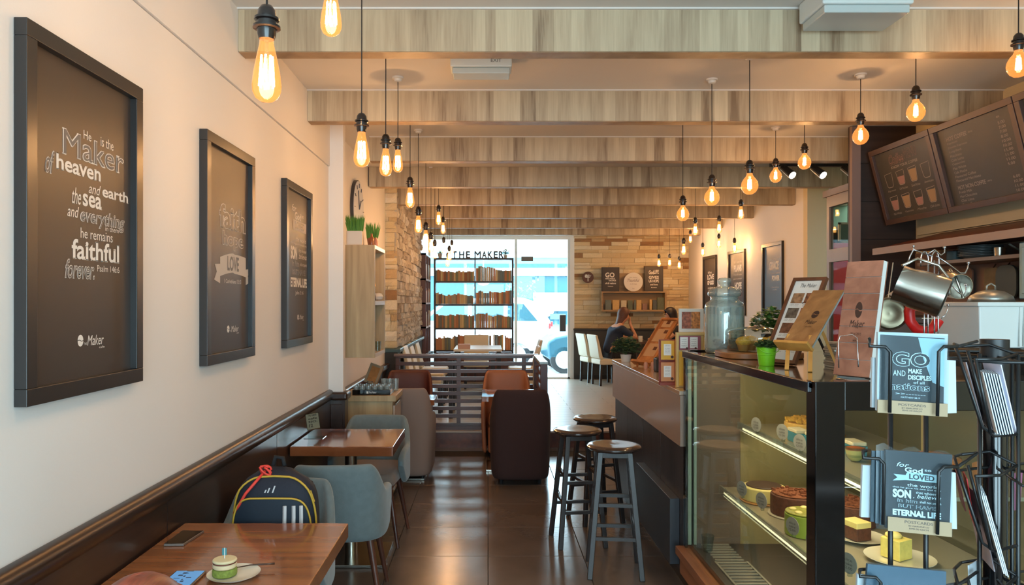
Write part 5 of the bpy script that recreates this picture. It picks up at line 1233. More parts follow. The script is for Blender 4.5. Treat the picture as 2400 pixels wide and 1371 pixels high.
hang_board(4.6, 4.79, 1.62, 1.84, mat('slate_blue_board', (74, 92, 100), .5), 'slate blue rounded board hanging under the bar shelf', rr=.06, X=3.31)
hang_board(5.05, 5.2, 1.66, 1.84, mat('brown_board', (124, 94, 80), .6), 'brown board hanging furthest along under the bar shelf')
mw = empty('blue_cupboard', (3.2, 3.8, 1.55), 'pale blue box-shaped appliance at the picture edge under the bulkhead', 'appliance')
MB().box(3.0, 3.365, 3.3, 4.15, 1.62, 1.94).build('body', mat('pale_blue_enamel', (128, 168, 180), .35), mw, world=True, bev=.008)
MB().box(2.985, 3.0, 3.34, 4.11, 1.65, 1.91).build('door', mat('pale_blue_enamel', (128, 168, 180), .35), mw, world=True, bev=.004)
MB().box(3.02, 3.36, 3.32, 4.13, 1.5, 1.62).build('stand', black, mw, world=True)
bc = empty('bar_cabinet', (2.6, 3.6, 0), 'low work cabinet behind the cake case carrying the machine', 'cabinet')
MB().box(2.0, 2.6, 2.5, 5.4, 0, .9).build('carcass', mat('cab_dark', (58, 52, 50), .5), bc, world=True)
MB().box(1.98, 2.62, 2.5, 5.4, .9, .94).build('worktop', steel, bc, world=True, bev=.003)
for k in range(4): MB().box(1.985, 2.0, 2.52+k*.72, 3.22+k*.72, .1, .86).build('door', mat('cab_door', (72, 64, 62), .5), bc, world=True, bev=.003)
bk2 = empty('back_bar_cabinet', (3.1, 3.8, 0), 'dark base cabinet running under the splash panel', 'cabinet')
MB().box(2.95, 3.355, 2.0, 5.7, 0, 1.46).build('carcass', mat('cab_dark', (58, 52, 50), .5), bk2, world=True)
MB().box(2.93, 3.355, 2.0, 5.7, 1.46, 1.5).build('worktop', mat('dark_top', (50, 42, 38), .3), bk2, world=True, bev=.003)
cm = empty('coffee_machine', (2.3, 3.05, .94), 'black coffee machine with teal reflections behind the jug rack', 'coffee machine')
MB().box(2.02, 2.56, 2.75, 3.4, .97, 1.4).build('body', mat('machine_black', (30, 36, 38), .25), cm, world=True, bev=.02, seg=3)
MB().box(2.0, 2.58, 2.73, 3.42, 1.4, 1.428).build('top_tray', steel, cm, world=True, bev=.004)
MB().box(2.04, 2.54, 2.74, 2.752, 1.25, 1.38).build('front_panel', mat('machine_panel', (70, 84, 88), .2, metal=.6), cm, world=True, bev=.004)
for x in (2.15, 2.42): MB().cyl((x, 2.745, 1.31), (x, 2.71, 1.31), .022, n=16).build('knob', black, cm, world=True)
for x in (2.07, 2.5):
    for y in (2.8, 3.35): MB().cyl((x, y, .94), (x, y, .97), .02, n=10).build('foot', black, cm, world=True)
MB().tube([(2.02, 2.74, 1.2), (1.98, 2.7, 1.1), (1.99, 2.7, 1.0)], .006, 6).build('steam_wand', chrome, cm, world=True, smooth=True)
wb_ = empty('ribbed_bin', (2.02, 2.8, 1.429), 'white ribbed plastic bin on top of the coffee machine', 'bin')
wbm = mat('ribbed_white', (214, 216, 212), .4)
MB().hexa([(1.85, 2.76, 1.4285), (2.54, 2.76, 1.4285), (2.54, 3.05, 1.4285), (1.85, 3.05, 1.4285), (1.84, 2.75, 1.59), (2.55, 2.75, 1.59), (2.55, 3.06, 1.59), (1.84, 3.06, 1.59)]).build('body', wbm, wb_, world=True, bev=.006)
MB().box(1.83, 2.56, 2.74, 3.07, 1.585, 1.602).build('rim', wbm, wb_, world=True, bev=.004)
rb = MB()
for k in range(34): rb.box(1.99+k*.0155, 1.998+k*.0155, 2.746, 2.753, 1.435, 1.583)
rb.build('rib', wbm, wb_, world=True)
t = empty('steel_pot', (2.22, 3.24, 1.4285), 'steel pot with a domed lid and ring handle behind the ribbed bin', 'pot')
MB().lathe([(.08, 0), (.085, .01), (.085, .17), (.09, .175)], n=30).build('body', steel, t, smooth=2)
MB().lathe([(.09, .175), (.08, .2), (.05, .22), (.01, .228), (0, .228)], n=30).build('lid', mat('dull_steel', (170, 172, 166), .35, metal=.8), t, smooth=True)
MB().tube([(-.02, 0, .225), (-.018, 0, .245), (0, 0, .255), (.018, 0, .245), (.02, 0, .225)], .004, 8).build('handle', mat('dull_steel', (170, 172, 166), .35, metal=.8), t, smooth=True)
t = empty('wood_spoon', (2.4, 3.15, 1.4285), 'pale wooden spatula handle sticking up beside the steel pot', 'spatula')
MB().lathe([(.035, 0), (.04, .12), (.036, .12), (.03, .01), (0, .01)], n=18).build('holder', steel, t, smooth=2)
MB().bar((0, 0, .02), (.01, 0, .26), .03, .008).build('handle', easelm, t, bev=.002)

# glazed door of the back room, and what shows through
dg = struct(MB().box(3.22, 3.262, 6.93, 6.98, 0, 2.6).box(3.22, 3.262, 6.42, 6.47, 0, 2.6).box(3.22, 3.262, 6.47, 6.93, 2.5, 2.6).box(3.22, 3.262, 6.47, 6.93, 1.98, 2.1).box(3.22, 3.262, 6.47, 6.93, 0, .2).build('door_2', mat('mauve_door', (148, 134, 130), .45)))
dcl = glass('door_clear', (236, 240, 236), .12)
MB().box(3.238, 3.244, 6.47, 6.93, .2, 1.98).build('pane', dcl, dg); MB().box(3.238, 3.244, 6.47, 6.93, 2.1, 2.5).build('pane', dcl, dg)
struct(MB().box(3.2, 3.28, 6.41, 7.02, 2.6, 2.66).build('trim_10', mat('mauve_trim', (126, 106, 100), .5)))
bs = empty('back_room_shelving', (4.6, 10.3, 0), 'dark shelving against the green wall of the room behind', 'shelving')
shdk = mat('shelving_dark', (40, 44, 42), .6); brd = mat('shelving_board', (112, 84, 64), .5)
MB().box(4.0, 5.9, 10.5, 10.59, 0, 2.62).build('back_panel', shdk, bs, world=True)
for z in (.6, 1.3, 1.93, 2.6): MB().box(4.0, 5.9, 10.1, 10.5, z, z+.05).build('shelf', brd, bs, world=True)
for x in (4.0, 5.0, 5.86): MB().box(x, x+.04, 10.1, 10.5, 0, 2.65).build('upright', brd, bs, world=True)
t = empty('red_notice_board', (4.1, 8.6, 1.4), 'bright red board seen through the glazed door', 'board')
MB().box(4.0, 4.4, 8.6, 8.64, 1.0, 2.3).build('board', mat('red_board', (190, 34, 26), .5), t, world=True)
MB().box(4.0, 4.03, 8.64, 8.9, 0, 2.3).box(4.37, 4.4, 8.64, 8.9, 0, 2.3).build('frame', cream, t, world=True)
t = empty('small_mirror', (3.5, 7.15, 1.95), 'pale framed small mirror hanging beyond the glazed door', 'mirror')
px_ = [(1967, 522), (1997, 522), (1997, 568), (1967, 568)]
a = P(1966, 569, 7.3); b = P(2010, 521, 7.3)
MB().box(a.x, b.x, 7.3, 7.32, a.z, a.z+.02).box(a.x, b.x, 7.3, 7.32, b.z-.02, b.z).box(a.x, a.x+.02, 7.3, 7.32, a.z, b.z).box(b.x-.02, b.x, 7.3, 7.32, a.z, b.z).build('frame', mat('pale_frame', (206, 196, 170), .5), t, world=True)
MB().box(a.x+.02, b.x-.02, 7.308, 7.318, a.z+.02, b.z-.02).build('mirror_pane', mat('mirror_pane', (120, 134, 124), .1, metal=.3), t, world=True)
MB().tube([((a.x+b.x)/2, 7.31, b.z-.005), ((a.x+b.x)/2, 7.31, 3.0)], .003, 5).build('hanging_wire', black, t, world=True)

# ---------------------------------------------------------------- things on the service counter
CZ = 1.1155
leafy((1.13, 6.02, CZ), .24, .17, 420, .034, 'bushy potted plant at the far end of the service counter', mat('white_pot', (214, 214, 210), .4), [(.035, 0), (.045, .06), (.043, .06), (.001, .055)], col=mat('sage_leaf', (66, 92, 60), .6, noise=.3, nscale=30), seed=8)
M, h = lean_panel((1.13, 5.62, CZ+.035), TH, .19, .27, .33, .012); W = .19
t = empty('recipe_board', (1.2, 5.6, CZ), 'long orange wooden display board leaning back on the counter', 'display board')
ob = wood('orange_board', (196, 132, 78), (150, 90, 48), .4, 'z', 2, 10)
MB().box(0, W, 0, h, -.012, -.006).xf(M).build('board', ob, t, world=True)
MB().box(0, W, 0, .02, -.012, .004).box(0, W, h-.02, h, -.012, .004).box(0, .014, .02, h-.02, -.012, .004).box(W-.014, W, .02, h-.02, -.012, .004).xf(M).build('frame', ob, t, world=True, bev=.001)
for k, (x, y, w_, hh) in enumerate([(.03, .06, .12, .12), (.03, .2, .12, .12), (.04, .34, .1, .06)]): MB().box(x, x+w_, y, y+hh, -.0058, -.0045).xf(M).build('sheet', mat('tan_sheet', (190, 150, 112), .6), t, world=True)
L = MB()
for k, (x, y) in enumerate([(.1, .12), (.11, .28), (.08, .37)]): L.box(x, x+.035, y, y+.03, -.0045, -.003)
L.xf(M).build('emblem', mat('brown_emblem', (96, 50, 30), .6), t, world=True)
MB().box(-.02, W+.01, -.02, 0, -.02, .03).xf(M).build('ledge', ob, t, world=True, bev=.002)
for dx in (0, .12): MB().bar(M @ Vector((.03+dx, -.01, 0)), Vector((1.13+dx*.5, 5.56-dx*.8, CZ)), .016, .01).build('leg', ob, t, world=True)
MB().bar(M @ Vector((.09, h*.5, -.015)), Vector((1.42, 5.62, CZ)), .014, .01).build('leg', ob, t, world=True)
t = empty('tissue_holder', (1.36, 5.0, CZ), 'squat black cube holder on the counter below the display board', 'holder')
t.location = (1.23, 5.15, CZ)
MB().box(-.06, .06, -.05, .05, 0, .095).build('box', mat('black_holder', (26, 26, 26), .5), t, bev=.008)
MB().box(-.05, .05, -.04, .04, .095, .1).build('rim', black, t)
t = empty('round_tray_item', (1.15, 5.35, CZ), 'pair of salt and pepper shakers with pinkish caps on the counter', 'shaker')
for x in (0, .05): MB().lathe([(.015, 0), (.016, .035), (.01, .05), (0, .053)], n=12).xf(Matrix.Translation((x, 0, 0))).build('shaker', mat('pink_shaker', (190, 140, 120), .4), t, smooth=2)
t = empty('framed_certificate', (0, 0, 0), 'tall rack of yellow and orange framed cards standing at the counter end', 'display rack')
Yc = 4.45
a = P(1547, 912, Yc); b = P(1585, 795, Yc); t.location = (a.x, Yc, CZ)
def pbox(px0, px1, py0, py1, Y, d, name, m, par, bev=0, dy=0):
    p = P(px0, py1, Y); q = P(px1, py0, Y)
    return MB().box(p.x, q.x, Y+dy, Y+dy+d, p.z, q.z).build(name, m, par, world=True, bev=bev)
def card_frame(px0, px1, py0, py1, Y, label, fm, mm, w=.004):
    p = P(px0, py1, Y); q = P(px1, py0, Y); t = empty('framed_card', (p.x, Y, p.z), label, 'frame')
    f = (q.x-p.x)*.04
    MB().box(p.x, q.x, Y, Y+.02, p.z, q.z).build('frame', fm, t, world=True, bev=.002)
    MB().box(p.x+f, q.x-f, Y-.002, Y+.001, p.z+f, q.z-f).build('mount', mm, t, world=True)
    W_ = q.x-p.x; H_ = q.z-p.z
    MB().box(p.x+W_*.22, q.x-W_*.27, Y-.004, Y-.001, p.z+H_*.24, q.z-H_*.2).build('card', paper, t, world=True)
    L = MB()
    for i in range(6): put(L, ('MENU', 'all day', 'breakfast', 'and cakes', 'from the', 'kitchen')[i], (p.x+W_*.3, Y-.0045, q.z-H_*(.28+.075*i)), (W_*.34, 0, 0), (0, 0, H_*.035))
    L.build('lettering', mat('tag_ink', (84, 80, 78), .7), t, world=True)
    MB().cyl((q.x-W_*.2, Y-.004, p.z+H_*.16), (q.x-W_*.2, Y-.001, p.z+H_*.16), W_*.1, n=18).build('seal', mat('dark_seal', (70, 36, 28), .5), t, world=True)
    return t
bpy.data.objects.remove(t)
redfr = mat('red_frame', (140, 60, 44), .4)
card_frame(1548, 1582, 848, 895, 4.3, 'orange mounted card, lower of the two stacked frames on the counter', redfr, mat('orange_mount', (200, 134, 84), .5))
card_frame(1548, 1582, 797, 844, 4.3, 'yellow mounted card, upper of the two stacked frames on the counter', redfr, mat('yellow_mount', (214, 164, 50), .5))
zb = P(0, 895, 4.3).z
t = empty('frame_stand', (P(1548, 0, 4.3).x, 4.32, CZ), 'thin red-brown stand holding the two stacked card frames', 'stand')
p = P(1548, 895, 4.3); q = P(1584, 846, 4.3)
MB().box(p.x-.004, q.x+.004, 4.321, 4.33, CZ, P(0, 796, 4.3).z).build('back', redfr, t, world=True)
MB().box(p.x-.004, q.x+.004, 4.29, 4.321, CZ, zb-.001).build('foot', redfr, t, world=True)
# bigger yellow-framed board and white photo frame
p = P(1584, 902, 4.2); q = P(1654, 779, 4.2)
t = empty('notice_frame', (p.x, 4.2, CZ), 'pale yellow wood frame with two white cards on a mauve mount', 'frame')
yf = mat('pale_yellow_frame', (206, 170, 106), .5)
MB().box(p.x, q.x, 4.2, 4.212, CZ, q.z).build('board', yf, t, world=True)
MB().box(p.x, p.x+.014, 4.188, 4.2, CZ, q.z).box(q.x-.014, q.x, 4.188, 4.2, CZ, q.z).box(p.x+.014, q.x-.014, 4.188, 4.2, q.z-.014, q.z).build('frame', yf, t, world=True, bev=.001)
MB().box(p.x+.018, q.x-.03, 4.192, 4.199, q.z-.1, q.z-.02).build('mount', mat('mauve_mount', (150, 84, 96), .6), t, world=True)
for k in (0, 1): MB().box(p.x+.022+k*.056, p.x+.066+k*.056, 4.188, 4.191, q.z-.09, q.z-.026).build('card', paper, t, world=True)
L = MB()
for k in (0, 1):
    for i in range(4): put(L, ('CAKES', 'fresh', 'daily', 'bake')[i], (p.x+.03+k*.056, 4.1875, q.z-.042-.012*i), (.028, 0, 0), (0, 0, .005))
L.build('lettering', mat('tag_ink', (84, 80, 78), .7), t, world=True)
for k in (0, 1): MB().cyl((p.x+.06+k*.05, 4.187, q.z-.09), (p.x+.06+k*.05, 4.19, q.z-.09), .006, n=12).build('seal', mat('dark_seal', (70, 36, 28), .5), t, world=True)
MB().box(p.x+.016, p.x+.05, 4.19, 4.198, CZ+.01, q.z-.11).build('yellow_strip', mat('yellow_mount', (214, 164, 50), .5), t, world=True)
p = P(1591, 779, 4.22); q = P(1649, 723, 4.22)
t = empty('white_photo_frame', (p.x, 4.22, p.z), 'white framed food photograph standing above the yellow notice frame', 'frame')
MB().box(p.x, q.x, 4.213, 4.235, p.z+.0005, q.z).build('frame', mat('white_frame_matte', (206, 200, 190), .5), t, world=True, bev=.003)
p2 = P(1598, 770, 4.21); q2 = P(1641, 731, 4.21)
for k in (0, 1):
    xm = (p2.x+q2.x)/2; xa, xb = (p2.x, xm-.001) if k == 0 else (xm+.001, q2.x)
    MB().box(xa, xb, 4.209, 4.2135, p2.z, q2.z).build('photo', mat('food_photo_%s' % 'ab'[k], ((150, 84, 60), (176, 110, 56))[k], .4, noise=.6, nscale=70), t, world=True)
t = empty('dark_card_tray', (1.14, 4.07, 1.34), 'thin dark tray at the far corner on top of the cake case', 'tray')
MB().box(1.09, 1.26, 3.965, 4.012, TZ, TZ+.008).build('tray', gblack, t, world=True, bev=.002)
# ---------------------------------------------------------------- bookcase before the glass
dkw = mat('bookcase_dark', (48, 34, 32), .45); redw2 = wood('bookcase_mahogany', (104, 58, 46), (64, 34, 28), .4, 'z', 2, 8)
b_ = empty('bookcase', (-.26, 13.3, ground_z), 'open dark bookcase of old books standing before the glass front', 'bookcase')
BX0, BX1, BY0, BY1 = -.975, .458, 13.18, 13.4
levels = [.745, 1.145, 1.57, 1.985, 2.40]
for x in (BX0, -.245, BX1-.03): MB().box(x, x+.03 if x != -.245 else x+.02, BY0, BY1, ground_z, 2.4).build('upright', dkw, b_, world=True)
for z in levels: MB().box(BX0, BX1, BY0-.005, BY1, z-.03, z).build('shelf', dkw, b_, world=True, bev=.002)
MB().box(BX0+.03, BX1-.03, BY0+.01, BY1, ground_z, .7).build('base_cupboard', redw2, b_, world=True)
bookm = randmat('old_cloth_cover', [(222, 152, 108), (200, 136, 92), (236, 198, 140), (172, 112, 78), (216, 172, 118), (140, 136, 124), (196, 178, 146), (226, 156, 112), (170, 138, 106), (126, 138, 138), (240, 210, 156), (150, 150, 116)], .7, .2, 60, .12)
pagem = mat('book_pages', (206, 190, 160), .8)
bmesh_ = [MB().box(-.5, .5, -.5, .5, 0, 1) for _ in range(1)]
bmb = MB().box(-.5, -.42, -.5, .5, 0, 1).box(.42, .5, -.5, .5, 0, 1).box(-.42, .42, -.5, -.44, 0, 1); 
bproto = bmb.build('book', bookm, None); pproto = MB().box(-.42, .42, -.44, .46, .02, .97).build('pages', pagem, bproto)
used = [False]
def book(loc, w, d, h, rz, label, grp, tilt=0):
    if not used[0]: o = bproto; used[0] = True
    else:
        o = bproto.copy(); COL.objects.link(o); c = pproto.copy(); COL.objects.link(c); c.parent = o
    o.location = loc; o.scale = (w, d, h); o.rotation_euler = (0, tilt, rz); tag(o, label, 'book', grp); return o
rb_ = random.Random(21)
nm = ['lowest visible', 'third', 'second', 'top']
hs = [(.2, .27), (.17, .25), (.18, .24), (.18, .26)]
for si in range(4):
    for bay, (xa, xb) in enumerate([(BX0+.035, -.25), (-.22, BX1-.035)]):
        x = xa; hbase = rb_.uniform(*hs[si])
        while x < xb-.022:
            w_ = rb_.uniform(.022, .048); w_ = min(w_, xb-x)
            hbase += rb_.uniform(-.02, .02); hbase = max(.16, min(hs[si][1], hbase))
            if not (si == 0 and rb_.random() < .12): book((x+w_/2, BY0+.09, levels[si]+.001), w_-.002, .15, hbase*rb_.uniform(.93, 1.05), 0, 'old book in the bay nearer the %s, %s row of the window bookcase' % (('stone wall', 'glass door')[bay], ('lowest', 'third', 'second', 'top')[si]) , 'old books, %s row, %s bay' % (('lowest', 'third', 'second', 'top')[si], ('stone side', 'door side')[bay]))
            x += w_
sbk = empty('side_bookcase', (-1.15, 12.8, ground_z), 'mahogany side bookcase against the stone wall, joining the window bookcase', 'bookcase')
for y in (12.14, 12.62, 13.12): MB().box(-1.265, -1.03, y, y+.03, ground_z, 2.42).build('upright', redw2, sbk, world=True)
MB().box(-1.266, -1.255, 12.17, 13.12, ground_z, 2.42).build('back_panel', redw2, sbk, world=True)
for z in (.745, 1.2, 1.6, 2.0, 2.42): MB().box(-1.255, -1.03, 12.14, 13.15, z-.03, z).build('shelf', mat('pale_shelf_edge', (190, 168, 160), .4) if z > 1 else redw2, sbk, world=True)
for si, z in enumerate((1.2, 1.6, 2.0)):
    y = 12.18
    while y < 13.08:
        w_ = rb_.uniform(.03, .05)
        if not (12.6 < y+w_ and y < 12.66): book((-1.12, y+w_/2, z+.001), w_-.002, .15, rb_.uniform(.18, .26), PI/2, 'old book on the %s shelf of the mahogany side bookcase' % ('lowest', 'middle', 'upper')[si], 'old books, side bookcase, %s shelf' % ('lowest', 'middle', 'upper')[si])
        y += w_
sg = empty('shop_sign', (0, 13.3, 2.4), 'row of standing dark letters on top of the window bookcase', 'sign')
lm = mat('sign_letter_grey', (50, 44, 44), .5)
def letter(s, px0, px1):
    a = P(px0, 0, 13.3).x; b = P(px1, 0, 13.3).x; L = MB(); put_serif(L, s, (a, 13.29, 2.401), (b-a, 0, 0), (0, 0, .13), weight=.03)
    n0 = len(L.v); f0_ = list(L.f); L.v += [v+Vector((0, .02, 0)) for v in L.v[:n0]]; L.f += [tuple(i+n0 for i in reversed(f)) for f in f0_]
    ed = {}
    for f in f0_:
        for i in range(len(f)): e = (f[i], f[(i+1) % len(f)]); ed[e] = 1
    L.f += [(b2, a2, a2+n0, b2+n0) for a2, b2 in ed if (b2, a2) not in ed]
    L.build('letter', lm, sg, world=True)
for s, a, b in [('T', 1060, 1071), ('H', 1076, 1088), ('E', 1092, 1102), ('M', 1112, 1127), ('A', 1129, 1141), ('K', 1143, 1155), ('E', 1157, 1167), ('R', 1169, 1181)]: letter(s, a, b)
ot = mat('bright_leaf', (90, 120, 60), .6, noise=.3, nscale=30)
leafy((.315, 13.32, 2.401), .14, .13, 120, .03, 'round potted bush at the door-side end of the bookcase top', mat('cream_pot', (206, 196, 180), .5), [(.025, 0), (.035, .06), (.033, .06), (.001, .055)], col=ot, seed=12)
leafy((-.87, 13.3, 2.401), .1, .08, 70, .026, 'small plant in a cream pot at the stone-wall end of the bookcase top', mat('cream_pot', (206, 196, 180), .5), [(.03, 0), (.045, .09), (.043, .09), (.001, .08)], col=ot, seed=13)

# ---------------------------------------------------------------- wall shelf with prints, on the back stone wall
YB = 13.66
ws2_ = empty('wall_shelf', (2.7, 13.6, 1.43), 'light wood wall shelf with booklets on the back stone wall', 'shelf')
wsm = wood('shelf_oak', (178, 146, 104), (140, 110, 76), .5, 'x', 2, 6)
a = P(1409, 730, 13.5); b = P(1561, 683, 13.5)
MB().box(a.x, b.x, 13.46, 13.66, b.z-.025, b.z).box(a.x, b.x, 13.46, 13.66, a.z, a.z+.03).build('board', wsm, ws2_, world=True)
for xx in (a.x, b.x-.03): MB().box(xx, xx+.03, 13.46, 13.66, a.z+.03, b.z-.025).build('side', wsm, ws2_, world=True)
MB().box(a.x+.03, b.x-.03, 13.64, 13.66, a.z+.03, b.z-.025).build('back_panel', wsm, ws2_, world=True)
MB().box(a.x+.1, b.x-.05, 13.645, 13.66, b.z, P(0, 640, 13.6).z).build('rear_board', wsm, ws2_, world=True)
bkm = randmat('booklet_cover_small', [(196, 186, 160), (96, 104, 84), (206, 170, 110), (186, 180, 172), (126, 110, 100), (150, 116, 104), (110, 120, 116), (84, 90, 92)], .6, 0, 60, .08)
for k, (p0, p1, yt) in enumerate([(1419, 1433, 703), (1436, 1452, 703), (1456, 1469, 704), (1472, 1483, 704), (1487, 1491, 703), (1492, 1504, 703), (1506, 1517, 711), (1523, 1529, 702), (1531, 1540, 703), (1541, 1557, 697)]):
    x0 = P(p0, 0, 13.5).x; x1 = P(p1, 0, 13.5).x; zt_ = P(0, yt, 13.5).z
    o = MB().box(0, x1-x0, 0, .03, 0, zt_-a.z-.031).build('booklet', bkm, None, bev=.002, seg=1); o.location = (x0, 13.52, a.z+.0305)
    tag(o, 'small booklet standing in the wall shelf under the prints', 'booklet', 'booklets in the wall shelf')
def print_frame(px0, px1, yt, label, words):
    x0 = P(px0, 0, 13.5).x; x1 = P(px1, 0, 13.5).x; z0 = b.z+.001; z1 = P(0, yt, 13.5).z
    t = empty('framed_print', ((x0+x1)/2, 13.56, z0), label, 'print')
    MB().box(x0, x1, 13.55, 13.57, z0, z1).build('frame', mat('print_black', (42, 38, 36), .5), t, world=True, bev=.003)
    MB().box(x0+.015, x1-.015, 13.545, 13.551, z0+.015, z1-.015).build('sheet', mat('print_dark', (54, 46, 42), .5), t, world=True)
    L = MB(); W_ = x1-x0; H_ = z1-z0
    for s, u0, u1, v0, v1 in words: put(L, s, (x0+W_*u0, 13.544, z0+H_*v0), (W_*(u1-u0), 0, 0), (0, 0, H_*(v1-v0)), weight=.03)
    L.build('lettering', chalk, t, world=True)
print_frame(1411, 1453, 626, 'dark print with GO in big letters on the wall shelf', [('GO', .2, .72, .58, .78), ('AND', .2, .42, .5, .56), ('MAKE', .45, .75, .5, .56), ('DISCIPLES', .4, .8, .42, .48), ('of all nations', .2, .8, .3, .38), ('Matthew', .35, .65, .2, .23)])
print_frame(1512, 1556, 624, 'dark print of stacked white words on the wall shelf under the bulbs', [('God', .22, .5, .68, .84), ('LIFE', .5, .76, .7, .86), ('GIVES', .22, .76, .5, .62), ('US HOPE', .22, .76, .36, .47), ('and love', .3, .7, .24, .31), ('Romans', .35, .65, .14, .17)])
t = empty('round_plaque', (P(1484, 0, 13.55).x, 13.56, b.z+.175), 'round white plaque between the two dark prints', 'plaque')
MB().cyl((0, 0, 0), (0, -.03, 0), .176, n=40).build('disc', mat('plaque_white', (214, 208, 202), .5), t, bev=.004)
L = MB(); put(L, 'Thankful', (-.11, -.0315, .0), (.22, 0, 0), (0, 0, .06), shear=.3); put(L, 'give thanks', (-.07, -.0315, .07), (.14, 0, 0), (0, 0, .025)); put(L, 'in all things', (-.06, -.0315, -.05), (.12, 0, 0), (0, 0, .022)); put(L, 'Psalm', (-.02, -.0315, -.13), (.04, 0, 0), (0, 0, .02)); L.build('lettering', mat('plaque_ink', (130, 110, 110), .7), t)
t = empty('round_wall_sign', (P(1378, 0, 13.64).x, 13.66, P(0, 650, 13.64).z), 'small round brown sign with a white cross mark on the stone wall', 'sign')
MB().cyl((0, 0, 0), (0, -.03, 0), .105, n=36).build('disc', mat('sign_brown', (86, 50, 36), .5), t, bev=.003)
L = MB(); L.box(-.008, .008, -.0325, -.031, -.075, .05).box(-.035, .035, -.0325, -.031, -.006, .01); bean(L, lambda u, v: Vector((-.06+.05*u, -.032, -.01+.065*v))); put(L, 'Maker', (-.01, -.032, .015), (.07, 0, 0), (0, 0, .04), shear=.3); L.build('lettering', paper, t)
# ---------------------------------------------------------------- far furniture on the raised floor
creamf = mat('cream_chair_vinyl', (216, 204, 178), .5); tanw = mat('chair_side_tan', (176, 150, 112), .5); dleg = mat('dark_chair_leg', (44, 34, 30), .4)
def parsons(label, loc, rz, grp='cream dining chairs on the raised floor'):
    t = empty('dining_chair', loc, label, 'chair', grp, rz=rz)
    v = []; 
    mb = MB(); n = 6
    pts = [(-.21-.0*k, z) for k, z in enumerate((.4,))]
    prof = [(.2, .36), (.2, .45), (-.16, .46), (-.2, .6), (-.235, .75), (-.27, .87), (-.3, .875), (-.305, .86), (-.27, .7), (-.24, .5), (-.22, .36)]
    MB().prism([(x, -.21, z) for x, z in prof[2:10]+[(-.22, .46)]], (0, .42, 0)).build('backrest', creamf, t, bev=.015, seg=3)
    MB().box(-.22, .2, -.21, .21, .36, .46).build('seat', creamf, t, bev=.025, seg=3)
    for sx, sy in ((-1, -1), (1, -1), (1, 1), (-1, 1)): MB().bar((sx*.175-(.03 if sx < 0 else 0), sy*.175, 0), (sx*.18-.01, sy*.18, .37), .035, .035, (0, 1, 0)).build('leg', dleg, t)
    return t
pc = parsons('cream dining chair facing the tables, closest to the slatted screen on the stone-wall side', (-.78, 9.35, ground_z), 0)
def pcopy(label, loc, rz):
    o = copy_tree(pc, None, (*loc, ground_z), rz); o['label'] = label; return o
pcopy('cream dining chair second from the screen along the stone wall', (-.8, 10.15, 0)[:2], 0)
pcopy('cream dining chair third from the screen along the stone wall', (-.8, 10.95, 0)[:2], 0)
pcopy('cream dining chair across the table from the stone-wall chairs, near the screen', (.36, 9.35, 0)[:2], PI)
pcopy('cream dining chair across the farther white table, near the bookcase', (.5, 11.0, 0)[:2], PI)
pcopy('cream dining chair with its back to the bookcase behind the white table', (-.2, 12.25, 0)[:2], -PI/2)
pcopy('cream high-backed chair standing empty behind the seated woman in navy', (1.93, 13.22, 0)[:2], .25)
pcopy('cream high-backed chair the woman in navy sits on', (2.07, 12.74, 0)[:2], .25)
pcopy('cream high-backed chair of the woman in black, hidden behind the frames', (3.42, 12.92, 0)[:2], PI)
def far_table(x0, x1, y0, y1, m, label):
    t = empty('dining_table', ((x0+x1)/2, (y0+y1)/2, ground_z), label, 'table')
    MB().box(x0, x1, y0, y1, .89, .925).build('tabletop', m, t, world=True, bev=.004)
    for x in (x0+.04, x1-.04):
        for y in (y0+.04, y1-.04): MB().bar((x, y, ground_z), (x, y, .89), .05, .05).build('leg', dleg, t, world=True)
wt = mat('white_table', (216, 210, 200), .3)
far_table(-.5, .1, 9.0, 9.75, wood('far_table_wood', (120, 84, 64), (84, 54, 42), .25, 'x', 2, 8, coat=.5), 'dark wood dining table just beyond the slatted screen')
far_table(-.5, .2, 10.6, 11.6, wt, 'white dining table in front of the bookcase')
far_table(2.5, 3.12, 12.5, 13.2, wood('far_table_wood', (120, 84, 64), (84, 54, 42), .25, 'x', 2, 8, coat=.5), 'dining table between the two seated women')
t = empty('menu_stack', (-.35, 10.7, .9255), 'pinkish box standing on the white table before the bookcase', 'box')
MB().box(-.09, .09, -.05, .05, 0, .07).build('box', mat('pink_box', (186, 156, 146), .6), t, bev=.003)
lathe_thing('white_mug', (2.62, 12.62, .9255), [(.032, 0), (.036, .01), (.038, .1), (.034, .1), (.03, .012), (0, .012)], platem, 'white mug on the table between the women', 'mug')
t = empty('water_bottle', (2.55, 12.95, .9255), 'purple-capped drink bottle on the table between the women', 'bottle')
MB().lathe([(.03, 0), (.033, .01), (.033, .14), (.018, .17), (.018, .19)], n=18).build('body', mat('violet_bottle', (96, 80, 120), .3), t, smooth=2)
MB().lathe([(.02, .185), (.022, .19), (.022, .225), (0, .228)], n=18).build('cap', mat('violet_cap', (70, 50, 96), .4), t, smooth=2)

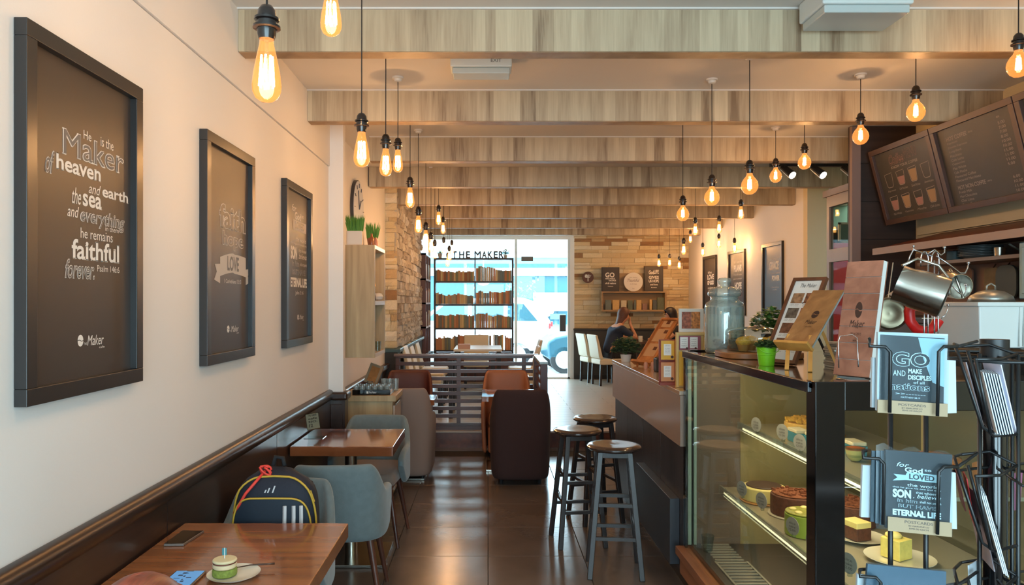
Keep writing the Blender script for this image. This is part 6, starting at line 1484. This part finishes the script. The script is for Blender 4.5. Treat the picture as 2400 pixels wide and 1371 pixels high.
# ---------------------------------------------------------------- people
def skin(name, m, pts, edges, parent=None, sub=2, root=0):
    """pts: (x, y, z, r)"""
    me = bpy.data.meshes.new(name); me.from_pydata([p[:3] for p in pts], edges, []); me.materials.append(m)
    o = bpy.data.objects.new(name, me); COL.objects.link(o)
    if parent: o.parent = parent
    s_ = o.modifiers.new('skin', 'SKIN'); s_.use_smooth_shade = True
    me.skin_vertices[0].data  # layer exists with the modifier
    for i, p in enumerate(pts):
        r = p[3]; me.skin_vertices[0].data[i].radius = r if hasattr(r, '__len__') else (r, r)
    me.skin_vertices[0].data[root].use_root = True
    b = o.modifiers.new('sub', 'SUBSURF'); b.levels = sub; b.render_levels = sub
    return o
def seated(loc, rz, label, top_m, hair_m, pose):
    """faces +X locally; origin on the floor under the hips; one skin surface plus clothes and hair"""
    t = empty('person', loc, label, 'person', rz=rz)
    skinm = mat('skin_tone', (196, 140, 108), .55)
    pts, ed, ix = [], [], {}
    def add(n, x, y, z, r, par=None): ix[n] = len(pts); pts.append((x, y, z, r)); par is not None and ed.append((ix[par], ix[n]))
    L = pose['lean']
    add('pelvis', 0, 0, .52, (.13, .15)); add('waist', .02+L*.2, 0, .68, (.1, .13), 'pelvis'); add('chest', .04+L*.6, 0, .88, (.1, .15), 'waist'); add('upper', .05+L*.9, 0, 1.0, (.085, .13), 'chest')
    add('neck', .07+L*1.1, 0, 1.08, .045, 'upper'); hx = .1+L*1.35
    add('jaw', hx+.01, 0, 1.14, (.06, .055), 'neck'); add('head', hx, 0, 1.22, (.092, .075), 'jaw'); add('crown', hx-.01, 0, 1.28, (.07, .06), 'head')
    add('nose', hx+.09, 0, 1.195, .01, 'head')
    for s in (1, -1):
        k = str(s); sh_ = pose['hand'][s]
        add('sh'+k, .04+L*.85, s*.16, .98, .055, 'upper'); e = sh_[0]; h = sh_[1]
        add('el'+k, e[0], e[1], e[2], .038, 'sh'+k); add('wr'+k, h[0], h[1], h[2], .024, 'el'+k)
        d = Vector(sh_[2]).normalized(); up = Vector((0, 0, 1)) if abs(d.z) < .8 else Vector((1, 0, 0)); side = d.cross(up).normalized()
        c = Vector(h)+d*.05; add('palm'+k, c.x, c.y, c.z, (.03, .016), 'wr'+k)
        for f in range(4):
            base = c+d*.035+side*(f-1.5)*.018; ln = (.052, .062, .058, .045)[f]; cu = Vector((0, 0, -.012)) if abs(d.z) < .8 else Vector((.012, 0, 0))
            add('f%s%d' % (k, f), *base, .0085, 'palm'+k); m_ = base+d*ln*.55+cu*.4; add('g%s%d' % (k, f), *m_, .0075, 'f%s%d' % (k, f)); q = base+d*ln+cu*1.4; add('h%s%d' % (k, f), *q, .006, 'g%s%d' % (k, f))
        th = c-d*.01+side*.03; add('t'+k, *th, .01, 'palm'+k); q = th+d*.03+side*.018; add('u'+k, *q, .008, 't'+k)
        add('hip'+k, .06, s*.09, .5, .085, 'pelvis'); add('kn'+k, .42, s*.1, .5, .06, 'hip'+k); add('an'+k, .4, s*.1, .09, .038, 'kn'+k); add('to'+k, .52, s*.1, .035, .03, 'an'+k)
    skin('body', skinm, pts, ed, t)
    # clothes: top with sleeves, trousers
    p2, e2 = [], []
    def g(n): return pts[ix[n]]
    def ad(p, gr, par=None):
        r = p[3]; r = tuple(v+gr for v in r) if hasattr(r, '__len__') else r+gr; p2.append((p[0], p[1], p[2], r)); par is not None and e2.append((par, len(p2)-1)); return len(p2)-1
    a = ad(g('pelvis'), .012); b2 = ad(g('waist'), .014, a); c = ad(g('chest'), .014, b2); d = ad(g('upper'), .014, c)
    for s in ('1', '-1'):
        q = ad(g('sh'+s), .014, d); A, B = Vector(g('sh'+s)[:3]), Vector(g('el'+s)[:3]); m_ = A.lerp(B, .75); ad((m_.x, m_.y, m_.z, .046), .01, q)
    skin('top', top_m, p2, e2, t)
    p2, e2 = [], []; a = ad(g('pelvis'), .016)
    for s in ('1', '-1'):
        h_ = ad(g('hip'+s), .012, a); k_ = ad(g('kn'+s), .012, h_); ad((g('an'+s)[0], g('an'+s)[1], .14, .044), .01, k_)
    skin('trousers', mat('black_trousers', (30, 30, 34), .8), p2, e2, t)
    for s in (1, -1): MB().ball((.46, s*.1, .03), (.12, .045, .03), 12, 8).build('shoe', black, t, smooth=True)
    # face
    fm = MB()
    for s in (1, -1): fm.ball((hx+.078, s*.03, 1.215), (.01, .012, .007), 8, 6)
    fm.build('eye', mat('eye_dark', (40, 28, 24), .3), t, smooth=True)
    MB().ball((hx+.082, 0, 1.155), (.01, .02, .006), 8, 6).build('mouth', mat('lips', (150, 70, 64), .5), t, smooth=True)
    # hair: cap plus fall down the back
    hm = MB(); n_, m_ = 28, 16; c_ = Vector((hx-.012, 0, 1.225)); he = pose['hair_end']; cols = []
    for i in range(n_):      # cap of hair, open over the face, falling down the back
        a = 2*PI*i/n_; back = max(0, -math.cos(a)*.6+.5); zl = 1.27*(1-back)+he*back if back > .12 else 1.285
        col = []
        for j in range(m_+1):
            v = j/m_; wv = 1+.02*math.sin(a*14)
            if v < .5: ph = v*2*PI/2; x, y, z = .108*math.sin(ph)*math.cos(a), .092*math.sin(ph)*math.sin(a), 1.225+.118*math.cos(ph); z = max(z, zl)
            else: k = (v-.5)*2; x, y = (.108-.02*k)*math.cos(a), (.092-.012*k)*math.sin(a); z = 1.225-(1.225-zl)*k if zl < 1.225 else zl
            col.append(Vector((hx-.012+x*wv-(max(0, 1.2-z)*.35 if back > .5 else 0), y*wv, z)))
        cols += col
    q_ = m_+1; hm._a(cols, [(i*q_+j, ((i+1) % n_)*q_+j, ((i+1) % n_)*q_+j+1, i*q_+j+1) for i in range(n_) for j in range(m_)])
    ho = hm.build('hair', hair_m, t, smooth=True); so = ho.modifiers.new('solidify', 'SOLIDIFY'); so.thickness = .008
    return t
seated((2.1, 12.75, ground_z), .25, 'woman in a navy top with long brown hair, chin on her hand', mat('navy_cloth', (36, 48, 70), .8), mat('brown_hair', (92, 54, 40), .5, noise=.2, nscale=60),
       dict(lean=.14, hand={-1: ((.44, -.18, .8), (.36, -.1, 1.03), (-.1, .25, 1)), 1: ((.36, .2, .8), (.5, .02, .79), (1, -.4, 0))}, hair_end=.98))
seated((3.46, 12.92, ground_z), PI, 'woman in a black top with long dark hair, arms on the table', mat('black_cloth', (30, 26, 30), .8), mat('black_hair', (32, 20, 20), .4, noise=.2, nscale=60),
       dict(lean=.12, hand={1: ((.3, .2, .82), (.48, .08, .79), (1, -.3, 0)), -1: ((.3, -.2, .82), (.5, -.1, .79), (1, .3, 0))}, hair_end=.95))
au = seated((-.66, 1.15, 0), PI/2-.1, 'person with auburn hair sitting at the near side of the front table', mat('rust_cloth', (110, 56, 44), .8), wood('auburn_hair', (150, 74, 54), (84, 38, 28), .4, 'x', 7, 16),
       dict(lean=.1, hand={1: ((.3, .24, .62), (.3, .2, .52), (1, -.2, 0)), -1: ((.3, -.24, .62), (.3, -.2, .52), (1, .2, 0))}, hair_end=.9))
au.scale = (.88, .88, .815)
c4 = copy_tree(c1, None, (-.66, 1.12, 0), 0); c4['label'] = 'blue-grey armchair under the auburn haired person at the front table'

# ---------------------------------------------------------------- backpack on the chair
bp_ = empty('backpack', (-.862, 3.02, .486), 'navy backpack with yellow zips, white stripes and a red cord, leaning on a chair', 'backpack')
navy = mat('navy_nylon', (24, 30, 44), .75, bump=.15, bscale=120); yel = mat('yellow_zip', (196, 158, 54), .6)
def bprof(v):  # half width, front depth at height fraction
    return .162*(1-max(0, v-.5)**2*.9)+.012*v, .12*(1-.35*v**2)
def bsurf(u, v, off=0):
    """u in -1..1 across the front, v 0..1 up"""
    w, d = bprof(v); a = u*PI/2; x = (w+off)*math.copysign(abs(math.sin(a))**.7, a); y = -(d+off)*abs(math.cos(a))**.6
    top = .445-.02*u*u; z = top*v
    if v > .8: k = (v-.8)/.2; x *= math.sqrt(max(0, 1-k*k*.75)); y *= 1-.7*k*k
    return Vector((x, y, z))
mb = MB(); nu, nv = 20, 14; vs = [bsurf(-1+2*i/nu, j/nv) for i in range(nu+1) for j in range(nv+1)]; r = nv+1
fs = [(i*r+j, (i+1)*r+j, (i+1)*r+j+1, i*r+j+1) for i in range(nu) for j in range(nv)]
base = len(vs)
bk_ = [bsurf(-1, j/nv) for j in range(nv+1)]+[bsurf(1, j/nv) for j in range(nv, -1, -1)]
mb._a(vs, fs)
tops = [i*r+nv for i in range(nu+1)]; bots = [i*r for i in range(nu+1)]
mb.f.append(tuple(tops)); mb.f.append(tuple(reversed(bots))); mb.f.append(tuple([j for j in range(nv+1)]+[nu*r+j for j in range(nv, -1, -1)]))
mb.build('body', navy, bp_, smooth=True)
MB().box(-.14, .14, 0, .03, .01, .38).build('back_pad', mat('pad_black', (18, 20, 24), .8), bp_, bev=.02, seg=3)
def arch(u0, vt, off, n=26, vb=0.0, p=3.2):
    return [bsurf(u0*math.copysign(abs(math.cos(a))**(2/p), math.cos(a)), vb+(vt-vb)*abs(math.sin(a))**(2/p), off) for a in [PI*k/n for k in range(n+1)]]
MB().tube(arch(.86, .93, .004), .0045, 6).build('zip', yel, bp_, smooth=True)
MB().tube(arch(.6, .76, .018, p=4), .004, 6).build('pocket_zip', yel, bp_, smooth=True)
pk = MB(); pv = arch(.58, .75, .016, p=4); n0 = len(pv); c_ = [bsurf(0, .2, .03)]; pk._a(pv+c_, [(i, i+1, n0) for i in range(n0-1)]+[(n0-1, 0, n0)]); pk.build('pocket', mat('pocket_navy', (20, 34, 48), .7), bp_, smooth=True)
for k in range(3):
    u = .12+k*.115; MB().tube([bsurf(u, v, .026) for v in (.01, .15, .3, .45, .6, .7)], .0075, 4).build('stripe', mat('white_stripe', (206, 206, 208), .7), bp_)
L = MB()
for k in range(3):
    p = bsurf(-.06+k*.03, .8, .004); L._a([p, p+Vector((.006, 0, 0)), p+Vector((.012+k*.002, 0, .012+k*.008)), p+Vector((.006+k*.002, 0, .012+k*.008))], [(0, 1, 2, 3)])
L.build('logo', mat('white_stripe', (206, 206, 208), .7), bp_)
redc = mat('red_cord', (224, 66, 54), .6)
MB().tube([bsurf(-.18, .97, .01), bsurf(-.22, .86, .02), bsurf(-.3, .8, .018), bsurf(-.42, .7, .016), bsurf(-.56, .62, .014)], .006, 7).build('cord', redc, bp_, smooth=True)
p = bsurf(-.17, .98, .012); mb = MB()
for k in range(4):
    mb.tube([p+Vector((.022*math.cos(a+k), -.008-.004*k, .018*math.sin(a+k*.7))) for a in [j*PI/5 for j in range(9)]], .0045, 6)
mb.build('cord_knot', redc, bp_, smooth=True)
MB().tube([bsurf(-.1, 1, .0)+Vector((0, .01, 0)), bsurf(-.05, 1)+Vector((0, .02, .035)), bsurf(.1, 1)+Vector((0, .02, .03)), bsurf(.18, 1)+Vector((0, .01, 0))], .009, 8).build('top_loop', mat('pad_black', (18, 20, 24), .8), bp_, smooth=True)
MB().bar(bsurf(.66, .82, .008), bsurf(.72, .72, .012), .006, .003).build('zip_pull', yel, bp_)

# ---------------------------------------------------------------- on the front table
def tp_(px, py): Y = F*.85/(py-CY); return P(px, py, Y)
phb = mat('phone_edge', (150, 140, 132), .25, metal=.7); phs = mat('phone_glass', (14, 12, 12), .08, coat=.6)
a, b2, c, d = tp_(383, 1281), tp_(430, 1281), tp_(479, 1249), tp_(428, 1248)
t = empty('smartphone', (a+c)/2, 'black smartphone lying face up near the wall end of the front table', 'phone'); t.location.z = .7505
z0 = .7505
MB().hexa([(*p.xy, z0) for p in (a, b2, c, d)]+[(*p.xy, z0+.009) for p in (a, b2, c, d)]).build('body', phb, t, world=True, bev=.002)
cc = (a+b2+c+d)/4; MB().hexa([(*(cc.lerp(p, .94)).xy, z0+.009) for p in (a, b2, c, d)]+[(*(cc.lerp(p, .93)).xy, z0+.0096) for p in (a, b2, c, d)]).build('screen', phs, t, world=True)
a, b2, c, d = P(412, 1371, 2.2), P(484, 1371, 2.2), tp_(484, 1343), tp_(414, 1345)
Y1 = tp_(450, 1343).y; x0, x1 = tp_(412, 1344).x, tp_(484, 1344).x
t = empty('smartphone', ((x0+x1)/2, Y1-.075, .7505), 'smartphone with a lit blue photo on its screen beside the cake plate', 'phone')
MB().box(x0, x1, Y1-.15, Y1, z0, z0+.008).build('body', phb, t, world=True, bev=.003)
MB().box(x0+.002, x1-.002, Y1-.147, Y1-.003, z0+.008, z0+.0085).build('bezel', phs, t, world=True)
scr = mat('lit_screen', (70, 120, 170), .3, emis=(90, 160, 220), estr=.3)
MB().box(x0+.005, x1-.005, Y1-.142, Y1-.006, z0+.0085, z0+.0089).build('screen', scr, t, world=True)
L = MB(); q = random.Random(9)
for k in range(9): xx = x0+.02+q.random()*(x1-x0-.045); yy = Y1-.02-q.random()*.1; L.box(xx, xx+.004+q.random()*.016, yy, yy+.004+q.random()*.008, z0+.0089, z0+.009)
L.build('screen_picture', mat('screen_dark', (24, 40, 66), .3, emis=(20, 50, 90), estr=.2), t, world=True)
MB().box((x0+x1)/2-.011, (x0+x1)/2+.011, Y1-.012, Y1-.006, z0+.0089, z0+.0091).build('notch', phs, t, world=True)
pcx = Vector((tp_(550, 1350).x, tp_(550, 1352).y, .7505))
o = MB().lathe([(r, z) for r, z in [(.001, .003), (.045, .003), (.055, .001), (.058, .004), (.078, .011), (.08, .014), (.076, .0125), (.055, .006), (.001, .006)]], n=40).build('plate', platem, None, smooth=2); o.location = pcx; tag(o, 'small white plate under the cake on the front table', 'plate')
kc = (tp_(530, 1350).x, pcx.y-.005, .757)
t = cyl_cake('small_layer_cake', kc, [('green_layer', mat('matcha_sponge', (126, 142, 60), .8, noise=.25, nscale=120, bump=.3, bscale=150), .037, 0, .024), ('cream_layer', mat('ivory_cream', (226, 206, 166), .5), .036, .024, .04), ('jam_layer', mat('jam', (120, 40, 36), .4), .0355, .04, .042), ('top_disc', mat('ivory_disc', (222, 208, 166), .5), .0365, .042, .052)], 'small round cake with green bottom and cream disc on the front table')
MB().box(-.0012, .0012, -.0012, .0012, .05, .085).build('pick', paper, t)
MB().box(-.008, .006, -.0008, .0008, .062, .084).build('paper_flag', mat('teal_flag', (70, 140, 150), .6), t, bev=.0004)
t = empty('dessert_fork', (tp_(600, 1338).x, tp_(600, 1336).y, .765), 'slim dark fork resting on the rim of the small plate', 'fork')
MB().tube([(-.055, -.008, -.003), (-.02, 0, .001), (.03, .004, .003), (.055, .008, .003)], .0016, 6, .0035).build('handle', mat('dark_steel', (90, 70, 60), .3, metal=.7), t, smooth=True)
for k in range(3): MB().tube([(-.055, -.008, -.003), (-.06, -.012+k*.004, -.004), (-.078, -.014+k*.004, -.005)], .001, 5).build('tine', mat('dark_steel', (90, 70, 60), .3, metal=.7), t)

# ---------------------------------------------------------------- postcard spinner
RX, RY = 1.035, 1.5
wirem = mat('rack_wire', (22, 24, 26), .35)
rk = empty('postcard_rack', (RX, RY, 0), 'black wire spinner rack full of postcards in front of the cake case', 'card rack')
MB().cyl((RX, RY, .06), (RX, RY, 1.505), .021, n=24).build('pole', gblack, rk, world=True, smooth=2)
MB().cyl((RX, RY, 1.36), (RX, RY, 1.525), .026, n=28).build('collar', black, rk, world=True, smooth=2)
MB().lathe([(.22, 0), (.24, .01), (.2, .04), (.03, .065)], n=36).xf(Matrix.Translation((RX, RY, 0))).build('base', gblack, rk, world=True, smooth=2)
def wire(pts, r=.0032, name='wire'): return MB().tube(pts, r, 6).build(name, wirem, rk, world=True, smooth=True)
YA = 1.36
for k, z in enumerate((1.49, 1.265, 1.04, .8)):      # spider arms to the four columns
    for a in (200, 250, 300, 20):
        c_ = Vector((RX, RY, z)); d = Vector((math.cos(math.radians(a)), math.sin(math.radians(a)), 0)); wire([c_+d*.02, c_+d*.17], .003, 'arm')
    wire([(RX+.17*math.cos(q), RY+.17*math.sin(q), z) for q in [j*PI/12 for j in range(25)]], .003, 'ring') if k == 0 else None
for px, Y in ((2087, 1.40), (2170, 1.40)): wire([P(px, 700+0, Y).xy.to_3d()+Vector((0, 0, 1.40)), P(px, 0, Y).xy.to_3d()+Vector((0, 0, .7))], .0045, 'upright')
for px, Y in ((2296, 1.44), (2312, 1.5), (2386, 1.42), (2372, 1.5), (2358, 1.54)): wire([P(px, 0, Y).xy.to_3d()+Vector((0, 0, 1.5)), P(px, 0, Y).xy.to_3d()+Vector((0, 0, .6))], .004, 'upright')
# front pocket hooks
YA = 1.336
for dy in (0, 262, 540):
    sx_ = -25 if dy == 262 else (-38 if dy else 0)
    wire([P(2038+sx_*.6, 795+dy, YA-.008), P(2038+sx_*.6, 811+dy, YA-.012), P(2075+sx_*.6, 813+dy, YA-.014), P(2087+sx_*.6, 825+dy, YA-.014), P(2085+sx_*.6, 967+dy, YA-.014)], .0032, 'pocket_wire')
    if dy < 500: wire([P(2245, 812+dy+(20 if dy else 0), YA-.008), P(2212, 812+dy+(20 if dy else 0), YA-.014), P(2200, 824+dy+20*(dy > 0), YA-.014), P(2197, 975+dy+15*(dy > 0), YA-.014)], .0032, 'pocket_wire')
    wire([P(2245, 812+dy+(20 if dy else 0), YA-.008), P(2290, 800+dy, 1.42)], .003, 'pocket_wire')
    wire([P(2038+sx_*.6, 795+dy, YA-.008), P(2038, 793+dy, 1.45)], .003, 'pocket_wire')
# side pockets that hold the cards seen on edge
for dz in (0, -.215, -.43):
    def q_(px, py, Y): v = P(px, py, Y); return Vector((v.x, v.y, v.z+dz))
    wire([q_(2252, 812, 1.46), q_(2236, 806, 1.4), q_(2246, 830, 1.36), q_(2302, 1000, 1.36), q_(2330, 1022, 1.37), q_(2384, 1018, 1.42)], .003, 'pocket_wire')
    wire([q_(2285, 842, 1.35), q_(2345, 842, 1.36), q_(2384, 830, 1.42)], .003, 'pocket_wire')
    wire([q_(2268, 822, 1.38), q_(2318, 1002, 1.38)], .003, 'pocket_wire'); wire([q_(2287, 842, 1.35), q_(2322, 1015, 1.36)], .003, 'pocket_wire')
    wire([q_(2252, 812, 1.46), q_(2320, 808, 1.48), q_(2384, 830, 1.42)], .003, 'pocket_wire')
# flat cards in the front pockets
sleeve = glass('card_sleeve', (236, 246, 250), 1.2, rough=.08, haze=.02)
cardback = mat('card_back', (176, 186, 192), .6); kraft = mat('kraft_band', (158, 138, 110), .7)
def flatcard(c4_, Y, label, m, thick=.006, grp=None, name='postcard'):
    t = empty(name, P(c4_[0][0], c4_[0][1], Y), label, 'postcard', grp)
    f_ = [P(x, y, Y) for x, y in c4_]; bk3 = [p+Vector((0, thick, 0)) for p in f_]
    MB().hexa([f_[0], f_[1], bk3[1], bk3[0], f_[3], f_[2], bk3[2], bk3[3]]).build('card', m, t, world=True)
    return t, f_
cb4 = [(2055, 962), (2215, 972), (2222, 783), (2058, 778)]
flatcard([(2043, 955), (2185, 960), (2190, 845), (2045, 838)], 1.352, 'white card sticking out behind the GO postcard on its pole-less side', cardback)
flatcard([(2195, 970), (2242, 968), (2240, 845), (2195, 842)], 1.354, 'white blank card sticking out behind the GO postcard towards the pole', cardback)
def bil(f_, off=0):
    O, X_, T_ = f_[0], f_[1], f_[3]
    return O+Vector((0, off, 0)), X_-O, T_-O
t, f_ = flatcard(cb4, 1.34, 'postcard reading GO and make disciples in the topmost rack pocket', cardback)
O, U, V = bil(f_, -.0012)
MB().poly([O+U*.03+V*.03, O+U*.97+V*.03, O+U*.97+V*.97, O+U*.03+V*.97]).build('printed_face', slate, t, world=True)
MB().poly([O+U*.58+V*.96+Vector((0, -.0004, 0)), O+U*.66+V*.7+Vector((0, -.0004, 0)), O+U*.8+V*.4+Vector((0, -.0004, 0)), O+U*.97+V*.35+Vector((0, -.0004, 0)), O+U*.97+V*.96+Vector((0, -.0004, 0))]).build('pale_print', mat('pale_blue_print', (150, 184, 196), .5), t, world=True)
L = MB(); ck_ = mat('card_white', (216, 236, 240), .6)
def T_(s, u0, u1, v0, v1, **k):
    fn = put_serif if k.pop('serif', False) else put
    fn(L, s, O+U*u0+V*v0+Vector((0, -.001, 0)), U*(u1-u0), V*(v1-v0), **k)
T_('GO', .2, .76, .58, .77, weight=.015, outline=.01, serif=True); T_('AND', .22, .4, .46, .53); T_('MAKE', .44, .64, .5, .56, weight=.04); T_('DISCIPLES', .44, .78, .42, .48, weight=.03)
T_('of all', .52, .68, .37, .405); T_('nations', .18, .76, .28, .37, outline=.01, weight=.02); T_('>>-------', .26, .7, .225, .245); T_('MATTHEW 28:19', .34, .62, .18, .2)
L.build('lettering', ck_, t, world=True); flush_inner(slate, t)
MB().hexa([O+U*-.02+V*-.02+Vector((0, -.0064, 0)), O+U*1.0+V*-.02+Vector((0, -.0064, 0)), O+U*1.0+V*-.02+Vector((0, -.0050, 0)), O+U*-.02+V*-.02+Vector((0, -.0050, 0)), O+U*-.02+V*.145+Vector((0, -.0064, 0)), O+U*1.0+V*.145+Vector((0, -.0064, 0)), O+U*1.0+V*.145+Vector((0, -.0050, 0)), O+U*-.02+V*.145+Vector((0, -.0050, 0))]).build('kraft_band', kraft, t, world=True)
L = MB()
def T2(s, u0, u1, v0, v1, **k): put(L, s, O+U*u0+V*v0+Vector((0, -.0070, 0)), U*(u1-u0), V*(v1-v0), **k)
T2('POSTCARDS', .28, .68, .085, .115); T2('BY MARLENE LO', .33, .63, .05, .068); T2('RM5.50 EACH', .34, .62, .02, .038)
L.build('band_lettering', mat('tag_ink', (84, 80, 78), .7), t, world=True)
MB().poly([O+U*-.015+V*-.01+Vector((0, -.0045, 0)), O+U*1.015+V*-.01+Vector((0, -.0045, 0)), O+U*1.015+V*1.01+Vector((0, -.0045, 0)), O+U*-.015+V*1.01+Vector((0, -.0045, 0))]).build('clear_sleeve', sleeve, t, world=True)
# second
flatcard([(2018, 1212), (2060, 1214), (2062, 1092), (2022, 1090)], 1.356, 'white picture card sticking out behind the verse postcard, post side', cardback)
flatcard([(2205, 1238), (2243, 1240), (2240, 1108), (2205, 1104)], 1.354, 'white blank card sticking out behind the verse postcard, pole side', cardback)
for k in range(3): flatcard([(2040+k*11, 1222+k*4), (2190+k*10, 1240), (2196+k*10, 1070), (2043+k*11, 1056)], 1.35-.0035*k, 'dark sleeved postcard in the packed stack under the verse postcard', mat('card_dark_teal', (52, 68, 78), .35), .002, 'stack behind the verse postcard')
t, f_ = flatcard([(2076, 1237), (2225, 1252), (2232, 1066), (2076, 1054)], 1.335, 'postcard of the God so loved verse in the middle rack pocket', slate)
O, U, V = bil(f_, -.0012); L = MB()
def w7(L_, s, u0, u1, v1, v0, **k):
    fn = put_serif if k.pop('serif', False) else put
    fn(L_, s, O+U*(.1+.76*u0)+V*(.08+.78*v0)+Vector((0, -.0006, 0)), U*.76*(u1-u0), V*.78*(v1-v0), **k)
L = sonposter(t, w7)
L.build('lettering', ck_, t, world=True); flush_inner(slate, t)
L = MB(); L.poly([O+U*(.1+.76*u)+V*(.08+.78*v)+Vector((0, -.0004, 0)) for u, v in ((.22, .72), (.95, .72), (1, .85), (.3, .85))]); L.poly([O+U*(.1+.76*u)+V*(.08+.78*v)+Vector((0, -.0003, 0)) for u, v in ((0, .69), (.28, .72), (.32, .8), (.02, .8), (.1, .75))])
L.build('ribbon', mat('ribbon_pale', (170, 200, 206), .6), t, world=True)
L = MB(); w7(L, 'LOVED', .34, .86, .83, .74, weight=.03); L.xf(Matrix.Translation((0, -.0004, 0))).build('ribbon_lettering', slate, t, world=True)
MB().hexa([O+U*-.0+V*-.02+Vector((0, -.0064, 0)), O+U*1.0+V*-.02+Vector((0, -.0064, 0)), O+U*1.0+V*-.02+Vector((0, -.0050, 0)), O+U*-.0+V*-.02+Vector((0, -.0050, 0)), O+U*-.0+V*.16+Vector((0, -.0064, 0)), O+U*1.0+V*.16+Vector((0, -.0064, 0)), O+U*1.0+V*.16+Vector((0, -.0050, 0)), O+U*-.0+V*.16+Vector((0, -.0050, 0))]).build('kraft_band', kraft, t, world=True)
L = MB(); T2('POSTCARDS', .26, .7, .1, .135); T2('BY MARLENE LO', .32, .64, .06, .08); T2('RM5.50 EACH', .33, .63, .025, .045); L.build('band_lettering', mat('tag_ink', (84, 80, 78), .7), t, world=True)
sl = MB(); n = 10; top = [(u/n, 1.0+.045*math.sin(u*1.7)*(1 if u % 2 else .5)+.05) for u in range(n+1)]
sl.poly([O+U*-.18+V*-.01+Vector((0, -.0045, 0)), O+U*1.02+V*-.01+Vector((0, -.0045, 0))]+[O+U*(-.18+1.2*u)+V*v+Vector((0, -.0045, 0)) for u, v in reversed(top)])
sl.build('clear_sleeve', sleeve, t, world=True)
# third pocket
t, f_ = flatcard([(2014, 1560), (2212, 1575), (2218, 1340), (2034, 1322)], 1.335, 'plain blue-grey sleeved postcard in the lowest visible rack pocket', mat('card_blue_grey', (62, 88, 106), .35))
O, U, V = bil(f_, -.003); MB().poly([O+U*-.02+V*-.01, O+U*1.02+V*-.01, O+U*1.02+V*1.02, O+U*.5+V*1.0, O+U*-.02+V*1.03]).build('clear_sleeve', sleeve, t, world=True)
flatcard([(2005, 1540), (2040, 1545), (2040, 1350), (2010, 1345)], 1.35, 'white card sticking out behind the plain blue-grey postcard', cardback)
# cards seen edge on
def edgecard(px_t, py_t, px_b, py_b, Y, dx, m, label, grp, ln=.09, th=.0022, kind='postcard'):
    """top and bottom of the near edge given in pixels; runs away along the line of sight"""
    a = P(px_t, py_t, Y); b = P(px_b, py_b, Y); d = Vector((a.x, a.y, 0)).normalized(); d = (d+Vector((dx, 0, 0))).normalized(); s_ = Vector((th, 0, 0))
    t = empty(kind, b, label, 'postcard', grp)
    MB().hexa([b, b+s_, b+s_+d*ln, b+d*ln, a, a+s_, a+s_+d*ln, a+d*ln]).build('card', m, t, world=True)
whitec = mat('white_card_stock', (196, 206, 216), .5); greyc = mat('grey_card_stock', (160, 150, 156), .5); redcd = mat('red_card', (190, 52, 58), .5)
for k in range(7): edgecard(2303+k*6.2, 873+k*.8, 2338+k*6.0, 1020-k*.5, 1.38, -.12, whitec, 'white card on edge in the thick pack of the upper side pocket', 'white cards, upper side pocket')
edgecard(2345, 855, 2383, 1018, 1.42, -.5, mat('lavender_card', (206, 200, 214), .5), 'large pale lavender card standing at the back of the upper side pocket', None, .06)
for k in range(3): edgecard(2262+k*11, 845+k*3, 2304+k*10, 1000+k*4, 1.43, -.1, greyc, 'grey-brown card on edge in the upper side pocket, behind the white pack', 'grey cards, upper side pocket')
for k in range(3): edgecard(2297+k*6, 1150+k*6, 2352+k*5, 1345+k*4, 1.36, -.1, whitec, 'white card on edge in the leaning trio of the middle side pocket', 'white cards, middle side pocket')
edgecard(2292, 1160, 2330, 1340, 1.4, -.25, greyc, 'grey card behind the leaning white trio in the middle side pocket', None, .1)
for k in range(2): edgecard(2243+k*22, 1110+k*12, 2262+k*22, 1198+k*35, 1.42, -.1, (mat('maroon_card', (96, 40, 42), .5), redcd)[k], ('maroon card on edge beside the verse postcard', 'red card on edge beside the maroon one in the rack')[k], None)
edgecard(2278, 1085, 2282, 1175, 1.56, .6, mat('orange_card', (214, 140, 84), .5), 'orange pennant-like card behind the pole in the rack', None, .05)
edgecard(2372, 1110, 2366, 1200, 1.56, .6, mat('violet_card', (150, 90, 120), .5), 'violet patterned card behind the pole in the rack', None, .05)
edgecard(2268, 1325, 2275, 1460, 1.42, .5, cardback, 'white pointed card in the lower side pocket of the rack', None, .05)
